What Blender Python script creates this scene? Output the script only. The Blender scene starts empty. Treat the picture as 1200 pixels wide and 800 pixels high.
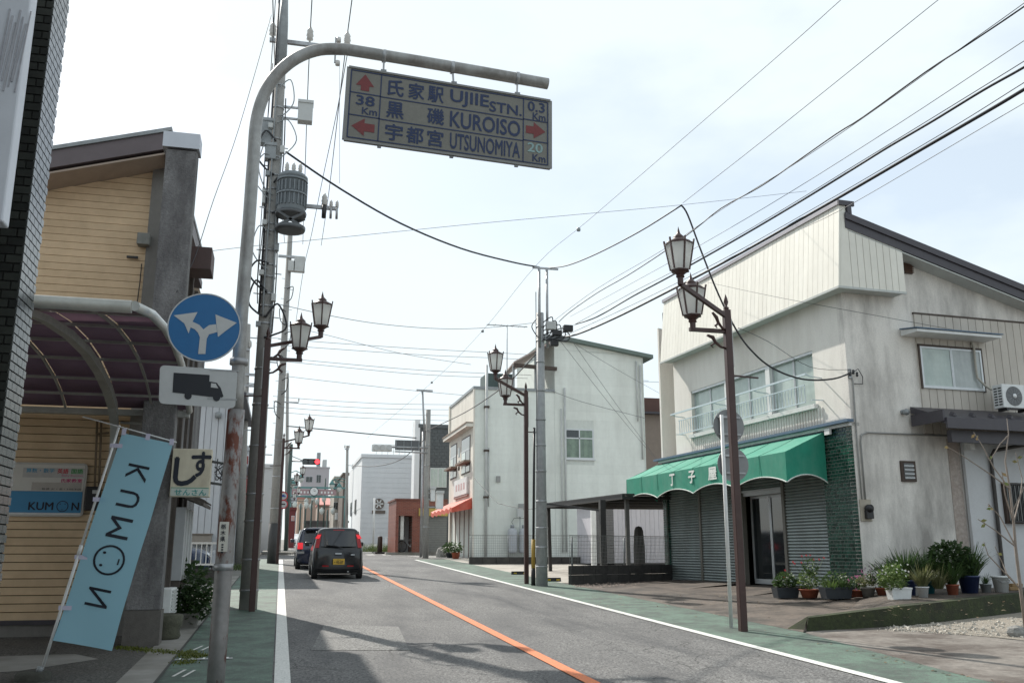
import bpy, math, random
from mathutils import Vector, Matrix
random.seed(7)
R = math.radians
scn = bpy.context.scene
col = scn.collection

# ------------------------------------------------------------------ camera, sky, sun
F_PX = 1085.0            # focal length in pixels of a 1200 px wide frame
PITCH = R(12.78)
YAW = R(13.787)          # camera looks to the right of the street direction (+Y)
CAM = Vector((0, 0, 1.53))
FW = Vector((math.sin(YAW) * math.cos(PITCH), math.cos(YAW) * math.cos(PITCH), math.sin(PITCH)))
RT = Vector((math.cos(YAW), -math.sin(YAW), 0))
UP = RT.cross(FW)
cd = bpy.data.cameras.new('camera')
cam = bpy.data.objects.new('camera', cd)
col.objects.link(cam)
cam.matrix_world = Matrix(((RT.x, UP.x, -FW.x, CAM.x), (RT.y, UP.y, -FW.y, CAM.y), (RT.z, UP.z, -FW.z, CAM.z), (0, 0, 0, 1)))
cd.sensor_width = 36
cd.lens = 36 * F_PX / 1200
cd.clip_start = 0.1
cd.clip_end = 4000
scn.camera = cam

SUN_EL, SUN_AZ = R(41), R(-20)      # azimuth measured from +Y towards +X
world = bpy.data.worlds.new('World')
scn.world = world
world.use_nodes = True
wn, wl = world.node_tree.nodes, world.node_tree.links
bg = wn['Background']
sky = wn.new('ShaderNodeTexSky')
sky.sky_type = 'NISHITA'
sky.sun_disc = False
sky.sun_elevation = SUN_EL
sky.sun_rotation = SUN_AZ
sky.air_density = 1.0
sky.dust_density = 1.2
sky.ozone_density = 1.0
tc = wn.new('ShaderNodeTexCoord')
mp = wn.new('ShaderNodeMapping')
mp.inputs['Scale'].default_value = (1.0, 1.0, 2.2)
mp.inputs['Location'].default_value = (3.1, 0.4, 0.2)
nz = wn.new('ShaderNodeTexNoise')
nz.inputs['Scale'].default_value = 2.4
nz.inputs['Detail'].default_value = 9
nz.inputs['Roughness'].default_value = 0.52
rp = wn.new('ShaderNodeValToRGB')
rp.color_ramp.elements[0].position = 0.40
rp.color_ramp.elements[0].color = (0.6, 0.6, 0.6, 1)
rp.color_ramp.elements[1].position = 0.58
rp.color_ramp.elements[1].color = (0.95, 0.95, 0.95, 1)
mx = wn.new('ShaderNodeMix')
mx.data_type = 'RGBA'
mx.inputs[7].default_value = (5.9, 6.5, 6.7, 1)     # thin bright cloud veil
wl.new(tc.outputs['Generated'], mp.inputs['Vector'])
wl.new(mp.outputs['Vector'], nz.inputs['Vector'])
wl.new(nz.outputs['Fac'], rp.inputs['Fac'])
wl.new(rp.outputs['Color'], mx.inputs[0])
wl.new(sky.outputs['Color'], mx.inputs[6])
wl.new(mx.outputs[2], bg.inputs['Color'])
bg.inputs['Strength'].default_value = 0.1

sd = bpy.data.lights.new('sun', 'SUN')
sd.energy = 3.4
sd.angle = R(0.6)
sd.color = (1.0, 0.95, 0.87)
sun = bpy.data.objects.new('sun', sd)
col.objects.link(sun)
sdir = Vector((math.sin(SUN_AZ) * math.cos(SUN_EL), math.cos(SUN_AZ) * math.cos(SUN_EL), math.sin(SUN_EL)))
sun.rotation_euler = sdir.to_track_quat('Z', 'Y').to_euler()
sun.location = (-10, 30, 40)

scn.cycles.max_bounces = 6
scn.cycles.diffuse_bounces = 3
scn.cycles.glossy_bounces = 3
vs = scn.view_settings
vs.view_transform = 'Standard'
vs.look = 'None'
vs.gamma = 1
vs.use_curve_mapping = False
vs.exposure = 0.7

# ------------------------------------------------------------------ measuring helpers
GR = 0.02664             # the street climbs gently away from the camera
def gz(y):
    return GR * y if y < 45 else GR * 45 + (y - 45) * 0.013
def ray(x, y):
    return FW * F_PX + RT * (x - 600) + UP * (400 - y)
def gnd(x, y):
    r = ray(x, y)
    t = CAM.z / (GR * r.y - r.z)
    p = CAM + r * t
    if 0 < p.y < 45:
        return p
    z45 = GR * 45
    t = (CAM.z - z45 + 45 * 0.013) / (0.013 * r.y - r.z)
    return CAM + r * t
def atY(x, y, Y):
    r = ray(x, y)
    return CAM + r * (Y / r.y)
def atX(x, y, X):
    r = ray(x, y)
    return CAM + r * (X / r.x)

class Fr:
    """a local frame: origin and turn about z; converts sight lines to local points"""
    def __init__(s, o, rz=0.0):
        s.o = Vector(o); s.rz = rz
        s.m = Matrix.Translation(s.o) @ Matrix.Rotation(rz, 4, 'Z')
        s.i = s.m.inverted()
    def px(s, u_, v_, **k):
        c = s.i @ CAM
        d = s.i.to_3x3() @ ray(u_, v_)
        a, v = list(k.items())[0]
        n = 'xyz'.index(a)
        return c + d * ((v - c[n]) / d[n])

# ------------------------------------------------------------------ mesh helpers
class MB:
    def __init__(s):
        s.v, s.f, s.mi, s.sm = [], [], [], []
    def face(s, pts, m=0, sm=False):
        b = len(s.v)
        s.v += [tuple(p) for p in pts]
        s.f.append(tuple(range(b, b + len(pts)))); s.mi.append(m); s.sm.append(sm)
        return s
    def idx(s, pts, faces, m=0, sm=False):
        b = len(s.v)
        s.v += [tuple(p) for p in pts]
        for f in faces:
            s.f.append(tuple(b + i for i in f)); s.mi.append(m); s.sm.append(sm)
        return s
    def box(s, x0, x1, y0, y1, z0, z1, m=0, M=None):
        if x0 > x1: x0, x1 = x1, x0
        if y0 > y1: y0, y1 = y1, y0
        if z0 > z1: z0, z1 = z1, z0
        p = [(x0, y0, z0), (x1, y0, z0), (x1, y1, z0), (x0, y1, z0), (x0, y0, z1), (x1, y0, z1), (x1, y1, z1), (x0, y1, z1)]
        if M is not None: p = [M @ Vector(q) for q in p]
        return s.idx(p, [(3, 2, 1, 0), (4, 5, 6, 7), (0, 1, 5, 4), (1, 2, 6, 5), (2, 3, 7, 6), (3, 0, 4, 7)], m)
    def prism(s, poly, ext, m=0):
        """polygon of 3-D points pushed along ext"""
        e = Vector(ext); n = len(poly)
        a = [Vector(p) for p in poly]
        nrm = Vector((0, 0, 0))
        for i in range(n):
            p, q = a[i], a[(i + 1) % n]
            nrm += p.cross(q)
        if nrm.dot(e) > 0: a.reverse()
        p = a + [q + e for q in a]
        fs = [tuple(range(n)), tuple(range(2 * n - 1, n - 1, -1))] + [(i, i + n, (i + 1) % n + n, (i + 1) % n) for i in range(n)]
        return s.idx(p, fs, m)
    def tube(s, pts, r, n=8, m=0, caps=True, flat=False):
        pts = [Vector(p) for p in pts]
        N = len(pts)
        rr = r if isinstance(r, (list, tuple)) else [r] * N
        b = len(s.v)
        t0 = (pts[1] - pts[0]).normalized()
        ref = Vector((0, 0, 1)) if abs(t0.z) < 0.95 else Vector((0, 1, 0))
        u = t0.cross(ref).normalized()
        for i in range(N):
            t = (pts[min(i + 1, N - 1)] - pts[max(i - 1, 0)])
            if t.length < 1e-9: t = t0.copy()
            t.normalize()
            u = (u - t * u.dot(t))
            if u.length < 1e-6: u = t.orthogonal()
            u.normalize()
            w = t.cross(u)
            off = math.pi / n if n == 4 else 0
            for k in range(n):
                a = 2 * math.pi * k / n + off
                s.v.append(tuple(pts[i] + (u * math.cos(a) + w * math.sin(a)) * rr[i]))
        for i in range(N - 1):
            for k in range(n):
                k2 = (k + 1) % n
                s.f.append((b + i * n + k, b + i * n + k2, b + (i + 1) * n + k2, b + (i + 1) * n + k)); s.mi.append(m); s.sm.append(n > 5 and not flat)
        if caps:
            s.f.append(tuple(b + k for k in range(n - 1, -1, -1))); s.mi.append(m); s.sm.append(False)
            s.f.append(tuple(b + (N - 1) * n + k for k in range(n))); s.mi.append(m); s.sm.append(False)
        return s
    def cyl(s, p0, p1, r0, r1=None, n=12, m=0):
        return s.tube([p0, p1], [r0, r0 if r1 is None else r1], n, m)
    def lathe(s, prof, c=(0, 0, 0), n=12, m=0, M=None, sm=True):
        b = len(s.v); c = Vector(c)
        for (r, z) in prof:
            for k in range(n):
                a = 2 * math.pi * k / n
                p = Vector((r * math.cos(a), r * math.sin(a), z))
                if M is not None: p = M @ p
                s.v.append(tuple(p + c))
        L = len(prof)
        for i in range(L - 1):
            for k in range(n):
                k2 = (k + 1) % n
                s.f.append((b + i * n + k, b + i * n + k2, b + (i + 1) * n + k2, b + (i + 1) * n + k)); s.mi.append(m); s.sm.append(sm)
        if prof[0][0] > 1e-4:
            s.f.append(tuple(b + k for k in range(n - 1, -1, -1))); s.mi.append(m); s.sm.append(False)
        if prof[-1][0] > 1e-4:
            s.f.append(tuple(b + (L - 1) * n + k for k in range(n))); s.mi.append(m); s.sm.append(False)
        return s
    def bar(s, a, b, w, h=None, m=0, roll=None):
        """rectangular bar between two points, w across, h in the up direction"""
        a, b = Vector(a), Vector(b); h = w if h is None else h
        t = (b - a).normalized()
        ref = Vector((0, 0, 1)) if abs(t.z) < 0.95 else Vector((0, 1, 0))
        if roll is not None: ref = Vector(roll)
        u = t.cross(ref).normalized() * w / 2
        w2 = u.cross(t).normalized() * h / 2
        p = [a - u - w2, a + u - w2, a + u + w2, a - u + w2, b - u - w2, b + u - w2, b + u + w2, b - u + w2]
        return s.idx(p, [(0, 1, 2, 3), (7, 6, 5, 4), (4, 5, 1, 0), (5, 6, 2, 1), (6, 7, 3, 2), (7, 4, 0, 3)], m)
    def build(s, name, mats, parent=None, bevel=0, loc=None):
        me = bpy.data.meshes.new(name)
        me.from_pydata(s.v, [], s.f)
        if not isinstance(mats, (list, tuple)): mats = [mats]
        for q in mats: me.materials.append(q)
        me.polygons.foreach_set('material_index', s.mi)
        me.polygons.foreach_set('use_smooth', s.sm)
        me.update()
        o = bpy.data.objects.new(name, me)
        col.objects.link(o)
        if parent is not None: o.parent = parent
        if loc is not None: o.location = loc
        if bevel:
            md = o.modifiers.new('bevel', 'BEVEL'); md.width = bevel; md.segments = 2; md.limit_method = 'ANGLE'
        return o

def B(name, mat, parent, x0, x1, y0, y1, z0, z1, bevel=0):
    return MB().box(x0, x1, y0, y1, z0, z1).build(name, mat, parent, bevel)
def tag(o, label=None, cat=None, group=None, kind=None):
    if label: o['label'] = label
    if cat: o['category'] = cat
    if group: o['group'] = group
    if kind: o['kind'] = kind
    return o
def root(name, label, cat, loc=(0, 0, 0), rz=0.0, group=None):
    o = bpy.data.objects.new(name, None)
    col.objects.link(o)
    o.empty_display_size = 0.2
    o.location = loc; o.rotation_euler = (0, 0, rz)
    return tag(o, label, cat, group)
def dup(o, parent=None, loc=None, rz=None, label=None):
    c = o.copy(); col.objects.link(c)
    if parent is not None:
        c.parent = parent
    if loc is not None: c.location = loc
    if rz is not None: c.rotation_euler = (0, 0, rz)
    if label: c['label'] = label
    for ch in list(o.children): dup(ch, c)
    return c
def share(o, name, parent, loc):
    c = bpy.data.objects.new(name, o.data); col.objects.link(c); c.parent = parent; c.location = loc
    return c

def smooth(P, sub=5):
    P = [Vector(q) for q in P]
    out = []
    for i in range(len(P) - 1):
        p0 = P[max(i - 1, 0)]; p1 = P[i]; p2 = P[i + 1]; p3 = P[min(i + 2, len(P) - 1)]
        for k in range(sub):
            t = k / sub
            out.append(.5 * ((2 * p1) + (p2 - p0) * t + (2 * p0 - 5 * p1 + 4 * p2 - p3) * t * t + (3 * p1 - p0 - 3 * p2 + p3) * t ** 3))
    out.append(P[-1]); return out
def text_pts(body, bold=0.0, spacing=1.0):
    c = bpy.data.curves.new('lettering', 'FONT')
    c.body = body; c.resolution_u = 3; c.space_character = spacing
    o = bpy.data.objects.new('lettering', c)
    col.objects.link(o)
    dg = bpy.context.evaluated_depsgraph_get()
    me = bpy.data.meshes.new_from_object(o.evaluated_get(dg))
    v = [tuple(q.co) for q in me.vertices]
    f = [tuple(p.vertices) for p in me.polygons]
    bpy.data.objects.remove(o); bpy.data.curves.remove(c); bpy.data.meshes.remove(me)
    x0, x1 = min(q[0] for q in v), max(q[0] for q in v)
    y0, y1 = min(q[1] for q in v), max(q[1] for q in v)
    return [((q[0] - x0) / (x1 - x0), (q[1] - y0) / (y1 - y0)) for q in v], f, bold / (x1 - x0), bold / (y1 - y0)
def text(body, fn, mat, parent, name='lettering', bold=0.0, spacing=1.0):
    """lettering mapped by fn(u, v) -> local point, u and v from 0 to 1 across its own box"""
    v, f, bx, by = text_pts(body, bold, spacing)
    mb = MB()
    o, p, q = Vector(fn(.5, .5)), Vector(fn(.6, .5)), Vector(fn(.5, .6))
    nn = (p - o).cross(q - o).normalized() * .0003
    offs = [(0, 0)] if not bold else [(-bx, 0), (bx, 0), (0, by), (0, -by), (0, 0)]
    for k, (dx, dy) in enumerate(offs):
        mb.idx([Vector(fn(a + dx, b + dy)) + nn * k for a, b in v], f)
    return mb.build(name, mat, parent)

# ------------------------------------------------------------------ materials
MATS = {}
def pm(name, base, rough=0.6, var=0.12, scale=6.0, metal=0.0, bump=0.0, bscale=60.0, dirt=None, damt=0.0, dscale=1.2, streak=1.0, spec=0.5, rnd=0.0, trans=0.0, coat=0.0, dlo=0.42, dhi=0.72):
    """principled surface with fine grain, large dirt patches (streak < 1 stretches them down) and per-piece tone"""
    if name in MATS: return MATS[name]
    m = bpy.data.materials.new(name); m.use_nodes = True
    n, l = m.node_tree.nodes, m.node_tree.links
    p = n['Principled BSDF']
    p.inputs['Roughness'].default_value = rough
    p.inputs['Metallic'].default_value = metal
    p.inputs['Specular IOR Level'].default_value = spec
    p.inputs['Transmission Weight'].default_value = trans
    p.inputs['Coat Weight'].default_value = coat
    t = n.new('ShaderNodeTexCoord')
    nz = n.new('ShaderNodeTexNoise'); nz.inputs['Scale'].default_value = scale; nz.inputs['Detail'].default_value = 6
    nz.inputs['Roughness'].default_value = 0.65
    l.new(t.outputs['Object'], nz.inputs['Vector'])
    mr = n.new('ShaderNodeMapRange'); mr.inputs[1].default_value = 0.25; mr.inputs[2].default_value = 0.75
    mr.inputs[3].default_value = 1 - var; mr.inputs[4].default_value = 1 + var
    l.new(nz.outputs['Fac'], mr.inputs[0])
    mu = n.new('ShaderNodeMix'); mu.data_type = 'RGBA'; mu.blend_type = 'MULTIPLY'; mu.inputs[0].default_value = 1
    mu.inputs[6].default_value = (*base, 1)
    l.new(mr.outputs[0], mu.inputs[7])
    out = mu.outputs[2]
    if dirt is not None:
        mpn = n.new('ShaderNodeMapping'); mpn.inputs['Scale'].default_value = (1, 1, streak)
        l.new(t.outputs['Object'], mpn.inputs['Vector'])
        dn = n.new('ShaderNodeTexNoise'); dn.inputs['Scale'].default_value = dscale; dn.inputs['Detail'].default_value = 8
        dn.inputs['Roughness'].default_value = 0.68
        l.new(mpn.outputs['Vector'], dn.inputs['Vector'])
        dr = n.new('ShaderNodeMapRange'); dr.inputs[1].default_value = dlo; dr.inputs[2].default_value = dhi
        dr.inputs[3].default_value = 0; dr.inputs[4].default_value = damt
        l.new(dn.outputs['Fac'], dr.inputs[0])
        dm = n.new('ShaderNodeMix'); dm.data_type = 'RGBA'; dm.inputs[7].default_value = (*dirt, 1)
        l.new(dr.outputs[0], dm.inputs[0]); l.new(out, dm.inputs[6])
        out = dm.outputs[2]
    if rnd:
        oi = n.new('ShaderNodeObjectInfo')
        r2 = n.new('ShaderNodeMapRange'); r2.inputs[3].default_value = 1 - rnd; r2.inputs[4].default_value = 1 + rnd
        l.new(oi.outputs['Random'], r2.inputs[0])
        m2 = n.new('ShaderNodeMix'); m2.data_type = 'RGBA'; m2.blend_type = 'MULTIPLY'; m2.inputs[0].default_value = 1
        l.new(out, m2.inputs[6]); l.new(r2.outputs[0], m2.inputs[7])
        out = m2.outputs[2]
    l.new(out, p.inputs['Base Color'])
    if bump:
        bn = n.new('ShaderNodeTexNoise'); bn.inputs['Scale'].default_value = bscale; bn.inputs['Detail'].default_value = 4
        l.new(t.outputs['Object'], bn.inputs['Vector'])
        bb = n.new('ShaderNodeBump'); bb.inputs['Strength'].default_value = bump; bb.inputs['Distance'].default_value = 0.02
        l.new(bn.outputs['Fac'], bb.inputs['Height']); l.new(bb.outputs['Normal'], p.inputs['Normal'])
    MATS[name] = m
    return m
def emit(name, c, s):
    m = bpy.data.materials.new(name); m.use_nodes = True
    p = m.node_tree.nodes['Principled BSDF']
    p.inputs['Base Color'].default_value = (*c, 1)
    p.inputs['Emission Color'].default_value = (*c, 1); p.inputs['Emission Strength'].default_value = s
    return m
def leafmat(name, c1, c2):
    m = bpy.data.materials.new(name); m.use_nodes = True
    n, l = m.node_tree.nodes, m.node_tree.links
    p = n['Principled BSDF']; p.inputs['Roughness'].default_value = 0.5
    g = n.new('ShaderNodeNewGeometry'); x = n.new('ShaderNodeMix'); x.data_type = 'RGBA'
    x.inputs[6].default_value = (*c1, 1); x.inputs[7].default_value = (*c2, 1)
    l.new(g.outputs['Random Per Island'], x.inputs[0]); l.new(x.outputs[2], p.inputs['Base Color'])
    tr = n.new('ShaderNodeBsdfTranslucent'); l.new(x.outputs[2], tr.inputs['Color'])
    ms = n.new('ShaderNodeMixShader'); ms.inputs[0].default_value = 0.35
    l.new(p.outputs[0], ms.inputs[1]); l.new(tr.outputs[0], ms.inputs[2]); l.new(ms.outputs[0], n['Material Output'].inputs['Surface'])
    return m
def glassmat(name, c, alpha, rough=0.15, tint=(0.6, 0.6, 0.65)):
    """tinted see-through sheet"""
    m = bpy.data.materials.new(name); m.use_nodes = True
    n, l = m.node_tree.nodes, m.node_tree.links
    p = n['Principled BSDF']; p.inputs['Base Color'].default_value = (*c, 1); p.inputs['Roughness'].default_value = rough
    t = n.new('ShaderNodeBsdfTransparent'); t.inputs[0].default_value = (*tint, 1)
    x = n.new('ShaderNodeMixShader'); x.inputs[0].default_value = alpha
    l.new(t.outputs[0], x.inputs[1]); l.new(p.outputs[0], x.inputs[2]); l.new(x.outputs[0], n['Material Output'].inputs['Surface'])
    return m

STEEL = pm('galvanised steel', (0.42, 0.43, 0.44), 0.45, 0.2, 9, metal=0.6, dirt=(0.12, 0.1, 0.09), damt=0.6, dscale=2.5, streak=0.3)
CONC = pm('pole concrete', (0.33, 0.32, 0.30), 0.85, 0.15, 14, bump=0.15, dirt=(0.16, 0.15, 0.14), damt=0.6, dscale=1.5, streak=0.25)
BROWNP = pm('brown lamp paint', (0.05, 0.021, 0.018), 0.45, 0.15, 10, dirt=(0.085, 0.05, 0.042), damt=0.35, dscale=4)
BLACKM = pm('black metal', (0.02, 0.02, 0.022), 0.45, 0.2, 8)
GREYM = pm('grey equipment metal', (0.28, 0.30, 0.31), 0.5, 0.15, 8, dirt=(0.12, 0.12, 0.12), damt=0.4, dscale=5)
LGREY = pm('light grey box', (0.52, 0.53, 0.52), 0.5, 0.1, 8, dirt=(0.25, 0.24, 0.22), damt=0.35, dscale=4)
RUBBER = pm('black rubber', (0.018, 0.018, 0.019), 0.6, 0.1, 10)
WIRE = pm('cable sheath', (0.03, 0.03, 0.034), 0.6, 0.1, 3)
WIREG = pm('grey wire', (0.16, 0.16, 0.17), 0.6, 0.1, 3)
PORC = pm('porcelain', (0.55, 0.53, 0.5), 0.25, 0.1, 8)
ALU = pm('aluminium sash', (0.55, 0.57, 0.58), 0.4, 0.08, 10, metal=0.5)
WHITEP = pm('white paint', (0.74, 0.75, 0.74), 0.5, 0.07, 8, dirt=(0.4, 0.39, 0.36), damt=0.35, dscale=3)
GLASSD = pm('dark window glass', (0.02, 0.024, 0.026), 0.06, 0.3, 2, spec=0.8)
GLASSC = pm('curtained window glass', (0.46, 0.53, 0.49), 0.12, 0.15, 3, spec=0.7, dirt=(0.28, 0.36, 0.34), damt=0.6, dscale=2.2, streak=0.15)
TERRA = pm('terracotta', (0.34, 0.10, 0.055), 0.8, 0.15, 12)
WPLAST = pm('white plastic', (0.72, 0.74, 0.74), 0.45, 0.06, 12, dirt=(0.4, 0.4, 0.37), damt=0.3, dscale=8)
DPLAST = pm('dark planter plastic', (0.035, 0.042, 0.05), 0.55, 0.15, 12)
SOIL = pm('potting soil', (0.06, 0.045, 0.032), 0.95, 0.3, 40)
# ------------------------------------------------------------------ ground
def asphalt(name, base, tint, patch):
    m = bpy.data.materials.new(name); m.use_nodes = True
    n, l = m.node_tree.nodes, m.node_tree.links
    p = n['Principled BSDF']; p.inputs['Roughness'].default_value = 0.85; p.inputs['Specular IOR Level'].default_value = 0.35
    t = n.new('ShaderNodeTexCoord')
    a = n.new('ShaderNodeTexNoise'); a.inputs['Scale'].default_value = 34; a.inputs['Detail'].default_value = 5; a.inputs['Roughness'].default_value = 0.8
    b = n.new('ShaderNodeTexNoise'); b.inputs['Scale'].default_value = 0.9; b.inputs['Detail'].default_value = 7; b.inputs['Roughness'].default_value = 0.6
    mpx = n.new('ShaderNodeMapping'); mpx.inputs['Scale'].default_value = (1.3, 0.4, 1)
    v = n.new('ShaderNodeTexVoronoi'); v.inputs['Scale'].default_value = 38
    l.new(t.outputs['Object'], a.inputs['Vector']); l.new(t.outputs['Object'], mpx.inputs['Vector']); l.new(mpx.outputs['Vector'], b.inputs['Vector'])
    l.new(t.outputs['Object'], v.inputs['Vector'])
    r = n.new('ShaderNodeValToRGB'); e = r.color_ramp.elements
    e[0].position = 0.40; e[0].color = (*[c * 0.3 for c in base], 1)
    e[1].position = 0.62; e[1].color = (*[min(1, c * 1.9) for c in base], 1)
    l.new(a.outputs['Fac'], r.inputs['Fac'])
    mv = n.new('ShaderNodeMix'); mv.data_type = 'RGBA'; mv.blend_type = 'MULTIPLY'; mv.inputs[0].default_value = 0.5
    rv = n.new('ShaderNodeMapRange'); rv.inputs[1].default_value = 0.0; rv.inputs[2].default_value = 0.5; rv.inputs[3].default_value = 1.35; rv.inputs[4].default_value = 0.55
    l.new(v.outputs['Distance'], rv.inputs[0]); l.new(r.outputs['Color'], mv.inputs[6]); l.new(rv.outputs[0], mv.inputs[7])
    mm = n.new('ShaderNodeMix'); mm.data_type = 'RGBA'
    rb = n.new('ShaderNodeMapRange'); rb.inputs[1].default_value = 0.4; rb.inputs[2].default_value = 0.7; rb.inputs[3].default_value = 0; rb.inputs[4].default_value = patch
    l.new(b.outputs['Fac'], rb.inputs[0]); l.new(rb.outputs[0], mm.inputs[0]); l.new(mv.outputs[2], mm.inputs[6]); mm.inputs[7].default_value = (*tint, 1)
    # hairline cracks, only in some places
    vc = n.new('ShaderNodeTexVoronoi'); vc.feature = 'DISTANCE_TO_EDGE'; vc.inputs['Scale'].default_value = 1.1
    dn = n.new('ShaderNodeTexNoise'); dn.inputs['Scale'].default_value = 3.0; dn.inputs['Detail'].default_value = 5
    ad = n.new('ShaderNodeMix'); ad.data_type = 'VECTOR'; ad.inputs[0].default_value = 0.12
    l.new(t.outputs['Object'], dn.inputs['Vector']); l.new(t.outputs['Object'], ad.inputs[4]); l.new(dn.outputs['Color'], ad.inputs[5]); l.new(ad.outputs[1], vc.inputs['Vector'])
    cr = n.new('ShaderNodeMapRange'); cr.inputs[1].default_value = 0.003; cr.inputs[2].default_value = 0.012; cr.inputs[3].default_value = 0.75; cr.inputs[4].default_value = 0.0
    l.new(vc.outputs['Distance'], cr.inputs[0])
    cm = n.new('ShaderNodeTexNoise'); cm.inputs['Scale'].default_value = 0.45; l.new(t.outputs['Object'], cm.inputs['Vector'])
    ck_ = n.new('ShaderNodeMapRange'); ck_.inputs[1].default_value = 0.5; ck_.inputs[2].default_value = 0.58; l.new(cm.outputs['Fac'], ck_.inputs[0])
    mt_ = n.new('ShaderNodeMath'); mt_.operation = 'MULTIPLY'; l.new(cr.outputs[0], mt_.inputs[0]); l.new(ck_.outputs[0], mt_.inputs[1])
    cx = n.new('ShaderNodeMix'); cx.data_type = 'RGBA'; cx.inputs[7].default_value = (*[c * .25 for c in base], 1)
    l.new(mt_.outputs[0], cx.inputs[0]); l.new(mm.outputs[2], cx.inputs[6])
    l.new(cx.outputs[2], p.inputs['Base Color'])
    bp = n.new('ShaderNodeBump'); bp.inputs['Strength'].default_value = 0.5; bp.inputs['Distance'].default_value = 0.012
    l.new(a.outputs['Fac'], bp.inputs['Height']); l.new(bp.outputs['Normal'], p.inputs['Normal'])
    return m
def painted(name, base, under, thr, **kw):
    """worn road paint: chips show the surface below"""
    m = pm(name, base, 0.75, 0.38, 45, bump=0.35, bscale=70, **kw)
    n, l = m.node_tree.nodes, m.node_tree.links
    p = n['Principled BSDF']
    src = p.inputs['Base Color'].links[0].from_socket
    t = n.new('ShaderNodeTexCoord'); a = n.new('ShaderNodeTexNoise'); a.inputs['Scale'].default_value = 14; a.inputs['Detail'].default_value = 8; a.inputs['Roughness'].default_value = 0.75
    l.new(t.outputs['Object'], a.inputs['Vector'])
    r = n.new('ShaderNodeMapRange'); r.inputs[1].default_value = thr; r.inputs[2].default_value = thr + 0.06
    l.new(a.outputs['Fac'], r.inputs[0])
    x = n.new('ShaderNodeMix'); x.data_type = 'RGBA'; x.inputs[7].default_value = (*under, 1)
    l.new(r.outputs[0], x.inputs[0]); l.new(src, x.inputs[6]); l.new(x.outputs[2], p.inputs['Base Color'])
    return m
ASPH = asphalt('road asphalt', (0.17, 0.167, 0.163), (0.07, 0.07, 0.073), 0.85)
ASPH2 = asphalt('repair asphalt', (0.20, 0.197, 0.19), (0.165, 0.162, 0.155), 0.5)
YARD = asphalt('old yard asphalt', (0.115, 0.11, 0.1), (0.055, 0.05, 0.045), 0.7)
GREEN = painted('green pavement paint', (0.10, 0.16, 0.122), (0.075, 0.09, 0.08), 0.53, dirt=(0.05, 0.068, 0.056), damt=.9, dscale=1.8, dlo=.42, dhi=.6)
WHITEL = painted('white line paint', (0.62, 0.62, 0.59), (0.2, 0.2, 0.19), 0.61)
ORANGE = painted('orange line paint', (0.62, 0.19, 0.075), (0.2, 0.12, 0.09), 0.58)
SLAB = pm('lot concrete', (0.40, 0.37, 0.325), 0.85, 0.16, 9, bump=0.15, bscale=50, dirt=(0.2, 0.17, 0.14), damt=0.7, dscale=0.9)
APRON = pm('stained apron concrete', (0.115, 0.09, 0.072), 0.7, 0.45, 14, bump=0.5, bscale=30, dirt=(0.034, 0.027, 0.022), damt=0.92, dscale=1.3, dlo=.4, dhi=.6)
PAVE = pm('near forecourt concrete', (0.19, 0.17, 0.15), 0.85, 0.35, 10, bump=0.3, bscale=40, dirt=(0.075, 0.058, 0.048), damt=0.95, dscale=0.9, dlo=.45, dhi=.6)
GUTTER = pm('gutter concrete', (0.27, 0.26, 0.24), 0.9, 0.2, 12, bump=0.25, dirt=(0.1, 0.09, 0.07), damt=0.8, dscale=1.5)
GRAVEL = pm('gravel ground', (0.27, 0.255, 0.235), 0.95, 0.45, 30, bump=0.8, bscale=45)
FIELD = pm('town ground', (0.2, 0.19, 0.175), 0.95, 0.25, 2, dirt=(0.12, 0.12, 0.1), damt=0.7, dscale=0.2)

def sheet(name, mat, poly, dz, kind='structure', ys=()):
    """flat sheet lying on the street's slope, poly = plan outline (convex in y order as strips)"""
    mb = MB(); mb.face([(x, y, gz(y) + dz) for x, y in poly])
    return tag(mb.build(name, mat), kind=kind)
def strip(name, mat, xs, ys, dz, kind='structure'):
    """strip between two x-functions over a list of y values"""
    mb = MB()
    for a, b in zip(ys[:-1], ys[1:]):
        mb.face([(xs(a)[0], a, gz(a) + dz), (xs(a)[1], a, gz(a) + dz), (xs(b)[1], b, gz(b) + dz), (xs(b)[0], b, gz(b) + dz)])
    return tag(mb.build(name, mat), kind=kind)
strip('ground', FIELD, lambda y: (-400, 400), [-80, 0, 45, 60, 300, 900], 0)
strip('road', ASPH, lambda y: (-0.02, 6.25), [-30, 0, 20, 45.0], 0.004)
strip('cross_street', ASPH, lambda y: (-60, 90), [45.0, 54.5], 0.004)
strip('far_road', ASPH, lambda y: (0.9 + (y - 54) * 0.004, 6.6 + (y - 54) * 0.004), [54.5, 120, 400], 0.004)
strip('pavement_left', GREEN, lambda y: (-1.1, 0.0), [-10, 8, 20, 28, 44.6], 0.009)
def rx(y): return 7.12 + min(1, max(0, (y - 8.8) / 4.2)) * 0.55
strip('pavement_right', GREEN, lambda y: (6.18, rx(y)), [-10, 0, 8.8, 13, 20, 30, 44.2], 0.009)
strip('edge_line_left', WHITEL, lambda y: (0.02, 0.18), [-10, 8, 20, 44.0], 0.0135)
strip('edge_line_right', WHITEL, lambda y: (6.03, 6.18), [-10, 8, 20, 43.5], 0.0135)
strip('centre_line', ORANGE, lambda y: (3.03, 3.18), [-10, 8, 20, 43.0], 0.0135)
strip('centre_line', WHITEL, lambda y: (3.6, 3.75), [57.5, 120, 300], 0.0135)
strip('stop_line', WHITEL, lambda y: (0.25, 2.95), [43.2, 43.6], 0.0135)
for i in range(7):
    strip('crossing_stripe', WHITEL, lambda y, i=i: (0.5 + i * 0.9, 0.95 + i * 0.9), [55.2, 57.2], 0.0135)
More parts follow.
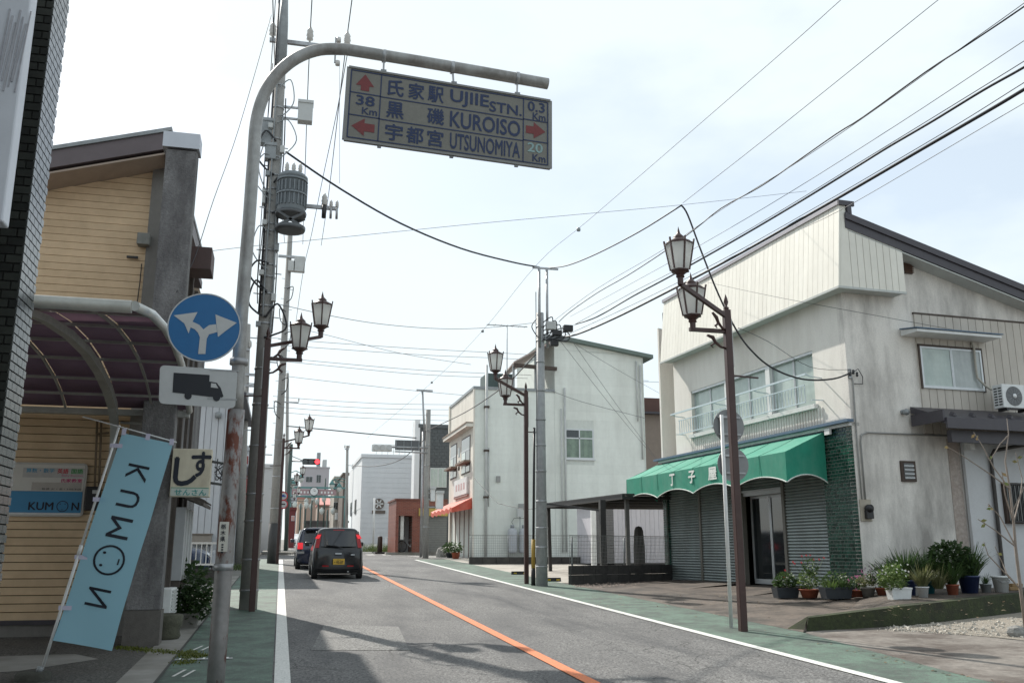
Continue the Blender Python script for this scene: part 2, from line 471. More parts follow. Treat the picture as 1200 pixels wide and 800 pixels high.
for i in range(6):
    strip('crossing_stripe', WHITEL, lambda y, i=i: (6.9, 9.2), [46.0 + i * 1.2, 46.5 + i * 1.2], 0.0135)
sheet('road_patch', ASPH2, [(0.45, 12.35), (1.65, 12.1), (1.85, 14.9), (0.75, 15.4)], 0.0085)
sheet('road_patch', ASPH2, [(4.3, 8.2), (5.6, 8.1), (5.5, 9.05), (4.45, 9.2)], 0.0085)
# left side: gutter covers, forecourt, side lane
strip('gutter_left', GUTTER, lambda y: (-1.48, -1.1), [-5, 12.9, 30], 0.013)
strip('gutter_joint', pm('gutter joint', (0.05, 0.05, 0.045), 0.9), lambda y: (-1.125, -1.095), [-5, 12.9, 30], 0.017)
sheet('forecourt', YARD, [(-9, 5), (-1.48, 5), (-1.48, 16), (-9, 16)], 0.006)
sheet('forecourt_patch', GUTTER, [(-5.5, 10.6), (-2.6, 11.2), (-1.95, 12.0), (-2.3, 12.5), (-5.5, 12.3)], 0.010)
sheet('side_lane', GRAVEL, [(-14, 20.5), (-1.48, 20.5), (-1.48, 29), (-14, 29)], 0.006)
for (a, b, c, d) in [(-0.98, -0.9, 12.6, 13.0), (-0.88, -0.8, 12.55, 12.95), (-1.0, -0.92, 10.5, 10.95), (-0.9, -0.82, 10.45, 10.9)]:
    sheet('paint_tick', WHITEL, [(a, c), (a + 0.03, c), (b + 0.03, d), (b, d)], 0.0135)
# grate in the pavement
g = root('drain_grate', 'small steel drain grate set in the green left pavement', 'grate', (-0.78, 11.75, gz(11.75) + 0.012))
B('frame', STEEL, g, -0.32, 0.32, -0.06, 0.06, 0, 0.004)
for i in range(5): B('bar', WHITEP, g, -0.27 + i * 0.13, -0.245 + i * 0.13, -0.075, 0.075, 0.005, 0.010)
# right side
sheet('parking_lot', SLAB, [(7.67, 25.6), (30, 25.6), (30, 45.0), (7.67, 45.0)], 0.005)
# kerb of the plinth in front of the shop: level top, street slopes away below it
PZ = 0.75
kb = [gnd(944, 740), gnd(1068, 733), gnd(1200, 717), gnd(1330, 704)]
plan = [(p.x, p.y) for p in kb]
mb = MB()
apr = [(rx(y), y, gz(y) + 0.011) for y in (13.0, 15.0, 18, 21.5, 25.4)]
bfr = [(11.9, 17.2), (11.85, 17.4), (11.7, 19.5), (11.5, 22), (11.2, 25.6)]
zt = [0.62, 0.64, 0.66, 0.68, 0.70]
for i in range(4):
    a, b = apr[i], apr[i + 1]
    c, d = bfr[i + 1], bfr[i]
    mids = []
    mb.face([a, (a[0] * .45 + d[0] * .55, a[1] * .45 + d[1] * .55, a[2] * .35 + zt[i] * .65), (b[0] * .45 + c[0] * .55, b[1] * .45 + c[1] * .55, b[2] * .35 + zt[i + 1] * .65), b])
    mb.face([(a[0] * .45 + d[0] * .55, a[1] * .45 + d[1] * .55, a[2] * .35 + zt[i] * .65), (d[0], d[1], zt[i] + 0.1), (c[0], c[1], zt[i + 1] + 0.04), (b[0] * .45 + c[0] * .55, b[1] * .45 + c[1] * .55, b[2] * .35 + zt[i + 1] * .65)])
# level terrace beside the side wall
kz = [gz(p[1]) + h for p, h in zip(plan, (0.20, 0.31, 0.34, 0.34))]
k_top = [(plan[0][0] + .22, plan[0][1] + .28, kz[0]), (plan[1][0], plan[1][1] + .2, kz[1]), (plan[2][0], plan[2][1] + .2, kz[2]), (plan[3][0], plan[3][1] + .2, kz[3])]
w_in = [(11.9, 17.5, 0.72), (12.6, 17.6, 0.77), (14.5, 17.6, 0.80), (20, 17.6, 0.80)]
mid0 = (apr[0][0] * .45 + bfr[0][0] * .55, apr[0][1] * .45 + bfr[0][1] * .55, apr[0][2] * .35 + zt[0] * .65)
mb.face([apr[0], k_top[0], (mid0[0], mid0[1], mid0[2])])
mb.face([k_top[0], k_top[1], w_in[0], mid0])
mb.face([k_top[1], k_top[2], w_in[1], w_in[0]])
mb.face([k_top[2], k_top[3], w_in[3], w_in[2], w_in[1]])
from mathutils.bvhtree import BVHTree
APB = BVHTree.FromPolygons([Vector(q) for q in mb.v], mb.f)
def onapron(x, y):
    h = APB.ray_cast(CAM, ray(x, y).normalized())[0]
    return h if h is not None else CAM + ray(x, y) * ((0.7 - CAM.z) / ray(x, y).z)
tag(mb.build('shop_apron', APRON), kind='structure')
MOSS = pm('mossy kerb concrete', (0.032, 0.042, 0.014), 0.95, 0.5, 16, bump=0.6, bscale=60, dirt=(0.016, 0.015, 0.011), damt=0.85, dscale=2.5)
mb = MB()
for i in range(3):
    a, b = plan[i], plan[i + 1]
    A = (a[0], a[1], gz(a[1]) - 0.05); Bq = (b[0], b[1], gz(b[1]) - 0.05)
    At = (a[0] + (0.1 if i == 0 else 0), a[1] + 0.06, kz[i]); Bt = (b[0], b[1] + 0.06, kz[i + 1])
    mb.face([A, Bq, Bt, At])
    mb.face([At, Bt, (b[0], b[1] + .3, kz[i + 1] + 0.004), (a[0] + (.25 if i == 0 else 0), a[1] + .33, kz[i] + 0.004)])
mb.face([(plan[0][0], plan[0][1], gz(plan[0][1]) - .05), (plan[0][0] + .1, plan[0][1] + .06, kz[0]), (plan[0][0] + .25, plan[0][1] + .33, kz[0] + .004), (apr[0][0], apr[0][1] + .5, gz(13.5) + .0)])
tag(mb.build('mossy_kerb', MOSS), 'low mossy concrete kerb edging the plinth beside the flower pots', 'kerb')
sheet('near_forecourt', PAVE, [(7.12, 5), (22, 5), (22, 16.5), (13.5, 16.5), (plan[1][0], plan[1][1] + .1), (plan[0][0], plan[0][1] + .1), (rx(12.7), 12.7), (rx(10), 10), (7.14, 8.8)], 0.006)
# pebbly heap edge at the right
mb = MB()
rs = random.Random(3)
sheet('sand_patch', pm('sandy grit', (0.26, 0.23, 0.19), 0.95, 0.4, 25, bump=.5, bscale=60), [(gnd(x, y).x, gnd(x, y).y) for x, y in ((1042, 736), (1110, 742), (1215, 752), (1215, 716), (1140, 725), (1072, 733))], 0.012)
for i in range(2600):
    t = rs.random(); px = 1045 + 170 * t + rs.gauss(0, 6); py = 735 - 12 * t + rs.random() * (4 + 22 * t)
    p = gnd(px, py); s = rs.uniform(0.006, 0.02) if rs.random() < .93 else rs.uniform(.02, .045)
    if p.y > 16: continue
    M = Matrix.Rotation(rs.random() * 6, 4, Vector((rs.random(), rs.random(), rs.random() + .1)).normalized())
    pts = [M @ Vector(q) for q in ((s, 0, 0), (0, s, 0), (-s, 0, 0), (0, -s, 0), (0, 0, s * .7), (0, 0, -s * .7))]
    pts = [(q.x + p.x, q.y + p.y, q.z + p.z + s * .4) for q in pts]
    mb.idx(pts, [(0, 1, 4), (1, 2, 4), (2, 3, 4), (3, 0, 4), (1, 0, 5), (2, 1, 5), (3, 2, 5), (0, 3, 5)])
tag(mb.build('pebbles', pm('pebbles', (0.42, 0.39, 0.34), 0.9, 0.3, 20)), 'pale pebbles spread along the foot of the mossy kerb', 'pebbles', kind='stuff')
def rock(name, label, p, s, mat, seed, cat='stone'):
    rr = random.Random(seed); mb = MB(); n = 10; rings = []
    prof = [(0.25, 1.0), (0.7, 0.8), (1.0, 0.35), (0.95, 0.0)]
    pts = [(0, 0, s[2])]
    for (a, h) in prof[1:]:
        for k in range(n):
            q = rr.uniform(0.8, 1.1); an = 2 * math.pi * k / n
            pts.append((a * q * s[0] * math.cos(an), a * q * s[1] * math.sin(an), h * s[2] * rr.uniform(0.9, 1.1) if h else -0.02))
    fs = [(0, 1 + k, 1 + (k + 1) % n) for k in range(n)]
    for j in range(2):
        for k in range(n):
            fs.append((1 + j * n + k, 1 + (j + 1) * n + k, 1 + (j + 1) * n + (k + 1) % n, 1 + j * n + (k + 1) % n))
    mb.idx(pts, fs)
    o = mb.build(name, mat); o.location = p
    return tag(o, label, cat)
ROCK = pm('grey stone', (0.24, 0.235, 0.22), 0.9, 0.35, 18, bump=0.5, bscale=40)
rock('stone', 'rough grey stone lying on the pebbles at the right edge', gnd(1192, 746), (0.16, 0.13, 0.17), ROCK, 5)
# moss line at the foot of the yellow house's column, grass tufts
def tufts(name, label, pts, h, mat, n, seed, spread, cat='grass'):
    rr = random.Random(seed); mb = MB()
    for i in range(n):
        p = Vector(rr.choice(pts)) + Vector((rr.gauss(0, spread), rr.gauss(0, spread), 0))
        a = rr.random() * 6.28; l = h * rr.uniform(.4, 1.1); w = 0.006 + 0.006 * rr.random()
        d = Vector((math.cos(a), math.sin(a), 0)); o = Vector((-d.y, d.x, 0)) * w
        mb.idx([p - o, p + o, p + d * l * .25 + Vector((0, 0, l * .7)) + o * .7, p + d * l * .25 + Vector((0, 0, l * .7)) - o * .7, p + d * l * .7 + Vector((0, 0, l))], [(0, 1, 2, 3), (3, 2, 4)])
    return tag(mb.build(name, mat), label, cat, kind='stuff')
GRASSM = leafmat('grass blades', (0.05, 0.085, 0.02), (0.12, 0.16, 0.05))
MOSSY = leafmat('moss tufts', (0.09, 0.11, 0.012), (0.15, 0.17, 0.03))
tufts('moss', 'bright moss and weeds along the foot of the concrete column', [gnd(140 + i * 6, 759 + i * .6) for i in range(18)] + [gnd(226 - i * 1.6, 764 + i * 2) for i in range(8)], 0.035, MOSSY, 1600, 2, 0.07, 'moss')
tufts('weeds', 'grass growing at the kerb beside the grey gas tank', [gnd(276 + i * 1.5, 668 - i * .6) for i in range(8)], 0.22, GRASSM, 260, 4, 0.16)
# ------------------------------------------------------------------ the shop on the right
STUCCO = pm('weathered white stucco', (0.77, 0.735, 0.685), 0.9, 0.12, 30, bump=0.35, bscale=90, dirt=(0.21, 0.195, 0.18), damt=0.8, dscale=1.0, streak=0.3, dlo=.42, dhi=.68)
STUCCO2 = pm('front stucco', (0.80, 0.77, 0.715), 0.9, 0.06, 30, bump=0.15, bscale=90, dirt=(0.46, 0.42, 0.37), damt=0.5, dscale=0.9, streak=0.25)
CREAMB = pm('cream fascia boards', (0.76, 0.74, 0.665), 0.6, 0.05, 4, rnd=0.03, dirt=(0.56, 0.53, 0.46), damt=0.35, dscale=2, streak=0.15)
GREYB = pm('beige siding boards', (0.53, 0.49, 0.435), 0.65, 0.06, 4, rnd=0.05, dirt=(0.33, 0.3, 0.26), damt=0.4, dscale=2, streak=0.15)
DARKR = pm('dark roof metal', (0.055, 0.05, 0.06), 0.45, 0.15, 6)
SOFFIT = pm('pale soffit', (0.5, 0.52, 0.5), 0.7, 0.1, 5)
BLUET = pm('blue grey trim', (0.075, 0.13, 0.2), 0.5, 0.15, 8)
AWN = pm('green awning cloth', (0.018, 0.25, 0.165), 0.75, 0.12, 4, dirt=(0.09, 0.30, 0.22), damt=0.75, dscale=1.6, streak=.5)
SHUT = pm('grey green shutter slats', (0.32, 0.365, 0.36), 0.45, 0.08, 6, metal=0.25, dirt=(0.12, 0.12, 0.11), damt=0.5, dscale=1.5, streak=0.3)
TILEG = pm('dark green tile', (0.02, 0.075, 0.05), 0.18, 0.4, 9, spec=0.6)
n_, l_ = TILEG.node_tree.nodes, TILEG.node_tree.links
g_ = n_.new('ShaderNodeNewGeometry'); x_ = n_.new('ShaderNodeMix'); x_.data_type = 'RGBA'; x_.inputs[6].default_value = (.008, .03, .02, 1); x_.inputs[7].default_value = (.03, .10, .07, 1)
l_.new(g_.outputs['Random Per Island'], x_.inputs[0]); l_.new(x_.outputs[2], n_['Principled BSDF'].inputs['Base Color'])
TILEJ = pm('tile joint mortar', (0.2, 0.23, 0.205), 0.9, 0.2, 20)
BROWNW = pm('dark wood', (0.06, 0.04, 0.03), 0.6, 0.2, 10)
LETW = pm('white lettering', (0.72, 0.76, 0.72), 0.6, 0.1, 20)
PIPEC = pm('grey conduit', (0.3, 0.3, 0.29), 0.6, 0.1, 10)
shop = root('shop', 'two storey white stucco shop with green scalloped awning and cream board fascia', 'shop', (11.7, 17.33, PZ), R(3.29))
RB = Fr((11.7, 17.33, PZ), R(3.29))
HS, HE = 4.03, 5.28           # upper window band
FL = 8.1                      # length of the front
side_prof = [(0, -0.4), (9.5, -0.4), (9.5, 5.22), (0, 7.62)]
# side wall (faces the camera)
MB().prism([(x, 0, z) for x, z in side_prof], (0, 0.2, 0)).build('side_wall', STUCCO, shop)
MB().prism([(x, FL + 0.9, z) for x, z in side_prof], (0, 0.1, 0)).build('far_wall', STUCCO2, shop)
B('front_wall', STUCCO2, shop, 0.0, 0.2, 0.2, FL, HE, 7.4)
B('front_wall', STUCCO2, shop, 0.0, 0.2, 0.2, FL, 3.5, HS)
B('front_wall', STUCCO2, shop, 0.0, 0.2, 0.2, 1.2, HS, HE)
B('front_wall', STUCCO2, shop, 0.0, 0.2, 7.05, FL, HS, HE)
B('ground_floor_extension', STUCCO2, shop, 0.2, 6, FL, FL + 0.9, -0.4, 3.6)
B('core', GLASSD, shop, 1.9, 9.4, 0.22, FL - 0.02, -0.35, 5.2)
B('far_end_wall', STUCCO2, shop, 0.2, 6, FL - 0.15, FL - 0.0, 3.6, 6.6)
# roof with dark verge
rf = MB().prism([(-0.06, -0.42, 7.99), (-0.06, -0.42, 7.69), (9.9, -0.42, 5.03), (9.9, -0.42, 5.33)], (0, FL + 0.9, 0)).build('roof', DARKR, shop)
MB().prism([(-0.06, -0.46, 8.04), (-0.06, -0.46, 7.89), (9.9, -0.46, 5.23), (9.9, -0.46, 5.38)], (0, 0.04, 0)).build('verge_cap', DARKR, rf)
MB().prism([(0.0, -0.40, 7.66), (0.0, -0.40, 7.63), (9.9, -0.40, 4.98), (9.9, -0.40, 5.01)], (0, 0.4, 0)).build('soffit', SOFFIT, rf)
# fascia of cream boards, leaning: bottom further out
x0b, x0t = -0.35, -0.17
n = 46
for i in range(n):
    ya = -0.4 + (FL + 0.55) * i / n; yb = -0.4 + (FL + 0.55) * (i + 1) / n - 0.009
    MB().prism([(x0b, ya, 6.35), (x0t, ya, 8.22), (x0t + .05, ya, 8.22), (x0b + .05, ya, 6.35)], (0, yb - ya, 0)).build('fascia_board', CREAMB, shop)
MB().prism([(x0b + .03, -0.38, 6.36), (x0t + .03, -0.38, 8.21), (x0t + .2, -0.38, 8.21), (x0b + .1, -0.38, 6.36)], (0, FL + 0.5, 0)).build('fascia_backing', GREYB, shop)
m = 9
for i in range(m):
    xa = -0.15 + 1.55 * i / m; xb = -0.15 + 1.55 * (i + 1) / m - 0.012
    zt1, zt2 = min(8.2, 7.70 - xa * .267), 7.70 - xb * .267
    if i == 0:
        poly = [(x0b + .055, 6.35), (xb, 6.35), (xb, 7.74), (-.02, 7.74), (-0.02, 8.2), (x0t + .055, 8.2)]
    else:
        poly = [(xa, 6.35), (xb, 6.35), (xb, zt2), (xa, zt1)]
    MB().prism([(x, -0.4, z) for x, z in poly], (0, 0.04, 0)).build('fascia_board', CREAMB, shop)
B('fascia_soffit', SOFFIT, shop, x0b + .02, 0.0, -0.37, FL + 0.1, 6.33, 6.349)
B('fascia_soffit', SOFFIT, shop, 0.0, 1.38, -0.37, 0.0, 6.33, 6.349)
B('fascia_trim', SOFFIT, shop, x0b - .015, x0b + .03, -0.415, FL + 0.15, 6.30, 6.35)
B('fascia_trim', SOFFIT, shop, x0b + .03, 1.4, -0.415, -0.37, 6.30, 6.35)
B('parapet_cap', pm('pale cap metal', (0.36, 0.34, 0.36), 0.4, 0.1, 6, metal=0.4), shop, x0t - .04, x0t + .2, -0.40, FL + .18, 8.22, 8.31)
B('parapet_cap', DARKR, shop, x0t - .04, x0t + .36, -0.45, -0.40, 8.2, 8.31)
B('gable_post', DARKR, shop, x0t + .17, x0t + .27, -0.46, -0.36, 8.0, 8.22)
# upper front windows: three pairs of sliding sashes behind a railing
B('window_sill', WHITEP, shop, -0.1, 0.16, 1.12, 7.12, HS - .1, HS)
B('window_head', ALU, shop, 0.02, 0.16, 1.2, 7.05, HE - .06, HE - .002)
for (a, b) in [(1.2, 3.0), (3.2, 5.0), (5.2, 7.05)]:
    w = B('window', ALU, shop, 0.10, 0.15, a, b, HS, HS + .05)
    for (c, d) in [(a, (a + b) / 2), ((a + b) / 2, b)]:
        B('pane', GLASSC, w, 0.12, 0.13, c + .03, d - .03, HS + .05, HE - .06)
        B('sash', ALU, w, 0.095, 0.14, c - .015, c + .03, HS + .05, HE - .06)
        B('sash', ALU, w, 0.095, 0.14, d - .03, d + .015, HS + .05, HE - .06)
for a in (3.0, 5.0):
    B('mullion', WHITEP, shop, 0.01, 0.16, a + .005, a + .195, HS, HE - .06)
# railing
rl = root('', '', '') if False else None
RAIL = pm('pale blue rail paint', (0.55, 0.64, 0.68), 0.45, 0.08, 10)
rail = MB().bar((-.42, 0.9, HS + .62), (-.42, 7.55, HS + .62), .04).build('railing', RAIL, shop)
MB().bar((-.3, 1.15, HS + .42), (-.3, 7.3, HS + .42), .025).build('rail', RAIL, rail)
MB().bar((-.3, 1.15, HS + .03), (-.3, 7.3, HS + .03), .025).build('rail', RAIL, rail)
k = 0
while 1.15 + k * .13 < 7.31:
    y = 1.15 + k * .13; MB().bar((-.3, y, HS + .03), (-.3, y, HS + .42), .014).build('baluster', RAIL, rail); k += 1
for y in (0.92, 3.1, 5.1, 7.5):
    MB().tube([(0, y, HS + .55), (-.3, y, HS + .58), (-.42, y, HS + .62)], .014, 6).build('bracket', RAIL, rail)
    MB().bar((0, y, HS + .05), (-.3, y, HS + .05), .02).build('bracket', RAIL, rail)
# corrugated strip under the sill, blue drip edge over the awning
k = 0
while 0.95 + k * .11 < 7.2:
    y = 0.95 + k * .11; B('rib', STUCCO2, shop, -.02, 0.0, y, y + .07, 3.56, HS - .1); k += 1
B('drip_edge', BLUET, shop, -.16, 0.0, -.08, 9.35, 3.47, 3.53)
B('drip_board', WHITEP, shop, -.06, 0.19, 0.0, 9.2, 3.40, 3.468)
B('bracket', WHITEP, shop, -.12, -.065, 0.62, 0.8, 3.28, 3.41)
# shop front: shutters, door, tile pillars
B('lintel', BLUET, shop, 0.0, 0.2, 0.2, 9.0, 3.2, 3.40)
def shutter(y0, y1, z0, z1):
    s = MB()
    B_ = int((z1 - z0) / .072)
    for i in range(B_):
        z = z0 + i * .072
        s.idx([(0.12, y0, z), (0.12, y1, z), (0.075, y1, z + .03), (0.075, y0, z + .03), (0.082, y1, z + .06), (0.082, y0, z + .06), (0.12, y1, z + .071), (0.12, y0, z + .071)],
              [(0, 3, 2, 1), (3, 5, 4, 2), (5, 7, 6, 4)])
    s.box(0.13, 0.16, y0, y1, z0, z1)
    p = s.build('shutter', SHUT, shop)
    B('bottom_rail', ALU, p, 0.06, 0.13, y0, y1, z0 - .05, z0 - .002)
    return p
Z0 = 0.0
shutter(7.02, 8.86, Z0, 3.2); shutter(4.78, 6.92, Z0, 3.2); shutter(1.15, 2.78, Z0, 3.2)
shutter(2.9, 4.7, 2.30, 3.2)
for y in (6.92, 4.70, 2.8): B('shutter_post', pm('post bronze', (0.16, 0.15, 0.13), 0.5, 0.1, 10), shop, 0.05, 0.17, y, y + .1, -.05, 3.2)
B('door_lintel', ALU, shop, 0.1, 0.2, 2.9, 4.7, 2.16, 2.25)
for (a, b) in [(2.92, 3.8), (3.78, 4.68)]:
    d = B('door', ALU, shop, 0.30, 0.33, a, b, 0.0, .12)
    B('pane', GLASSD, d, 0.31, 0.32, a + .05, b - .05, .12, 2.1)
    B('stile', ALU, d, 0.29, 0.34, a, a + .055, .12, 2.15)
    B('stile', ALU, d, 0.29, 0.34, b - .055, b, .12, 2.15)
    B('rail', ALU, d, 0.29, 0.34, a, b, 2.10, 2.16)
B('door_rail', BROWNW, shop, 0.345, 0.40, 2.95, 4.65, .95, 1.0)
B('sill', GUTTER, shop, 0.0, 0.5, 1.1, 8.9, -.4, -.052)
# tile pillars: single tiles on mortar
p1 = B('tile_pillar', TILEJ, shop, 0.0, 0.3, 0.012, 1.1, -.35, 3.40)
tmb = MB()
rs = random.Random(11)
z = -.3; r_ = 0
while z < 3.38:
    y = 0.015 + (0.06 if r_ % 2 else 0)
    if r_ % 2: tmb.box(-.012, -.001, 0.015, 0.068, z, z + .058)
    while y < 1.09:
        o = rs.uniform(-.002, .003); e = min(y + .106, 1.098)
        tmb.box(-.010 + o, -.001, y + (.008 if r_ % 2 else 0), e, z, z + .056); y += .122
    # return into the doorway side
    z += .074; r_ += 1
tag(tmb.build('tile', TILEG, p1), kind='stuff')
p2 = B('tile_pillar', TILEJ, shop, 0.0, 0.3, 8.88, 9.1, -.35, 3.40)
tmb = MB(); z = -.3
while z < 3.38:
    tmb.box(-.012, -.001, 8.89, 9.09, z, z + .058); tmb.box(0.02, 0.2, 8.868, 8.879, z, z + .058); z += .068
tag(tmb.build('tile', TILEG, p2), kind='stuff')
# awning: sloped top, valance with scallops, closed ends
AX, AY0, AY1 = -1.08, 0.90, 9.35
zb, zf = 3.36, 2.90
ns = 4
L = AY1 - AY0
aw = MB()
def scal(t, lo=2.25, hi=2.42):     # scalloped lower edge, t in scallop units
    q = t % 1.0
    return lo + (hi - lo) * math.sin(math.pi * q) ** 0.8
N = ns * 16
top = [(AX, AY0 + L * i / N) for i in range(N + 1)]
for i in range(N):
    y0, y1 = top[i][1], top[i + 1][1]
    def sg(y): return 0.018 * math.sin(math.pi * ((y - AY0) / L * 4 % 1))
    aw.idx([(-.06, y0, zb), (-.06, y1, zb), (AX / 2, y1, (zb + zf) / 2 - sg(y1)), (AX / 2, y0, (zb + zf) / 2 - sg(y0)), (AX, y0, zf), (AX, y1, zf)], [(0, 1, 2, 3), (3, 2, 5, 4)], 0, True)
    aw.face([(AX, y0, zf), (AX, y1, zf), (AX + .015, y1, scal((y1 - AY0) / L * ns + 1e-9 if i < N - 1 else 0)), (AX + .015, y0, scal((y0 - AY0) / L * ns))])
awn = aw.build('awning', AWN, shop)
for (yy, nm) in ((AY0, 0), (AY1, 1)):
    e = MB(); M = 12
    for i in range(M):
        a, b = i / M, (i + 1) / M
        xa, xb = AX * (1 - a) - .06 * a, AX * (1 - b) - .06 * b
        e.face([(xa, yy, zf + (zb - zf) * a), (xb, yy, zf + (zb - zf) * b), (xb, yy, scal(b if i < M - 1 else 0.0)), (xa, yy, scal(a))])
    e.build('end_panel', AWN, awn)
for i in range(1, 8):
    yy = AY0 + L * i / 8
    MB().tube([(-.06, yy, zb + .006), (AX / 2, yy, (zb + zf) / 2 + .004), (AX - .004, yy, zf + .004), (AX - .004, yy, 2.47)], .006, 4).build('seam', AWN, awn)
# white piping along the scallops
pip = [(AX - .012, AY0 + L * i / N, scal(0 if i in (0, N) else i / N * ns)) for i in range(N + 1)]
MB().tube(pip, .014, 5).build('piping', LETW, awn)
MB().tube([(AX * (1 - i / 12) - .06 * i / 12, AY0 - .012, scal(i / 12 if 0 < i < 12 else 0)) for i in range(13)], .014, 5).build('piping', LETW, awn)
for (ch, pa, pb) in (('丁', 784.5, 790.5), ('子', 806.5, 814.5), ('屋', 830, 840)):
    A_, B_ = RB.px(pa, 556, x=AX - .006), RB.px(pb, 562, x=AX - .006)
    w_ = abs(A_.y - B_.y)
    text(ch, lambda u, v, A_=A_, B_=B_: (AX - .008 + .0, A_.y + (B_.y - A_.y) * u, 2.53 + .30 * v), LETW, awn, bold=0.035)
# ---- things on the side wall
k = 0
for i in range(26):       # vertical siding boards on the set-back part
    xa = 1.86 + i * .212
    zt = 5.98 - 0.0 * xa; zr = 7.62 - (xa + .2) * .2526 - 0.1
    B('siding_board', GREYB, shop, xa, xa + .198, -.035, 0.0, 3.3, min(zt, zr))
B('siding_cap', BROWNW, shop, 1.84, 7.4, -.045, 0.0, 5.98, 6.02)
wn_ = B('side_window', ALU, shop, 1.9, 3.57, -.075, -.036, 4.30, 4.36)
B('frame', BROWNW, wn_, 1.86, 1.90, -.07, -.036, 4.28, 5.28); B('frame', BROWNW, wn_, 3.57, 3.61, -.07, -.036, 4.28, 5.28)
B('frame', BROWNW, wn_, 1.86, 3.61, -.07, -.036, 5.24, 5.29)
for (a, b, gm) in [(1.9, 2.75, 0), (2.72, 3.57, 1)]:
    B('pane', [GLASSC, pm('lace curtain glass', (0.42, 0.45, 0.44), 0.12, 0.15, 3, spec=0.7, dirt=(0.26, 0.3, 0.29), damt=0.7, dscale=3, streak=.15)][gm], wn_, a + .04, b - .04, -.056, -.05, 4.36, 5.2)
    B('sash', ALU, wn_, a, a + .045, -.072, -.04, 4.36, 5.2); B('sash', ALU, wn_, b - .045, b, -.072, -.04, 4.36, 5.2)
    B('sash', ALU, wn_, a, b, -.072, -.04, 5.2, 5.24)
hd = MB().prism([(1.45, -.55, 5.44), (1.45, -.04, 5.44), (1.45, -.04, 5.58), (1.45, -.55, 5.50)], (2.28, 0, 0)).build('window_hood', WHITEP, shop)
MB().prism([(1.42, -.58, 5.506), (1.42, -.04, 5.586), (1.42, -.04, 5.61), (1.42, -.58, 5.53)], (2.34, 0, 0)).build('hood_cap', BLUET, hd)
# dark vent, wall lamp, small window, meter, conduits
v = B('vent', BROWNW, shop, 1.72, 1.93, -.05, -.001, 6.92, 7.17)
for i in range(5): B('slat', pm('rust', (0.10, 0.05, 0.03), 0.9, 0.3, 20), v, 1.70, 1.95, -.07, -.05, 6.94 + i * .045, 6.96 + i * .045)
l_ = MB().cyl((1.32, 0, 3.74), (1.32, -.06, 3.74), .05).build('wall_vent', GREYM, shop)
MB().lathe([(0, -.09), (.06, -.07), (.075, -.02), (.06, 0)], (1.32, -.1, 3.74), 12, M=Matrix.Rotation(R(-60), 4, 'X')).build('hood', GREYM, l_)
sw = B('small_window', BROWNW, shop, 1.13, 1.50, -.05, -.001, 2.24, 2.68)
B('pane', GLASSD, sw, 1.19, 1.44, -.056, -.052, 2.29, 2.63)
for i in range(4): B('louvre', ALU, sw, 1.19, 1.44, -.075, -.058, 2.31 + i * .085, 2.33 + i * .085)
mt = B('meter_board', pm('meter board', (0.4, 0.36, 0.29), 0.7, 0.15, 8), shop, 0.03, 0.30, -.03, -.001, 1.40, 1.85, .005)
MB().lathe([(.07, 0), (.085, .05), (.08, .12), (.0, .14)], (.19, -.03, 1.66), 14, M=Matrix.Rotation(R(90), 4, 'X')).build('electric_meter', BLACKM, mt)
B('meter_box', BLACKM, mt, .11, .28, -.12, -.032, 1.45, 1.62, .01)
MB().tube([(.08, -.03, 1.85), (.08, -.03, 3.0), (.1, -.03, 4.35), (.06, -.03, 4.5)], .016, 6).build('conduit', PIPEC, shop)
MB().tube([(.17, -.03, 1.85), (.17, -.03, 3.05), (.2, -.03, 3.2), (.35, -.03, 3.26), (2.6, -.03, 3.26)], .018, 6).build('conduit', PIPEC, shop)
ins = MB().bar((.04, -.02, 4.42), (.04, -.02, 4.62), .05).build('cable_bracket', STEEL, shop)
for i in range(3):
    MB().lathe([(.02, 0), (.03, .03), (.02, .05), (.03, .08), (.012, .1)], (.0 + i * .09, -.08, 4.45 + .05 * (i % 2)), 8).build('insulator', BLACKM, ins)
MB().tube([(.05, -.03, 4.5), (.2, -.1, 4.62), (.3, -.1, 4.45), (.32, -.06, 4.3), (.12, -.04, 4.3)], .01, 5).build('cable_loop', WIRE, ins)
# patch where the old annex was torn off
B('brown_band', pm('scraped stucco', (0.40, 0.345, 0.31), 0.95, 0.3, 14, bump=0.4, dirt=(.3, .24, .2), damt=.8, dscale=2, streak=.5), shop, 2.42, 2.72, -.012, -.001, -.3, 3.2)
# low annex with dark porch roof
an = root('annex', 'low white stucco annex with dark porch roof beside the shop', 'annex', RB.m @ Vector((2.75, 0, 0)), R(3.29))
MB().box(0, 6, -.12, -.04, -.4, 3.3).build('wall', pm('annex stucco', (0.58, 0.59, 0.6), 0.9, 0.06, 25, bump=0.3, bscale=90, dirt=(0.4, 0.4, 0.39), damt=0.4, dscale=1), an)
rf = MB().prism([(-1.25, -1.05, 3.36), (-1.25, -1.05, 3.50), (-1.25, -.05, 3.86), (-1.25, -.05, 3.72)], (6, 0, 0)).build('porch_roof', DARKR, an)
B('fascia', DARKR, rf, -1.25, 4.75, -1.1, -1.05, 3.27, 3.49)
B('fascia', DARKR, rf, -1.30, -1.25, -1.05, -.1, 3.42, 3.66)
for i in range(9):
    MB().prism([(-.9 + i * .5, -.9, 3.565), (-.85 + i * .5, -.9, 3.635), (-.8 + i * .5, -.9, 3.565)], (0, .12, .04)).build('snow_guard', DARKR, rf)
B('beam', DARKR, an, -.95, 5, -.85, -.72, 3.02, 3.27)
B('bracket', WHITEP, an, .02, .14, -.3, -.121, 2.95, 3.12)
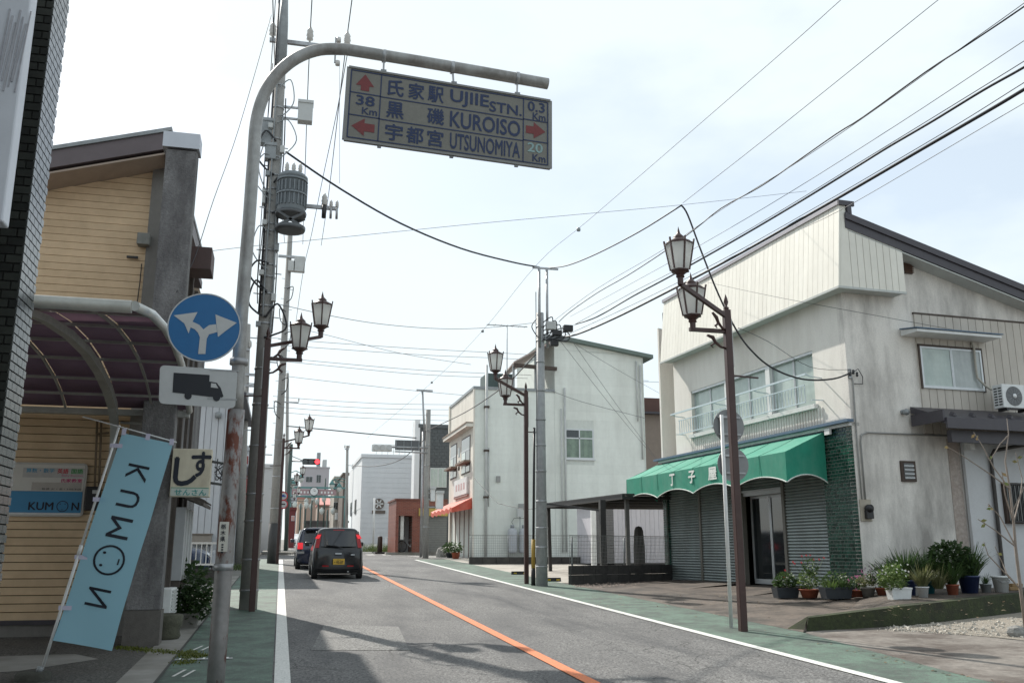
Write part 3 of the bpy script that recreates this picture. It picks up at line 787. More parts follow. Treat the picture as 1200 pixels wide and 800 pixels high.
dp = MB().tube([(1.15, -.75, 3.05), (.72, -.22, 2.95), (.66, -.18, 2.8), (.64, -.18, .2), (.64, -.18, -.05)], .04, 8).build('downpipe', pm('dark downpipe', (0.04, 0.035, 0.032), 0.5, 0.2, 8), an)
bw = B('barred_window', BROWNW, an, .90, 2.3, -.2, -.121, 1.38, 2.26)
B('pane', GLASSD, bw, .96, 2.24, -.207, -.202, 1.44, 2.2)
for i in range(12): B('bar', BLACKM, bw, .97 + i * .108, .99 + i * .108, -.26, -.235, 1.40, 2.24)
B('bar', BLACKM, bw, .92, 2.28, -.265, -.235, 1.40, 1.43); B('bar', BLACKM, bw, .92, 2.28, -.265, -.235, 2.21, 2.24)
# air conditioner on the porch roof
ac = root('air_conditioner', 'white air conditioner outdoor unit standing on the dark porch roof', 'air conditioner', RB.m @ Vector((3.42, -.42, 3.80)), R(3.29))
B('casing', WPLAST, ac, 0, .78, -.28, .0, .04, .56, .012)
M90 = Matrix.Rotation(R(90), 4, 'X')
MB().lathe([(.215, 0), (.215, .012)], (.30, -.281, .30), 24, M=M90).build('fan_grille', pm('fan shade', (0.13, 0.135, 0.14), 0.5), ac)
MB().lathe([(.05, 0), (.05, .02), (.0, .022)], (.30, -.292, .30), 14, M=M90).build('fan_hub', WPLAST, ac)
for i in range(12):
    a = i * math.pi / 6
    MB().bar((.30 + .05 * math.cos(a), -.297, .30 + .05 * math.sin(a)), (.30 + .21 * math.cos(a), -.297, .30 + .21 * math.sin(a)), .006).build('grille_wire', GREYM, ac)
for i in range(7):
    for j in range(2): B('side_slot', BLACKM, ac, -.004, .0, -.25 + j * .12, -.16 + j * .12, .1 + i * .06, .13 + i * .06)
B('foot', BLACKM, ac, .08, .14, -.27, -.02, -.02, .04); B('foot', BLACKM, ac, .62, .68, -.27, -.02, -.02, .04)
tag(MB().tube([RB.m @ Vector(q) for q in ((3.30, -.1, 5.42), (3.36, -.1, 5.3), (3.35, -.1, 4.9), (3.36, -.1, 4.6), (3.5, -.15, 4.42), (3.6, -.2, 4.33), (3.7, -.3, 4.3))], .026, 8).build('hose', pm('pipe wrap', (0.42, 0.4, 0.35), 0.8, 0.15, 15)), 'beige wrapped pipe hanging down to the air conditioner', 'pipe')
# ------------------------------------------------------------------ pale green-white building across the lot
PALE = pm('pale panel wall', (0.75, 0.78, 0.73), 0.65, 0.05, 4, rnd=0.025, dirt=(0.5, 0.51, 0.47), damt=0.6, dscale=0.8, streak=0.15)
PALEF = pm('cream front wall', (0.72, 0.68, 0.61), 0.8, 0.06, 6, dirt=(0.42, 0.38, 0.33), damt=0.5, dscale=1, streak=0.25)
JOINT = pm('panel joint', (0.6, 0.63, 0.59), 0.8, 0.1, 6)
REDC = pm('faded red awning cloth', (0.55, 0.085, 0.05), 0.7, 0.2, 5, dirt=(0.5, 0.2, 0.15), damt=0.6, dscale=2)
PINKW = pm('pinkish shutter', (0.52, 0.42, 0.39), 0.7, 0.08, 6)
wb = root('panel_building', 'tall pale green panelled building with red front awning across the parking lot', 'building', (9.18, 45.43, 1.21))
WB = Fr((9.18, 45.43, 1.21))
PH = 0.46
def panels(x0, x1, zlo, zhi, hole=None):
    z = zlo
    while z < zhi(0.5 * (x0 + x1)) - .02:
        z2 = min(z + PH, 99)
        segs = [(x0, x1)]
        if hole and z2 > hole[2] and z < hole[3]:
            segs = [(x0, hole[0]), (hole[1], x1)]
        for (a, b) in segs:
            ta, tb = zhi(a), zhi(b)
            if z2 - .02 <= min(ta, tb): poly = [(a, z), (b, z), (b, z2 - .004), (a, z2 - .004)]
            else:
                poly = [(a, z), (b, z), (b, max(z + .01, min(tb, z2 - .006))), (a, max(z + .01, min(ta, z2 - .006)))]
            MB().prism([(p, 0, q) for p, q in poly], (0, .04, 0)).build('wall_panel', PALE, wb)
        z = z2
hi = lambda x: 11.2 - (x - 4.3) * .155
panels(0.04, 4.2, 0.05, lambda x: 8.36)
panels(4.24, 9.1, 0.05, hi, (4.75, 6.33, 4.93, 6.51))
B('core', JOINT, wb, 0.12, 4.24, .006, 7.0, -.3, 8.3)
MB().prism([(4.24, .006, -.3), (9.1, .006, -.3), (9.1, .006, hi(9.1)), (4.24, .006, hi(4.24))], (0, 8, 0)).build('core', JOINT, wb)
MB().prism([(4.1, -.3, 11.2), (9.65, -.3, 10.35), (9.65, -.3, 10.55), (4.1, -.3, 11.4)], (0, 8.6, 0)).build('roof', pm('green roof edge', (0.13, 0.17, 0.15), 0.6, 0.1, 5), wb)
B('roof_edge', GREYM, wb, -.05, 4.24, -.06, 7.0, 8.36, 8.5)
B('corner_trim', PALEF, wb, -.04, 0.04, -.04, .1, -.2, 8.36)
B('corner_trim', JOINT, wb, 9.1, 9.16, -.03, .1, -.2, 10.45)
# front to the street
B('front_wall', PALEF, wb, 0.0, 0.12, .04, 7.0, 2.9, 8.36)
B('front_wall', PALEF, wb, 0.0, 0.12, 6.6, 7.0, -.2, 2.9); B('front_wall', PALEF, wb, 0.0, 0.12, .04, .3, -.2, 2.9)
B('front_pier', PALEF, wb, -.08, 0.0, 6.75, 7.05, 6.6, 8.5)
B('cornice', PALEF, wb, -.38, 0.0, .0, 7.05, 6.45, 6.62); B('cornice_cap', pm('cornice stain', (0.25, 0.2, 0.16), 0.8, 0.2, 6), wb, -.42, 0.0, -.02, 7.08, 6.62, 6.68)
for (a, b) in [(0.85, 3.2), (4.6, 6.6)]:
    w = B('window', BROWNW, wb, -.02, 0.03, a, b, 4.25, 6.15)
    B('pane', GLASSD, w, -.03, -.021, a + .1, (a + b) / 2 - .04, 4.32, 5.4); B('pane', GLASSC, w, -.03, -.021, (a + b) / 2 + .04, b - .1, 4.32, 5.4)
    B('pane', GLASSD, w, -.03, -.021, a + .1, b - .1, 5.48, 6.08)
    B('sash', ALU, w, -.045, -.03, a + .05, b - .05, 5.4, 5.48); B('sash', ALU, w, -.045, -.03, (a + b) / 2 - .04, (a + b) / 2 + .04, 4.3, 5.4)
    B('hood', pm('worn hood', (0.2, 0.15, 0.12), 0.8, 0.2, 6), w, -.35, -.02, a - .1, b + .1, 4.75, 4.85)
for z in (4.6, 5.3): B('small_window', GLASSD, wb, -.02, 0.0, 3.75, 4.15, z, z + .5)
B('shopfront', PINKW, wb, 0.15, 0.2, .3, 6.6, -.2, 2.9)
for i in range(5): B('shutter_post', pm('shutter shade', (0.3, 0.24, 0.22), 0.7), wb, 0.08, 0.15, .3 + i * 1.25, .38 + i * 1.25, -.2, 2.9)
sg = B('sign_board', WHITEP, wb, -.12, 0.0, 1.2, 4.8, 3.2, 4.05)
B('sign_frame', pm('sign brown', (0.3, 0.2, 0.18), 0.6), sg, -.10, -.01, 1.1, 4.9, 3.08, 3.2)
for i in range(4): B('sign_mark', pm('sign mark', (0.5, 0.35, 0.35), 0.7), sg, -.125, -.121, 1.7 + i * .7, 2.1 + i * .7, 3.45, 3.8)
# red awning: slope, wavy front, folded end
ra = MB(); K = 16
for i in range(K):
    a, b = .15 + 6.6 * i / K, .15 + 6.6 * (i + 1) / K
    da, db = .06 * math.sin(i * 2.1), .06 * math.sin((i + 1) * 2.1)
    ra.idx([(0, a, 2.95), (0, b, 2.95), (-1.05, b, 2.42 + db), (-1.05, a, 2.42 + da), (-1.05, b, 2.2 + db), (-1.05, a, 2.2 + da)], [(0, 1, 2, 3), (3, 2, 4, 5)])
ra.idx([(0, .15, 2.95), (-1.05, .15, 2.42), (-1.05, .15, 2.2), (0, .15, 2.4)], [(0, 1, 2, 3)])
ra.build('red_awning', REDC, wb)
# side window and pipes
w = B('side_window', ALU, wb, 4.77, 6.31, -.03, .04, 4.95, 5.02)
B('frame', ALU, wb and w, 4.77, 4.84, -.03, .04, 5.02, 6.49); B('frame', ALU, w, 6.24, 6.31, -.03, .04, 5.02, 6.49); B('frame', ALU, w, 4.84, 6.24, -.03, .04, 6.42, 6.49)
B('frame', ALU, w, 4.84, 6.24, -.03, .03, 5.98, 6.04); B('frame', ALU, w, 5.51, 5.57, -.03, .03, 5.02, 6.42)
GLASSW = pm('green curtain glass', (.17, .235, .175), .12, .3, 4, spec=.7, dirt=(.06, .09, .07), damt=.8, dscale=3, streak=.12)
B('pane', GLASSW, w, 4.84, 5.51, -.012, .0, 5.02, 5.98); B('pane', GLASSW, w, 5.57, 6.24, -.012, .0, 5.02, 5.98)
B('pane', GLASSD, w, 4.84, 5.51, -.012, .0, 6.04, 6.42); B('pane', GLASSW, w, 5.57, 6.24, -.012, .0, 6.04, 6.42)
B('sill', ALU, w, 4.7, 6.38, -.08, -.001, 4.89, 4.945)
for (x, z0, z1, r) in [(.62, .1, 9.6, .07), (.75, 2.5, 5.4, .03), (4.55, .3, 7.5, .035), (4.75, .3, 8.6, .05), (8.95, 5, 10, .045), (8.75, 7, 10.2, .04)]:
    MB().tube([(x, -.1, z0), (x, -.1, z1)], r, 8).build('wall_pipe', LGREY, wb)
for z in (2.9, 5.2, 7.4): B('pipe_strap', BROWNW, wb, .5, .76, -.18, -.001, z, z + .1)
B('switch_box', PIPEC, wb, 1.15, 1.35, -.1, -.001, 3.7, 4.0); B('wall_fitting', PIPEC, wb, 2.3, 2.55, -.12, -.001, 2.35, 2.65)
# rooftop: dark tank box, lean-to roof and antenna
B('roof_box', pm('dark green box', (0.06, 0.09, 0.085), 0.6), wb, .85, 2.3, 1.0, 2.6, 8.5, 9.4)
PK = pm('pinkish corrugated roof', (0.44, 0.36, 0.33), 0.8, 0.1, 5)
lt = MB().prism([(2.0, -.25, 9.75), (2.0, 3.2, 9.4), (4.3, 3.2, 11.1), (4.3, -.25, 11.1)], (0, 0, .08)).build('lean_to_roof', PK, wb)
MB().bar((2.05, 0, 8.5), (2.05, 0, 9.75), .1).build('post', GREYM, lt); MB().bar((3.2, 0, 8.5), (3.2, 0, 10.5), .07).build('post', GREYM, lt)
MB().bar((2.0, -.2, 9.65), (4.3, -.2, 9.55), .18).build('beam', BROWNW, lt)
ant = root('antenna', 'thin rooftop television antenna above the pale building', 'antenna', WB.m @ Vector((1.85, .6, 8.5)))
MB().tube([(0, 0, 0), (0, 0, 3.4)], .025, 6).build('mast', GREYM, ant)
MB().bar((-1.1, 0, 3.4), (1.1, 0, 3.4), .04).build('boom', GREYM, ant)
for i in range(7): MB().bar((-1 + i * .33, -.25, 3.4), (-1 + i * .33, .25, 3.4), .015).build('element', GREYM, ant)
ant2 = tag(MB().tube([WB.m @ Vector((3.35, -.2, 8.5)), WB.m @ Vector((3.33, -.2, 13.6))], .022, 6).build('mast', GREYM), 'tall thin mast rising beside the lean-to roof', 'mast')
# gas cylinders
GAS = pm('gas cylinder grey', (0.42, 0.44, 0.47), 0.5, 0.1, 8, dirt=(0.3, 0.25, 0.22), damt=0.3, dscale=3)
for i, lb in ((0, 'grey gas cylinder against the pale wall, the left of the pair'), (1, 'grey gas cylinder against the pale wall, the right of the pair')):
    g = root('gas_cylinder', lb, 'gas cylinder', WB.m @ Vector((1.9 + i * .58, -.35, .25)), group='gas cylinders by the pale wall')
    MB().lathe([(.16, 0), (.235, .03), (.24, .1), (.24, 1.0), (.21, 1.12), (.1, 1.2), (.06, 1.22)], n=16).build('tank', GAS, g)
    MB().lathe([(.1, 1.2), (.1, 1.36), (.09, 1.36)], n=10).build('valve_guard', GREYM, g)
gp = root('gas_regulator', 'gas meter on a thin pipe above the two cylinders', 'gas meter', WB.m @ Vector((2.3, -.2, .25)))
MB().tube([(0, -.1, 0), (0, -.1, 1.75)], .02, 6).build('pipe', GREYM, gp)
B('meter', LGREY, gp, -.14, .14, -.2, -.02, 1.75, 2.15)
for s in (-1, 1): MB().tube([(0, -.1, 1.7), (s * .3, -.1, 1.68), (s * .42, -.1, 1.5), (s * .32, -.1, 1.3)], .012, 6).build('hose', BLACKM, gp)
# ------------------------------------------------------------------ brown house behind
bh = root('brown_house', 'dull brown house glimpsed between the pale building and the shop', 'house', (20.6, 52, 1.3))
p0 = atY(756, 560, 52); p1 = atY(800, 467, 52)
B('wall', pm('brown grey wall', (0.27, 0.22, 0.185), 0.85, 0.08, 4), bh, p0.x - 20.6 - 1.5, 8, 0, 8, 0, 8.3)
B('upper_wall', pm('brown clad wall', (0.10, 0.05, 0.04), 0.7, 0.1, 4), bh, p0.x - 20.6 - 1.5, 8, .2, 8, 8.32, p1.z - 1.3)
B('eave', DARKR, bh, p0.x - 20.6 - 1.5, 8, -.5, 0, 8.3, 8.42)
# ------------------------------------------------------------------ parking lot: kerb walls, mesh fences, carport, shed
DARKC = pm('dark block wall', (0.045, 0.043, 0.042), 0.85, 0.3, 10, bump=0.3, dirt=(0.10, 0.095, 0.085), damt=0.5, dscale=2)
BLKM = pm('dark bronze frame', (0.035, 0.033, 0.032), 0.45, 0.15, 8)
FENCEM = pm('fence wire', (0.22, 0.22, 0.21), 0.5, 0.1, 8, metal=0.3)
def blockwall(label, a, b, z0, h, t=.14, nb=8):
    a, b = Vector(a), Vector(b); d = b - a; L = d.length; ang = math.atan2(d.y, d.x)
    w = root('low_wall', label, 'wall', (a.x, a.y, z0), ang)
    rows = 2 if h > .4 else 1
    for r in range(rows):
        for i in range(nb):
            B('block', DARKC, w, L * i / nb + .006, L * (i + 1) / nb - .006, -t / 2, t / 2, h * r / rows + .004 - (.3 if r == 0 else 0), h * (r + 1) / rows - .004)
    return w
def meshfence(label, a, b, z0, h, dx=.055, dz=.1, posts=3):
    a, b = Vector(a), Vector(b); d = b - a; L = d.length; ang = math.atan2(d.y, d.x)
    f = root('mesh_fence', label, 'fence', (a.x, a.y, z0), ang)
    m = MB(); i = 0
    while i * dx < L: m.bar((i * dx, 0, .02), (i * dx, 0, h), .006, .006); i += 1
    k = 0
    while .05 + k * dz < h: m.bar((0, 0, .05 + k * dz), (L, 0, .05 + k * dz), .007, .007); k += 1
    m.bar((0, 0, h), (L, 0, h), .016, .016)
    tag(m.build('wire', FENCEM, f), kind='stuff')
    for i in range(posts):
        x = L * (i + .06) / posts; MB().tube([(x, .03, -.02), (x, .03, h - .05)], .025, 8).build('post', GREYM, f)
    return f
w0, w1 = gnd(668, 685), Vector((11.25, 26.2, 0))
blockwall('low dark block wall between the parking lot and the shop apron', (w0.x, w0.y, 0), w1, gz(25), .50, nb=9)
meshfence('wire mesh fence on the low wall beside the shop', (w0.x, w0.y + .01, 0), w1, gz(25) + .50, .80, posts=2)
k0, k1 = gnd(549.5, 661), gnd(700, 664)
blockwall('low black block kerb below the gas cylinders', (k0.x, k0.y, 0), (15.5, k0.y, 0), gz(k0.y), .30, nb=14)
meshfence('wire mesh fence along the black kerb below the gas cylinders', (k0.x, k0.y + .02, 0), (15.5, k0.y + .02, 0), gz(k0.y) + .30, .88, dx=.08, posts=5)
cpx = gnd(645, 669)
cp = root('carport', 'black metal carport with flat roof over the parking lot', 'carport', (cpx.x, cpx.y, gz(cpx.y)))
CP = Fr((cpx.x, cpx.y, gz(cpx.y)))
NY = -6.2                      # near end of the carport, just behind the low wall
nq = CP.px(733, 580, y=NY)
zt = CP.px(642, 592, x=0).z
zt2 = nq.z
pr = MB().prism([(-.35, .25, zt), (nq.x - .1, NY, zt2), (5.6, NY, zt2 + .05), (5.6, .25, zt + .05)], (0, 0, .05)).build('roof', BLKM, cp)
for t in (0, .25, .5, .75, 1):
    yy = .2 + (NY + .05 - .2) * t; zz = zt + (zt2 - zt) * t
    MB().bar((-.3 + (nq.x + .2) * t, yy, zz - .07), (5.5, yy, zz - .05), .06, .09).build('rafter', BLKM, cp)
MB().bar((-.3, .2, zt - .06), (nq.x - .05, NY + .05, zt2 - .05), .08, .11).build('beam', BLKM, cp)
MB().bar((0, 0, 0), (-.05, 0, zt - .12), .11).build('post', BLKM, cp)
q2, q3 = CP.px(706, 610, y=-5.4), CP.px(735, 610, y=-5.9)
MB().bar((q2.x, q2.y, -.3), (q2.x, q2.y, zt2 - .1), .17).build('post', BLKM, cp)
MB().bar((q3.x, q3.y, -.3), (q3.x, q3.y, zt2 - .1), .11).build('post', pm('grey post', (0.13, 0.125, 0.115), 0.5), cp)
MB().bar((q2.x, q2.y, zt2 - .42), (q2.x - 1.3, q2.y + 2.2, zt2 - .1), .06).build('brace', BLKM, cp)
# white shed
SHEDM = pm('shed panels', (0.52, 0.51, 0.55), 0.5, 0.05, 5, rnd=.04)
s0, s1 = atY(699, 640, 36.2), atY(792, 592, 36.2)
sh = root('storage_shed', 'white ribbed storage shed with grey roller door behind the carport', 'shed', (s0.x, 36.2, gz(36.2)))
SW_ = s1.x - s0.x; SHH = s1.z - gz(36.2)
B('roof', WHITEP, sh, -.2, SW_ + .1, -.15, 2.6, SHH, SHH + .12)
nW = 14
for i in range(nW):
    a = .75 + (SW_ - .75) * i / nW
    B('wall_panel', SHEDM, sh, a + .004, a + (SW_ - .75) / nW - .004, 0, .05, .12, SHH)
B('core', SHEDM, sh, .0, SW_, .04, 2.5, .1, SHH - .01)
B('frame', WHITEP, sh, -.2, 0.0, -.03, .1, .0, SHH)
rd = B('roller_door', pm('door grey', (0.12, 0.12, 0.125), 0.55), sh, .0, .75, -.01, .03, .1, SHH - .25)
for i in range(22): B('slat', pm('door slat', (0.145, 0.145, 0.15), 0.5), rd, .02, .73, -.035, -.011, .12 + i * .1, .20 + i * .1)
B('base', DARKC, sh, .75, SW_, -.02, .03, -.2, .11)
# dark stone pillar
sp = gnd(749, 662); sp = atY(749, 640, 28.0)
o = MB().prism([(-.22, -.15, 0), (.22, -.15, 0), (.24, .15, 0), (-.24, .15, 0)], (0, 0, .0001))
mb = MB()
for (z, w) in [(0, .25)]: pass
mb.lathe([(.24, 0), (.30, .5), (.30, 1.0), (.24, 1.5), (.17, 1.62), (.0, 1.66)], (0, 0, 0), 9, sm=False)
st = mb.build('stone_pillar', pm('dark stone', (0.05, 0.048, 0.045), 0.7, 0.3, 10, bump=.4)); st.location = (sp.x, 28.0, gz(28)); st.scale = (.62, .5, .95)
tag(st, 'dark upright stone standing behind the mesh fence', 'stone')
# small black wheel stops and litter in the lot
for (x, y, lb) in [(843 - 0, 0, None)]: pass
def wheelstop(px, py, label, w=.5):
    p = gnd(px, py); o = root('wheel_stop', label, 'wheel stop', p)
    MB().prism([(-w / 2, -.07, .01), (-w / 2, .07, .01), (-w / 2, .045, .11), (-w / 2, -.045, .11)], (w, 0, 0)).build('block', RUBBER, o, .01)
    for s in (-1, 1): B('reflector', pm('yellow reflector', (0.6, 0.42, 0.03), 0.4), o, s * w * .3 - .05, s * w * .3 + .05, -.068, -.06, .03, .07)
wheelstop(609, 673, 'small black and yellow wheel stop behind the middle lamp post', .55)
wheelstop(648, 681, 'small black wheel stop right of the middle utility pole', .45)
# stones and dry leaves at the foot of the low wall
mb = MB(); rs = random.Random(8)
for i in range(420):
    p = gnd(672 + rs.random() * 105, 683 + rs.gauss(2.2, 1.8)); s = rs.uniform(.012, .04)
    mb.idx([(p.x + s, p.y, p.z + .01), (p.x, p.y + s, p.z + .01), (p.x - s, p.y, p.z + .01), (p.x, p.y - s, p.z + .01), (p.x, p.y, p.z + s)], [(0, 1, 4), (1, 2, 4), (2, 3, 4), (3, 0, 4)])
tag(mb.build('litter', pm('dry litter', (0.33, 0.26, 0.22), 0.9, 0.5, 6)), 'pale stones and dry leaves at the foot of the low dark wall', 'litter', kind='stuff')
# ------------------------------------------------------------------ tiled building corner at the left edge
TILED = pm('dark glazed tile', (0.022, 0.024, 0.02), 0.3, 0.4, 7, spec=0.4, rnd=0.4)
TILELIT = pm('skylit side tile', (0.075, 0.082, 0.082), 0.2, 0.3, 7, spec=0.8)  # same tile as the shaded front, skylight on this face put into the colour
TJ = pm('dark tile joint', (0.014, 0.014, 0.013), 0.9)
tcn = atY(64, 0, 6.6)
TX = tcn.x
tb = root('tiled_building', 'dark glazed tile building corner at the left edge', 'building', (TX, 6.6, gz(6.6)))
B('core', TJ, tb, -2.6, -.012, .012, .40, -.3, 6.4)
B('unseen_sky_blocker', pm('sky blocker grey', (.2, .2, .19), .9, .1, 5), tb, -8.0, -.62, -26.0, .38, -.3, 7.5)  # out-of-view mass added to keep sky light off the ochre wall
rs = random.Random(5)
for r in range(60):
    z = 2.2 + r * .062
    off = .0 if r % 2 else -.055
    x = 0.0 + off
    if r % 2 == 0: B('tile', TILED, tb, -.05, -.004, 0, .012, z, z + .052)
    c = 0
    while c < 4:
        a = x - .006 if c == 0 and r % 2 else x
        o = rs.uniform(-.002, .002)
        B('tile', TILED, tb, x - .104, x - .005, 0 + o, .012, z, z + .052)
        x -= .11; c += 1
mb = MB()
for r in range(104):
    z = -.2 + r * .062
    for c in range(4):
        y = .002 + c * .11 - (.055 if r % 2 else 0)
        a, b = max(.002, y), min(.402, y + .102)
        if b - a > .01: mb.box(-.012, .0, a, b, z, z + .052)
mb2 = MB()
for r in range(104):
    z = -.2 + r * .062
    for c in range(20):
        x = -.46 - c * .11 - (.055 if r % 2 else 0)
        mb2.box(x - .102, x, 0, .012, z, z + .052)
    if z < 2.19:
        for c in range(4):
            x = 0 - c * .11 - (.055 if r % 2 else 0); mb2.box(x - .102, x - .003, 0, .012, z, z + .052)
tag(mb.build('side_tile', TILELIT, tb), kind='stuff'); tag(mb2.build('front_tile', TILED, tb), kind='stuff')
# white sign board fixed in front, its edge in view
sb0 = atY(48, 0, 5.2)
wsb = root('sign_board', 'large white sign board cut off by the upper left corner', 'sign', (sb0.x - .05, 5.2, 3.25))
MB().box(-1.3, 0, 0, .12, 0, 3.0).build('panel', pm('sign white', (0.60, 0.62, 0.67), 0.4, 0.06, 3, dirt=(0.42, 0.43, 0.46), damt=.5, dscale=1.4, streak=.4), wsb, .01)
INK = pm('faded grey ink', (0.33, 0.33, 0.36), 0.7, 0.3, 20, dirt=(0.5, 0.5, 0.53), damt=.9, dscale=9, streak=.2)
for i in range(7): MB().bar((-.13 + .018 * i - .004 * (i % 2), -.004, .75 + .03 * (i % 3)), (-.10 + .018 * i, -.004, 1.25 - .04 * (i % 3)), .007 + .003 * (i % 2), .006, roll=(0, 1, 0)).build('ink_stroke', INK, wsb)
MB().bar((-.055, -.004, 1.33), (-.03, -.004, 1.42), .02, .006, roll=(0, 1, 0)).build('ink_stroke', INK, wsb)
MB().tube([(-1.1, .1, 1.5), (-1.0, 1.5, 1.5)], .03).build('bracket', STEEL, wsb)
# ------------------------------------------------------------------ yellow boarded house with concrete column
YEL = pm('ochre siding board', (0.74, 0.55, 0.355), 0.7, 0.08, 3, rnd=0.05, dirt=(0.5, 0.355, 0.21), damt=0.5, dscale=2.2, streak=1.2)
COLC = pm('rough grey render', (0.21, 0.205, 0.205), 0.95, 0.35, 26, bump=0.8, bscale=45, dirt=(0.08, 0.075, 0.077), damt=0.9, dscale=2.2, streak=.4, dlo=.4, dhi=.62)
COLS = pm('smooth grey concrete', (0.215, 0.205, 0.19), 0.9, 0.12, 10, bump=.15, dirt=(0.12, 0.11, 0.1), damt=0.6, dscale=1.5, streak=.3)
PLUM = pm('plum brown fascia', (0.115, 0.09, 0.095), 0.5, 0.1, 5)
yh = root('yellow_house', 'ochre boarded house with sloping dark eave and grey concrete column', 'house', (-1.42, 13.13, gz(13.13)))
YH = Fr((-1.42, 13.13, gz(13.13)))
top = lambda x: 7.20 + (x + .71) * .315
i = 0; z = .26
while z < 7.3:
    a, b = -6.0, -.76
    if z + .105 > top(b): break
    xl = a
    if z + .11 > top(a): xl = -.71 + (z + .112 - 7.20) / .315
    if xl < b - .05:
        MB().prism([(xl, 1.4, z), (b, 1.4, z), (b, 1.385, z + .10), (xl, 1.385, z + .10)], (0, .03, 0)).build('siding_board', YEL, yh)
        MB().prism([(xl, 1.395, z - .012), (b, 1.395, z - .012), (b, 1.395, z + .0), (xl, 1.395, z)], (0, .03, 0)).build('board_gap', BROWNW, yh) if False else None
    z += .112; i += 1
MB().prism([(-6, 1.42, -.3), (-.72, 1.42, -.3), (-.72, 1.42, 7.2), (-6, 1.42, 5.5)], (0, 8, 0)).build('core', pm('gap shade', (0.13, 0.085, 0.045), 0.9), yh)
B('plinth', COLS, yh, -6, -.72, 1.36, 1.42, -.3, .2); B('plinth_cap', DARKR, yh, -6, -.72, 1.33, 1.42, .2, .26)
MB().prism([(-.80, 1.30, -.1), (-.40, 1.30, -.1), (-.40, 1.30, 7.3), (-.80, 1.30, 7.17)], (0, .4, 0)).build('recess_wall', COLS, yh)
B('column', COLC, yh, -.45, -.03, 0.0, .28, .45, 6.80, .01)
B('column_wing', COLC, yh, -.45, -.2, .3, .8, .45, 6.75)
B('column_base', pm('column base', (0.12, 0.11, 0.1), 0.9, 0.2, 12, bump=.3), yh, -.46, -.015, -.015, .3, -.2, .448)
B('coping', pm('pale coping metal', (0.45, 0.46, 0.49), 0.35, 0.05, 4, metal=.5), yh, -.50, .0, -.04, .3, 6.82, 7.05)
B('side_wall', COLC, yh, -.4, -.14, 1.62, 5.0, -.2, 5.0)
rf = MB().prism([(-6, .75, 5.75), (-.52, .75, 7.4), (-.52, .75, 7.13), (-6, .75, 5.48)], (0, 6, 0)).build('roof', PLUM, yh)
MB().prism([(-6, .72, 5.82), (-.5, .72, 7.47), (-.5, .72, 7.41), (-6, .72, 5.76)], (0, 6.1, 0)).build('roof_sheet', GREYM, rf)
MB().prism([(-6, .80, 5.44), (-.53, .80, 7.09), (-.53, .80, 7.06), (-6, .80, 5.41)], (0, .6, 0)).build('soffit', pm('tan soffit', (0.42, 0.34, 0.28), 0.8, .1, 5), rf)
B('end_cap', BROWNW, rf, -.56, -.505, .76, 1.3, 6.95, 7.36)
q = YH.px(169.5, 283, y=1.34)
B('junction_box', pm('weathered box', (0.22, 0.22, 0.2), 0.7, .2, 10), yh, q.x - .09, q.x + .09, 1.18, 1.36, q.z - .09, q.z + .09, .008)
q = YH.px(155, 301, y=1.34)
B('wire_clamp', BLACKM, yh, q.x - .08, q.x + .08, 1.33, 1.37, q.z - .015, q.z + .015)
MB().tube([YH.px(166, 309, y=1.35), YH.px(164, 330, y=1.35), YH.px(160, 360, y=1.35)], .008, 5).build('wall_wire', WIRE, yh)
for dx in (0, 5):
    MB().tube([YH.px(114 + dx, 492, y=1.34), YH.px(111 + dx, 570, y=1.34)], .016, 6).build('conduit', pm('conduit tan', (0.2, 0.15, 0.1), 0.7), yh)
MB().tube([YH.px(114, 508, y=1.34), YH.px(128, 507, y=1.34)], .016, 6).build('conduit', MATS['conduit tan'], yh)
a, b = YH.px(102, 570, y=1.33), YH.px(116, 598, y=1.33)
mbx = B('meter_box', BLACKM, yh, a.x, b.x, 1.26, 1.37, b.z, a.z, .01)
B('plate', LGREY, mbx, a.x + .09, b.x - .02, 1.255, 1.259, a.z - .10, a.z - .05)
# wall sign: rounded frame, white upper half, blue lower half
S0, S1 = YH.px(12, 541, y=1.34), YH.px(97, 603.5, y=1.34)
sx0, sx1, sz0, sz1 = S0.x, S1.x, S1.z - .02, S0.z
ks = root('wall_sign', 'white and blue learning centre sign on the ochre boards', 'sign', YH.m @ Vector((sx0, 1.33, sz0)))
W_, H_ = sx1 - sx0, sz1 - sz0
def rrect(x0, x1, z0, z1, r, y, n=5):
    p = []
    for (cx, cz, a0) in ((x1 - r, z1 - r, 0), (x0 + r, z1 - r, 90), (x0 + r, z0 + r, 180), (x1 - r, z0 + r, 270)):
        for i in range(n + 1):
            a = R(a0 + 90 * i / n); p.append((cx + r * math.cos(a), y, cz + r * math.sin(a)))
    return p
MB().prism(rrect(0, W_, 0, H_, .06, 0), (0, .04, 0)).build('frame', pm('sign frame', (0.55, 0.52, 0.48), 0.5, .06, 6), ks)
MB().prism(rrect(.03, W_ - .03, .47 * H_, H_ - .03, .02, -.006), (0, .005, 0)).build('upper_panel', pm('sign cream', (0.66, 0.63, 0.58), 0.5, .05, 5), ks)
MB().prism(rrect(.03, W_ - .03, .07 * H_, .465 * H_, .01, -.006), (0, .005, 0)).build('lower_panel', pm('sign blue', (0.06, 0.26, 0.47), 0.45, .05, 5), ks)
B('lower_strip', WHITEP, ks, .03, W_ - .03, -.006, -.001, .035 * H_, .065 * H_)
INKB = pm('navy ink', (0.012, 0.016, 0.028), 0.6, .1, 10)
def stext(body, x0, x1, z0, z1, mat, y=-.009, bold=0.02):
    text(body, lambda u, v: (W_ * (x0 + (x1 - x0) * u), y, H_ * (z0 + (z1 - z0) * v)), mat, ks, bold=bold)
stext('KUM', .30, .61, .12, .26, INKB); stext('N', .85, .94, .12, .26, INKB)
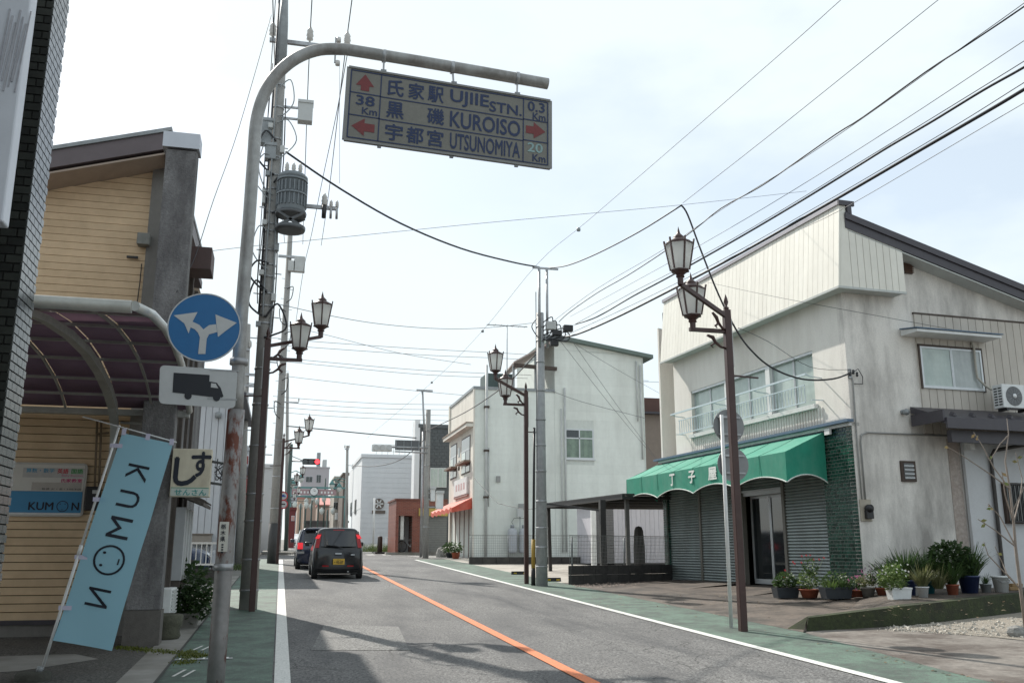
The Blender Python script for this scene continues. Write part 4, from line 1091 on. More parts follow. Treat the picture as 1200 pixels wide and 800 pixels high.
def facelogo(parent, fn, r, mat, n=28):
    """ring with two eyes and a short mouth; fn(u, v) -> local point"""
    mb = MB()
    o, i_ = [], []
    for k in range(n):
        a = 2 * math.pi * k / n
        o.append(fn(r * math.cos(a), r * math.sin(a))); i_.append(fn(.86 * r * math.cos(a), .86 * r * math.sin(a)))
    mb.idx(o + i_, [(k, (k + 1) % n, n + (k + 1) % n, n + k) for k in range(n)])
    for sx in (-1, 1):
        mb.face([fn(sx * .42 * r + .09 * r * math.cos(a * math.pi / 4), .42 * r + .11 * r * math.sin(a * math.pi / 4)) for a in range(8)])
    mb.face([fn(-.2 * r, -.55 * r), fn(.2 * r, -.55 * r), fn(.2 * r, -.65 * r), fn(-.2 * r, -.65 * r)])
    return mb.build('ring_logo', mat, parent)
facelogo(ks, lambda u, v: (W_ * .73 + u, -.009, H_ * .19 + v), .078, INKB)
B('label_strip', pm('strip grey', (0.5, 0.48, 0.46), 0.5), ks, W_ * .18, W_ * .97, -.0085, -.007, H_ * .72, H_ * .90)
B('label_strip', pm('strip tan', (0.45, 0.41, 0.37), 0.5), ks, W_ * .31, W_ * .95, -.0085, -.007, H_ * .48, H_ * .63)
stext('算数・数学', .22, .58, .81, .89, pm('ink sky', (0.05, 0.3, 0.5), .6), -.0095, .01)
stext('英語', .62, .76, .80, .89, pm('ink red', (0.55, 0.04, 0.06), .6), -.0095, .02)
stext('国語', .80, .95, .80, .89, pm('ink green', (0.04, 0.3, 0.07), .6), -.0095, .02)
stext('Baby Kumon', .68, .95, .735, .785, pm('ink pink', (0.55, 0.08, 0.2), .6), -.0095, .0)
stext('氏家教室', .68, .95, .635, .705, MATS['ink pink'], -.0095, .03)
stext('毎週 火・金 / 3:00-9:00', .44, .95, .49, .53, INKB, -.0095, .0)
# carport canopy with curved ribs and brown sheets
ARCH = [(.2, 3.05), (-.15, 3.2), (-.6, 3.33), (-1.3, 3.45), (-2.1, 3.50), (-3.0, 3.48), (-4.0, 3.38), (-5.0, 3.2)]
cw = root('curved_canopy', 'curved carport canopy of brown translucent sheets before the ochre house', 'canopy', YH.o)
CAN = pm('canopy aluminium', (0.40, 0.40, 0.37), 0.45, .1, 8, metal=.4, dirt=(.2, .19, .17), damt=.5, dscale=3)
def clothmat(name, c, k):
    m = bpy.data.materials.new(name); m.use_nodes = True
    n, l = m.node_tree.nodes, m.node_tree.links
    p = n['Principled BSDF']; p.inputs['Base Color'].default_value = (*c, 1); p.inputs['Roughness'].default_value = .8
    t = n.new('ShaderNodeBsdfTranslucent'); t.inputs['Color'].default_value = (*c, 1)
    x = n.new('ShaderNodeMixShader'); x.inputs[0].default_value = k
    l.new(p.outputs[0], x.inputs[1]); l.new(t.outputs[0], x.inputs[2]); l.new(x.outputs[0], n['Material Output'].inputs['Surface'])
    return m
POLY = clothmat('brown polycarbonate', (0.24, 0.185, 0.215), .7) if True else glassmat('brown polycarbonate', (0.06, 0.035, 0.05), 0.86, .25, (0.26, 0.17, 0.21))
XL, XR = -4.2, .12
ribs = [-3.4, -2.9, -2.15, -1.45, -.36, XR]
xs = [-4.2, -3.4, -2.9, -2.15, -1.45, -.81, -.36, XR]
for a, b in zip(xs[:-1], xs[1:]):
    mb = MB()
    for (p, q) in zip(ARCH[:-1], ARCH[1:]):
        mb.idx([(a + .01, p[0], p[1] + .03), (b - .01, p[0], p[1] + .03), (b - .01, q[0], q[1] + .03), (a + .01, q[0], q[1] + .03)], [(0, 1, 2, 3)], 0, True)
    o = mb.build('sheet', POLY, cw)
    md = o.modifiers.new('t', 'SOLIDIFY'); md.thickness = .004
for x in ribs[:-1]:
    MB().tube([(x, y, z) for y, z in ARCH], .018, 4).build('rib', CAN, cw)
MB().tube([(XR, y, z + .01) for y, z in ARCH], .045, 8).build('end_rib', pm('pale aluminium', (0.55, 0.56, 0.54), .4, .08, 8, metal=.4), cw)
for (y, z) in ARCH[1:-1]:
    MB().bar((XL, y, z - .005), (XR, y, z - .005), .035, .03).build('purlin', CAN, cw)
MB().tube([(XL, -5.0, 3.2), (XR - .02, -5.0, 3.2)], .055, 10).build('front_tube', CAN, cw)
MB().bar((XL, .24, 3.02), (XR, .24, 3.02), .10, .08).build('gutter', CAN, cw)
MB().prism([(XL, .30, 3.03), (-.5, .30, 3.03), (-.5, 1.37, 3.12), (XL, 1.37, 3.12)], (0, 0, .03)).build('back_sheet', pm('tan sheet', (.42, .33, .2), .7, .1, 6), cw)
bm = [(-.81, .2, -.2), (-.81, .2, 2.6), (-.81, .12, 2.85), (-.81, -.15, 3.06), (-.81, -.6, 3.2), (-.81, -1.3, 3.32), (-.81, -2.1, 3.38), (-.81, -3.0, 3.37), (-.81, -4.0, 3.29), (-.81, -4.7, 3.19)]
MB().tube(bm, [.06, .06, .065, .075, .075, .07, .065, .06, .05, .045], 4).build('post', CAN, cw)
bm2 = [(x - 2.6, y, z) for x, y, z in bm]
MB().tube(bm2, .06, 4).build('post', CAN, cw)
MB().tube([(XL, -4.2, 3.26), (-1.02, -4.2, 3.26)], .03, 8).build('stay_tube', pm('pale aluminium', (0, 0, 0)), cw)
MB().lathe([(.045, -.07), (.045, .07)], (-1.0, -4.2, 3.26), 8).build('stay_end', MATS['pale aluminium'], cw)
MB().tube([(-.75, .2, 2.88), (-.35, .2, 2.86), (-.2, .2, 2.92)], .018, 6).build('brace', CAN, cw)
# ------------------------------------------------------------------ blue banner on a leaning pole
by = 10.2
bp0 = gnd(47, 789); by = bp0.y
bn = root('banner', 'light blue vertical banner with dark lettering on a leaning pole', 'banner', bp0)
BF = Fr(bp0)
c = [BF.px(143, 507, y=0), BF.px(203, 520, y=0), BF.px(130, 763, y=0), BF.px(62, 750, y=0)]   # TL TR BR BL
def bil(u, v, off=0.0):
    t = c[0].lerp(c[1], u); b_ = c[3].lerp(c[2], u)
    p = b_.lerp(t, v)
    wv = .05 * math.sin(u * 2.6 + v * 3) * (1 - v) + .025 * math.sin(v * 9 + u * 2) + .012 * math.sin(v * 21 - u * 5) * u
    return Vector((p.x, p.y + wv + off, p.z))
mb = MB(); NU, NV = 8, 24
mb.idx([bil(i / NU, j / NV) for j in range(NV + 1) for i in range(NU + 1)], [(j * (NU + 1) + i, j * (NU + 1) + i + 1, (j + 1) * (NU + 1) + i + 1, (j + 1) * (NU + 1) + i) for j in range(NV) for i in range(NU)], 0, True)
o = mb.build('cloth', clothmat('light blue cloth', (0.36, 0.64, 0.77), .4), bn)
def btext(body, tx0, tx1, ty0, ty1):
    # the print is seen from behind: turned a quarter and mirrored (u = -ty, v = -tx)
    text(body, lambda a, b: bil(1 - (ty0 + (ty1 - ty0) * b), 1 - (tx0 + (tx1 - tx0) * a), -.006), INKB, bn, bold=.0)
btext('K', .135, .215, .30, .70); btext('U', .265, .345, .30, .70); btext('M', .395, .495, .30, .70); btext('N', .735, .82, .30, .70)
uL = (c[1] - c[0]).length; vL = (c[0] - c[3]).length
facelogo(bn, lambda u, v: bil(.5 - v / uL, 1 - .60 - u / vL, -.007), .16, INKB)
pt = BF.px(140, 498, y=.03); pb = Vector((0, .03, 0))
MB().tube([pb, pb.lerp(pt, .5)], .016, 8).build('pole', WHITEP, bn); MB().tube([pb.lerp(pt, .48), pt], .013, 8).build('pole', WHITEP, bn)
MB().tube([pb.lerp(pt, .46), pb.lerp(pt, .50)], .02, 8).build('pole_collar', WHITEP, bn)
MB().tube([BF.px(97, 488, y=.03), BF.px(207, 518, y=.0)], .008, 6).build('cross_rod', WHITEP, bn)
for t in (.1, .36, .63, .86):
    q = pb.lerp(pt, 1 - t * .87 + .0); e = bil(0, 1 - t + .0)
    MB().bar(q + Vector((-.03, -.01, 0)), q + Vector((.10, -.01, -.005)), .005, .045).build('tab', pm('lilac tab', (0.6, 0.58, 0.72), .7), bn)
for u in (.03, .5, .97):
    q = bil(u, 1.0); MB().bar(q + Vector((0, -.008, -.02)), q + Vector((0.005, -.008, .05)), .045, .005).build('tab', MATS['lilac tab'], bn)
fb = gnd(38, 797)
ft = root('banner_weight', 'mossy round concrete weight holding the banner pole', 'weight', Vector((fb.x, fb.y, fb.z)))
MB().lathe([(.17, -.05), (.17, .06), (.15, .085), (.0, .09)], (0, 0, 0), 14).build('block', pm('weight concrete', (0.06, 0.06, 0.05), .9, .3, 20, bump=.4), ft)
MB().tube([(.05, 0, .08), (.06, 0, .13)], .03, 8).build('socket', GREYM, ft)
# ------------------------------------------------------------------ next house along: dark front with hanging sign
DKW = pm('dark weathered timber', (0.07, 0.058, 0.05), .85, .25, 10, bump=.3, dirt=(.14, .12, .1), damt=.5, dscale=3, streak=.3)
nh = root('dark_house', 'narrow dark timber shop front beyond the concrete column', 'house', (-1.55, 15.0, gz(15)))
NH = Fr((-1.55, 15.0, gz(15)))
B('wall', DKW, nh, -.3, -.02, -.4, 1.4, -.2, 5.3)
MB().prism([(-.25, -1.0, 5.74), (.0, -1.0, 5.72), (.0, -1.0, 5.60), (-.25, -1.0, 5.62)], (0, 2.4, 0)).build('roof', PLUM, nh)
B('eave_box', pm('brown eave box', (0.09, 0.055, 0.05), .6, .15, 6), nh, -.02, .33, -1.0, -.45, 5.26, 5.60)
for i in range(3): B('timber_post', DKW, nh, -.02, .035, -.35 + i * .8, -.25 + i * .8, -.2, 5.3)
pe = MB().prism([(-.02, -.3, 1.98), (.42, -.3, 1.80), (.42, -.3, 1.85), (-.02, -.3, 2.05)], (0, 1.5, 0)).build('pent_roof', DKW, nh)
for i in range(6): MB().prism([(-.02, -.3 + i * .28, 2.06), (.43, -.3 + i * .28, 1.86), (.43, -.3 + i * .28, 1.885), (-.02, -.3 + i * .28, 2.09)], (0, .05, 0)).build('batten', DKW, pe)
bxp = B('shutter_case', pm('dull white case', (.42, .43, .44), .6, .08, 6, dirt=(.25, .25, .25), damt=.5, dscale=2, streak=.2), nh, .0, .16, -.15, 1.2, .72, 1.78)
for i in range(3): B('case_rib', LGREY, bxp, .162, .175, .1 + i * .4, .14 + i * .4, .74, 1.76)
B('case_base', DKW, bxp, .0, .14, -.12, 1.15, .62, .72)
# hanging lamp sign
q0, q1 = NH.px(203, 525, y=-2.0), NH.px(245, 582, y=-2.0)
ls = root('lamp_sign', 'cream hanging lamp sign with brush lettering beside the column', 'sign', NH.m @ Vector((q0.x, -2.0, q1.z)))
LW, LH = q1.x - q0.x, q0.z - q1.z
CRM = pm('cream acrylic', (0.62, 0.57, 0.44), .45, .06, 6, dirt=(.36, .3, .22), damt=.6, dscale=4, streak=.4)
B('case', CRM, ls, 0, LW, 0, .16, 0, LH, .008)
B('lower_band', pm('aqua grey band', (.50, .55, .50), .5), ls, .01, LW - .01, -.004, -.001, .01, LH * .17)
B('stripe', pm('green stripe', (.12, .32, .24), .5), ls, .01, LW - .01, -.004, -.001, LH * .175, LH * .19)
def ltext(b_, x0, x1, z0, z1, mat, bold): text(b_, lambda u, v: (LW * (x0 + (x1 - x0) * u), -.006, LH * (z0 + (z1 - z0) * v)), mat, ls, bold=bold)
ltext('す', .50, .98, .42, .93, INKB, .03); ltext('し', .08, .62, .24, .80, INKB, .035)
ltext('せんさん', .12, .92, .03, .15, pm('teal ink', (.05, .27, .25), .6), .02)
MB().bar((LW, .08, LH * .75), (LW + .16, .4, LH * .75), .03).build('bracket', BLACKM, ls); MB().bar((LW, .08, LH * .3), (LW + .14, .4, LH * .3), .03).build('bracket', BLACKM, ls)
MB().bar((-.06, .12, LH * .85), (-.06, .5, LH * .85), .03).build('bracket', BLACKM, ls); MB().bar((-.06, .12, LH * .85), (0.02, .08, LH * .85), .03).build('bracket', BLACKM, ls)
mb = MB(); rs = random.Random(4)
for i in range(7):
    pts = [Vector((LW + .1 + rs.uniform(-.08, .12), .2, LH * .55 + rs.uniform(-.15, .2))) for _ in range(4)]
    mb.tube(pts, .008, 5)
mb.build('wiring', WIRE, ls)
# planters by the dark house
def boxpot(name, label, p, sx, sy, sz, mat, rz=0, cat='planter', tap=.85):
    o = root(name, label, cat, p, rz)
    mb = MB()
    lo, hi_ = (sx * tap / 2, sy * tap / 2), (sx / 2, sy / 2)
    ri = .02
    P = [(-lo[0], -lo[1], 0), (lo[0], -lo[1], 0), (lo[0], lo[1], 0), (-lo[0], lo[1], 0), (-hi_[0], -hi_[1], sz), (hi_[0], -hi_[1], sz), (hi_[0], hi_[1], sz), (-hi_[0], hi_[1], sz),
         (-hi_[0] + ri, -hi_[1] + ri, sz), (hi_[0] - ri, -hi_[1] + ri, sz), (hi_[0] - ri, hi_[1] - ri, sz), (-hi_[0] + ri, hi_[1] - ri, sz),
         (-hi_[0] + ri, -hi_[1] + ri, sz - .04), (hi_[0] - ri, -hi_[1] + ri, sz - .04), (hi_[0] - ri, hi_[1] - ri, sz - .04), (-hi_[0] + ri, hi_[1] - ri, sz - .04)]
    fs = [(3, 2, 1, 0)]
    for i in range(4):
        j = (i + 1) % 4
        fs += [(i, j, 4 + j, 4 + i), (4 + i, 4 + j, 8 + j, 8 + i), (8 + i, 8 + j, 12 + j, 12 + i)]
    mb.idx(P, fs).build('pot', mat, o)
    MB().face(P[12:16]).build('soil', SOIL, o)
    MB().bar((-hi_[0], -hi_[1], sz - .015), (hi_[0], -hi_[1], sz - .015), .02, .03).build('rim', mat, o)
    return o
def roundpot(name, label, p, r, h, mat, cat='potted plant', rim=True):
    o = root(name, label, cat, p)
    MB().lathe([(r * .72, 0), (r * .98, h * .9), (r * 1.06, h * .9), (r * 1.06, h), (r * .93, h), (r * .9, h - .03)], n=16).build('pot', mat, o)
    MB().lathe([(.0, h - .035), (r * .92, h - .03)], n=16).build('soil', SOIL, o)
    return o
def foliage(parent, name, c, rx_, ry_, rz_, n, size, mat, seed, shape='leaf', stems=0):
    rr = random.Random(seed); mb = MB()
    for i in range(n):
        while True:
            q = Vector((rr.uniform(-1, 1), rr.uniform(-1, 1), rr.uniform(-1, 1)))
            if .25 < q.length < 1.0 and (rr.random() < .8 or q.length > .6): break
        p = Vector((c[0] + q.x * rx_, c[1] + q.y * ry_, c[2] + q.z * rz_)) * 1.0
        s = size * rr.uniform(.5, 1.2)
        d = Vector((q.x, q.y, abs(q.z) * .6 + rr.uniform(-.6, .5))); d.normalize()
        u = d.cross(Vector((rr.uniform(-1, 1), rr.uniform(-1, 1), 1))).normalized() * s * .32
        mb.idx([p, p + d * s * .5 + u, p + d * s - Vector((0, 0, s * .15)), p + d * s * .5 - u], [(0, 1, 2, 3)])
    o = mb.build(name, mat, parent); o['kind'] = 'stuff'
    return o
def blades(parent, name, c, r0, n, ln, w, mat, seed, droop=.6, up=1.0):
    rr = random.Random(seed); mb = MB()
    for i in range(n):
        a = rr.random() * 6.283; l = ln * rr.uniform(.55, 1.1); ww = w * rr.uniform(.6, 1.2)
        d = Vector((math.cos(a), math.sin(a), 0)); o = Vector((-d.y, d.x, 0)) * ww
        p = Vector(c) + d * r0 * rr.random(); e = rr.uniform(.35, 1.0); pts = []
        for k in range(5):
            t = k / 4
            pts.append(p + d * l * e * .75 * t + Vector((0, 0, l * (up * t - droop * e * t * t))))
        P, fs = [], []
        for k, q in enumerate(pts):
            f = (1 - (k / 4) ** 2) * .9 + .1
            P += [q - o * f, q + o * f]
        for k in range(4): fs.append((2 * k, 2 * k + 1, 2 * k + 3, 2 * k + 2))
        mb.idx(P, fs, 0, True)
    o = mb.build(name, mat, parent); o['kind'] = 'stuff'
    return o
LEAFD = leafmat('dark shrub leaves', (0.022, 0.05, 0.016), (0.07, 0.115, 0.04))
LEAFM = leafmat('mid green leaves', (0.035, 0.075, 0.02), (0.085, 0.14, 0.045))
LEAFY = leafmat('fresh green leaves', (0.07, 0.13, 0.03), (0.16, 0.22, 0.07))
LEAFP = leafmat('straw green blades', (0.11, 0.13, 0.05), (0.22, 0.22, 0.11))
p = gnd(203, 735)
o = boxpot('planter', 'grey concrete planter with dark leafy shrub by the pavement', p, .75, .5, .22, GUTTER)
foliage(o, 'foliage', (.05, 0, .55), .48, .42, .42, 1500, .10, LEAFD, 1)
foliage(o, 'drooping_foliage', (.30, -.05, .33), .28, .3, .30, 500, .09, LEAFD, 2)
MB().tube([(0, 0, .15), (.05, 0, .5), (.1, .05, .8)], .015, 6).build('stem', BROWNW, o)
o = boxpot('planter', 'white block planter box on the low wall left of the shrub', gnd(193, 733) + Vector((0, .3, .25)), .35, .3, .26, WHITEP)
foliage(o, 'foliage', (0, 0, .42), .2, .2, .22, 220, .08, LEAFM, 3)
o = root('stone_mortar', 'round mossy stone mortar on the ground by the column', 'mortar', gnd(194, 749))
MB().lathe([(.16, 0), (.19, .05), (.17, .12), (.2, .2), (.21, .32), (.15, .34), (.13, .29), (0, .28)], n=14).build('bowl', pm('mossy stone', (.085, .085, .06), .95, .3, 14, bump=.5), o)
MB().lathe([(0, .29), (.13, .295)], n=14).build('water', GLASSD, o)
ex = root('outdoor_unit', 'white ribbed outdoor unit edge beside the concrete column', 'air conditioner', gnd(188, 750) + Vector((0, .35, 0)))
B('casing', WHITEP, ex, -.1, .06, 0, .7, .08, .66, .01)
for i in range(11): B('louvre', LGREY, ex, .061, .08, .03, .67, .11 + i * .05, .135 + i * .05)
B('foot', BLACKM, ex, -.08, .04, .05, .15, 0, .08); B('foot', BLACKM, ex, -.08, .04, .55, .65, 0, .08)
# ------------------------------------------------------------------ white corrugated house, railing and parked car
wc = atY(266, 640, 30.5)
CORR = pm('white corrugated wall', (.55, .57, .6), .5, .05, 5, rnd=.03, dirt=(.4, .4, .4), damt=.35, dscale=1, streak=.2)
wh = root('corrugated_house', 'white corrugated house behind the railing on the left', 'house', (wc.x, 30.5, gz(30.5)))
for i in range(40): B('wall_panel', CORR, wh, -.1 - i * .2, -.1 - i * .2 + .185, -.03 - .02 * (i % 2), .02, 0, 5.5)
B('core', CORR, wh, -8, 0, .02, 7, -.3, 5.5); B('eave', DARKR, wh, -8.2, .3, -.3, 7.2, 5.5, 5.65)
WH = Fr((wc.x, 30.5, gz(30.5)))
q = WH.px(237, 632, y=-.1); B('post_box', pm('tan box', (.34, .3, .26), .6), wh, q.x - .28, q.x + .28, -.35, -.05, q.z - .14, q.z + .14)
B('box_lid', pm('box lid', (.2, .17, .14), .6), wh, q.x - .31, q.x + .31, -.38, -.05, q.z + .142, q.z + .18)
q = WH.px(217, 589, y=-.1); B('vent', WHITEP, wh, q.x - .08, q.x + .08, -.12, -.05, q.z - .12, q.z + .12); B('vent', BLACKM, wh, q.x - .03, q.x + .04, -.13, -.121, q.z - .04, q.z + .04)
q = WH.px(256, 486, y=-.1); MB().lathe([(.09, -.1), (.1, .05), (.0, .12)], (q.x, -.14, q.z), 10).build('wall_lamp', GREYM, wh)
ry = 26.5
r0, r1 = atY(206, 660, ry), atY(262, 660, ry)
fz = gz(ry)
rw = root('railing', 'white upright bar railing on a dark kerb in the side lane', 'railing', (r0.x, ry, fz))
RL = r1.x - r0.x; top_ = atY(230, 636, ry).z - fz; bot_ = atY(230, 661, ry).z - fz
B('kerb', DARKC, rw, -.6, RL, -.1, .1, -.1, max(.12, bot_ - .12))
MB().bar((-.6, 0, top_), (RL, 0, top_), .05).build('top_rail', WHITEP, rw); MB().bar((-.6, 0, bot_), (RL, 0, bot_), .05).build('bottom_rail', WHITEP, rw)
i = 0
while -.55 + i * .13 < RL: MB().bar((-.55 + i * .13, 0, bot_), (-.55 + i * .13, 0, top_), .025).build('baluster', WHITEP, rw); i += 1
# grey tank and meter cabinet behind the sign pole
gt = root('gas_tank', 'tall grey gas tank behind the rusty sign pole', 'gas tank', gnd(281, 657))
MB().lathe([(.2, 0), (.26, .05), (.26, 1.15), (.2, 1.32), (.08, 1.4), (.08, 1.5)], n=16).build('tank', GAS, gt)
MB().tube([(.27, -.05, .55), (-.27, -.05, .56)], .012, 5).build('chain', BLACKM, gt)
p_ = gnd(272, 653); mc = root('meter_cabinet', 'pale grey meter cabinet beside the grey gas tank', 'cabinet', p_)
B('case', LGREY, mc, -.12, .12, -.1, .1, .15, 1.35, .01); B('leg', GREYM, mc, -.05, .05, -.05, .05, 0, .15); B('door', WHITEP, mc, -.1, .1, -.108, -.101, .7, 1.3)
# ------------------------------------------------------------------ overhead direction sign on a bent pole
gp = gnd(251, 822)
gs = root('sign_gantry', 'bent grey steel sign pole with rust patches at the left pavement', 'sign pole', gp)
GF = Fr(gp)
RUSTY = pm('rusty galvanised pole', (0.25, 0.24, 0.235), .5, .2, 9, metal=.35, dirt=(0.12, 0.036, 0.02), damt=1.0, dscale=3.4, streak=.45, dlo=.515, dhi=.57)
RUSTY2 = pm('weathered galvanised arm', (0.36, 0.36, 0.35), .5, .22, 9, metal=.35, dirt=(0.12, 0.1, 0.085), damt=.8, dscale=3.5, streak=.4)
pts = [(251, 822), (257, 735), (264, 640), (270.5, 560), (277, 480), (283, 370), (291, 270), (297, 185), (300, 145), (307, 117), (318, 96), (333, 79), (352, 66), (375, 58.5), (400, 58), (420, 60.5), (520, 77), (600, 91), (642, 98.5)]
P3 = [GF.px(x, y, y=0) for x, y in pts]
P3[0].z = -.3
rad = [.07] * 5 + [.062] * 14
MB().tube(P3[:5], .078, 14).build('lower_pole', RUSTY, gs)
MB().tube(smooth(P3[4:], 4), .062, 14).build('upper_pole', RUSTY2, gs)
for yy, xx in ((424, 280), (664, 262)):
    q = GF.px(xx, yy, y=0); MB().lathe([(.085, -.03), (.085, .03)], q, 12).build('clamp', STEEL, gs)
# plate with the prefecture's name
PLT = pm('plate cream', (.58, .56, .5), .6, .08, 8)
a_, b_ = GF.px(259, 611, y=-.075), GF.px(267, 646, y=-.075)
plq = MB()
plq.box(a_.x - .01, b_.x - .005, -.082, -.074, b_.z, a_.z); pl = plq.build('name_plate', PLT, gs)
for i, ch in enumerate('栃木県'):
    zc = a_.z - .045 - i * .055
    text(ch, lambda u, v, zc=zc: (a_.x + .004 + .042 * u, -.085, zc - .02 + .044 * v), INKB, pl, bold=.02)
for i in range(4): B('small_mark', INKB, pl, a_.x + .018, a_.x + .036, -.0845, -.0825, a_.z - .21 - i * .022, a_.z - .197 - i * .022)
# the board
tl, tr, br, bl = [GF.px(x, y, y=-.02) for x, y in ((409, 78), (645, 118), (645, 197), (403, 163))]
dsn = root('direction_sign', 'grey overhead direction sign with blue place names and red arrows', 'sign', gp + Vector((tl.x, 0, bl.z)))
OFF = Vector((tl.x, 0, bl.z))
tl, tr, br, bl = [Vector((q.x - OFF.x, 0, q.z - OFF.z)) for q in (tl, tr, br, bl)]
def sp_(u, v, y=-.03):
    p = bl.lerp(br, u).lerp(tl.lerp(tr, u), v); return Vector((p.x, y, p.z))
FACE = pm('aged reflective sheet', (0.18, 0.175, 0.152), .55, .12, 40, dirt=(.15, .146, .127), damt=.6, dscale=3)
NAVY = pm('faded blue print', (.007, .022, .08), .5, .15, 30)
REDP = pm('faded red print', (.16, .022, .022), .5, .15, 30)
CYANP = pm('pale cyan print', (.24, .36, .36), .5, .25, 40)
MB().prism([sp_(0, 0, 0), sp_(1, 0, 0), sp_(1, 1, 0), sp_(0, 1, 0)], (0, .035, 0)).build('back_panel', GREYM, dsn)
MB().prism([sp_(.004, .01, -.012), sp_(.996, .01, -.012), sp_(.996, .99, -.012), sp_(.004, .99, -.012)], (0, .011, 0)).build('face', FACE, dsn)
EDGE = pm('panel edge', (.22, .22, .21), .5)
for (a, b) in (((0, 0), (1, 0)), ((0, 1), (1, 1)), ((0, 0), (0, 1)), ((1, 0), (1, 1))):
    MB().bar(sp_(*a, -.005), sp_(*b, -.005), .04, .022).build('edge', EDGE, dsn)
def line(u0, v0, u1, v1, w=.012):
    MB().bar(sp_(u0, v0, -.014), sp_(u1, v1, -.014), w if abs(u1 - u0) < .01 else .004, .004 if abs(u1 - u0) < .01 else w).build('rule', NAVY, dsn)
for (u0, v0, u1, v1) in ((.015, .04, .985, .04), (.015, .965, .985, .965), (.014, .04, .014, .965), (.986, .04, .986, .965), (.157, .04, .157, .965), (.862, .04, .862, .965),
                         (.014, .35, .157, .35), (.014, .66, .157, .66), (.157, .345, .862, .345), (.157, .655, .862, .655), (.862, .36, .986, .36), (.862, .665, .986, .665)):
    line(u0, v0, u1, v1)
def st(body, u0, u1, v0, v1, mat=NAVY, bold=.02):
    text(body, lambda a, b: sp_(u0 + (u1 - u0) * a, v0 + (v1 - v0) * b, -.0155), mat, dsn, bold=bold)
st('氏', .19, .265, .70, .92, bold=.022); st('家', .29, .365, .70, .92, bold=.022); st('駅', .385, .46, .70, .92, bold=.022)
st('黒', .19, .27, .39, .61, bold=.022); st('磯', .385, .465, .39, .61, bold=.022)
st('宇', .19, .27, .08, .30, bold=.022); st('都', .29, .37, .08, .30, bold=.022); st('宮', .39, .465, .08, .30, bold=.022)
st('UJIIE', .495, .685, .70, .92); st('STN.', .69, .852, .70, .845); st('KUROISO', .497, .845, .39, .61); st('UTSUNOMIYA', .50, .845, .085, .30)
st('38', .045, .13, .50, .63); st('Km', .075, .145, .38, .47); st('0.3', .885, .97, .80, .94); st('Km', .91, .975, .68, .78); st('20', .885, .96, .20, .33, CYANP); st('Km', .91, .975, .07, .17)
def arrow(cu, cv, du, dv, su, sv):
    """su, sv: half length along and half width in panel fractions; direction (du, dv)"""
    def f(a, b): return sp_(cu + (a * du - b * dv) * (su if du else su * .37), cv + (a * dv + b * du) * (sv * 2.7 if dv == 0 else sv), -.0155)
    MB().face([f(1, 0), f(0, 1), f(0, .45), f(-1, .45), f(-1, -.45), f(0, -.45), f(0, -1)]).build('arrow', REDP, dsn)
def arrow2(pts): MB().face([sp_(u, v, -.0155) for u, v in pts]).build('arrow', REDP, dsn)
arrow2([(.08, .93), (.125, .77), (.102, .77), (.102, .70), (.062, .70), (.062, .77), (.038, .77)])
arrow2([(.03, .20), (.09, .32), (.09, .255), (.138, .255), (.138, .145), (.09, .145), (.09, .08)])
arrow2([(.975, .52), (.915, .64), (.915, .575), (.875, .575), (.875, .465), (.915, .465), (.915, .40)])
for u, xt, yt in ((.165, 450, 66), (.51, 530, 79.5), (.83, 606, 92)):
    q = GF.px(xt, yt, y=0) - OFF; e = sp_(u, 1, 0.01)
    MB().bar(e, q, .02).build('hanger', STEEL, dsn); MB().box(e.x - .03, e.x + .03, -.02, .03, e.z - .01, e.z + .035).build('hanger_foot', GREYM, dsn)
    MB().lathe([(.07, -.02), (.07, .02)], q, 10, M=Matrix.Rotation(R(90), 4, 'Y')).build('hanger_ring', STEEL, dsn)
    e = sp_(u, 0, 0.01); MB().box(e.x - .02, e.x + .02, -.01, .02, e.z - .03, e.z).build('lower_clip', GREYM, dsn)
# ---- round blue sign and lorry plate on the same pole
cy = -.16
c0 = GF.px(239.5, 383.5, y=cy); rr_ = (GF.px(282.5, 383.5, y=cy).x - c0.x)
rsn = root('round_sign', 'round blue sign with white forked arrows on the sign pole', 'sign', gp + Vector((c0.x, cy, c0.z)))
RX90 = Matrix.Rotation(R(90), 4, 'X')
MB().lathe([(rr_, -.006), (rr_, .0), (rr_ - .005, .004), (0, .004)], n=48, M=RX90, sm=False).build('plate', pm('sign blue face', (.012, .13, .33), .4, .06, 10), rsn)
mb = MB(); n = 48
ring = [(rr_ * math.cos(2 * math.pi * k / n), -.0065, rr_ * math.sin(2 * math.pi * k / n)) for k in range(n)] + [(.965 * rr_ * math.cos(2 * math.pi * k / n), -.0065, .965 * rr_ * math.sin(2 * math.pi * k / n)) for k in range(n)]
SGW = pm('sign white', (.68, .68, .66), .5)
SGW2 = pm('reflective white', (.5, .51, .51), .5, .06, 10)
mb.idx(ring, [(k, (k + 1) % n, n + (k + 1) % n, n + k) for k in range(n)]).build('rim', SGW2, rsn)
def z2(pts, y): return [GF.px(x / 2.963, 260 + y_ / 2.963, y=y) for x, y_ in pts]
def onsign(pts, off, mat, name, parent, org):
    MB().face([q - org for q in z2(pts, cy - off)]).build(name, mat, parent)
ORG = Vector((c0.x, cy, c0.z))
onsign([(603, 324), (686, 313), (668, 347), (655, 387), (640, 352)], .008, SGW2, 'arrow_head', rsn, ORG)
onsign([(822, 350), (748, 321), (752, 360), (757, 399), (785, 377)], .008, SGW2, 'arrow_head', rsn, ORG)
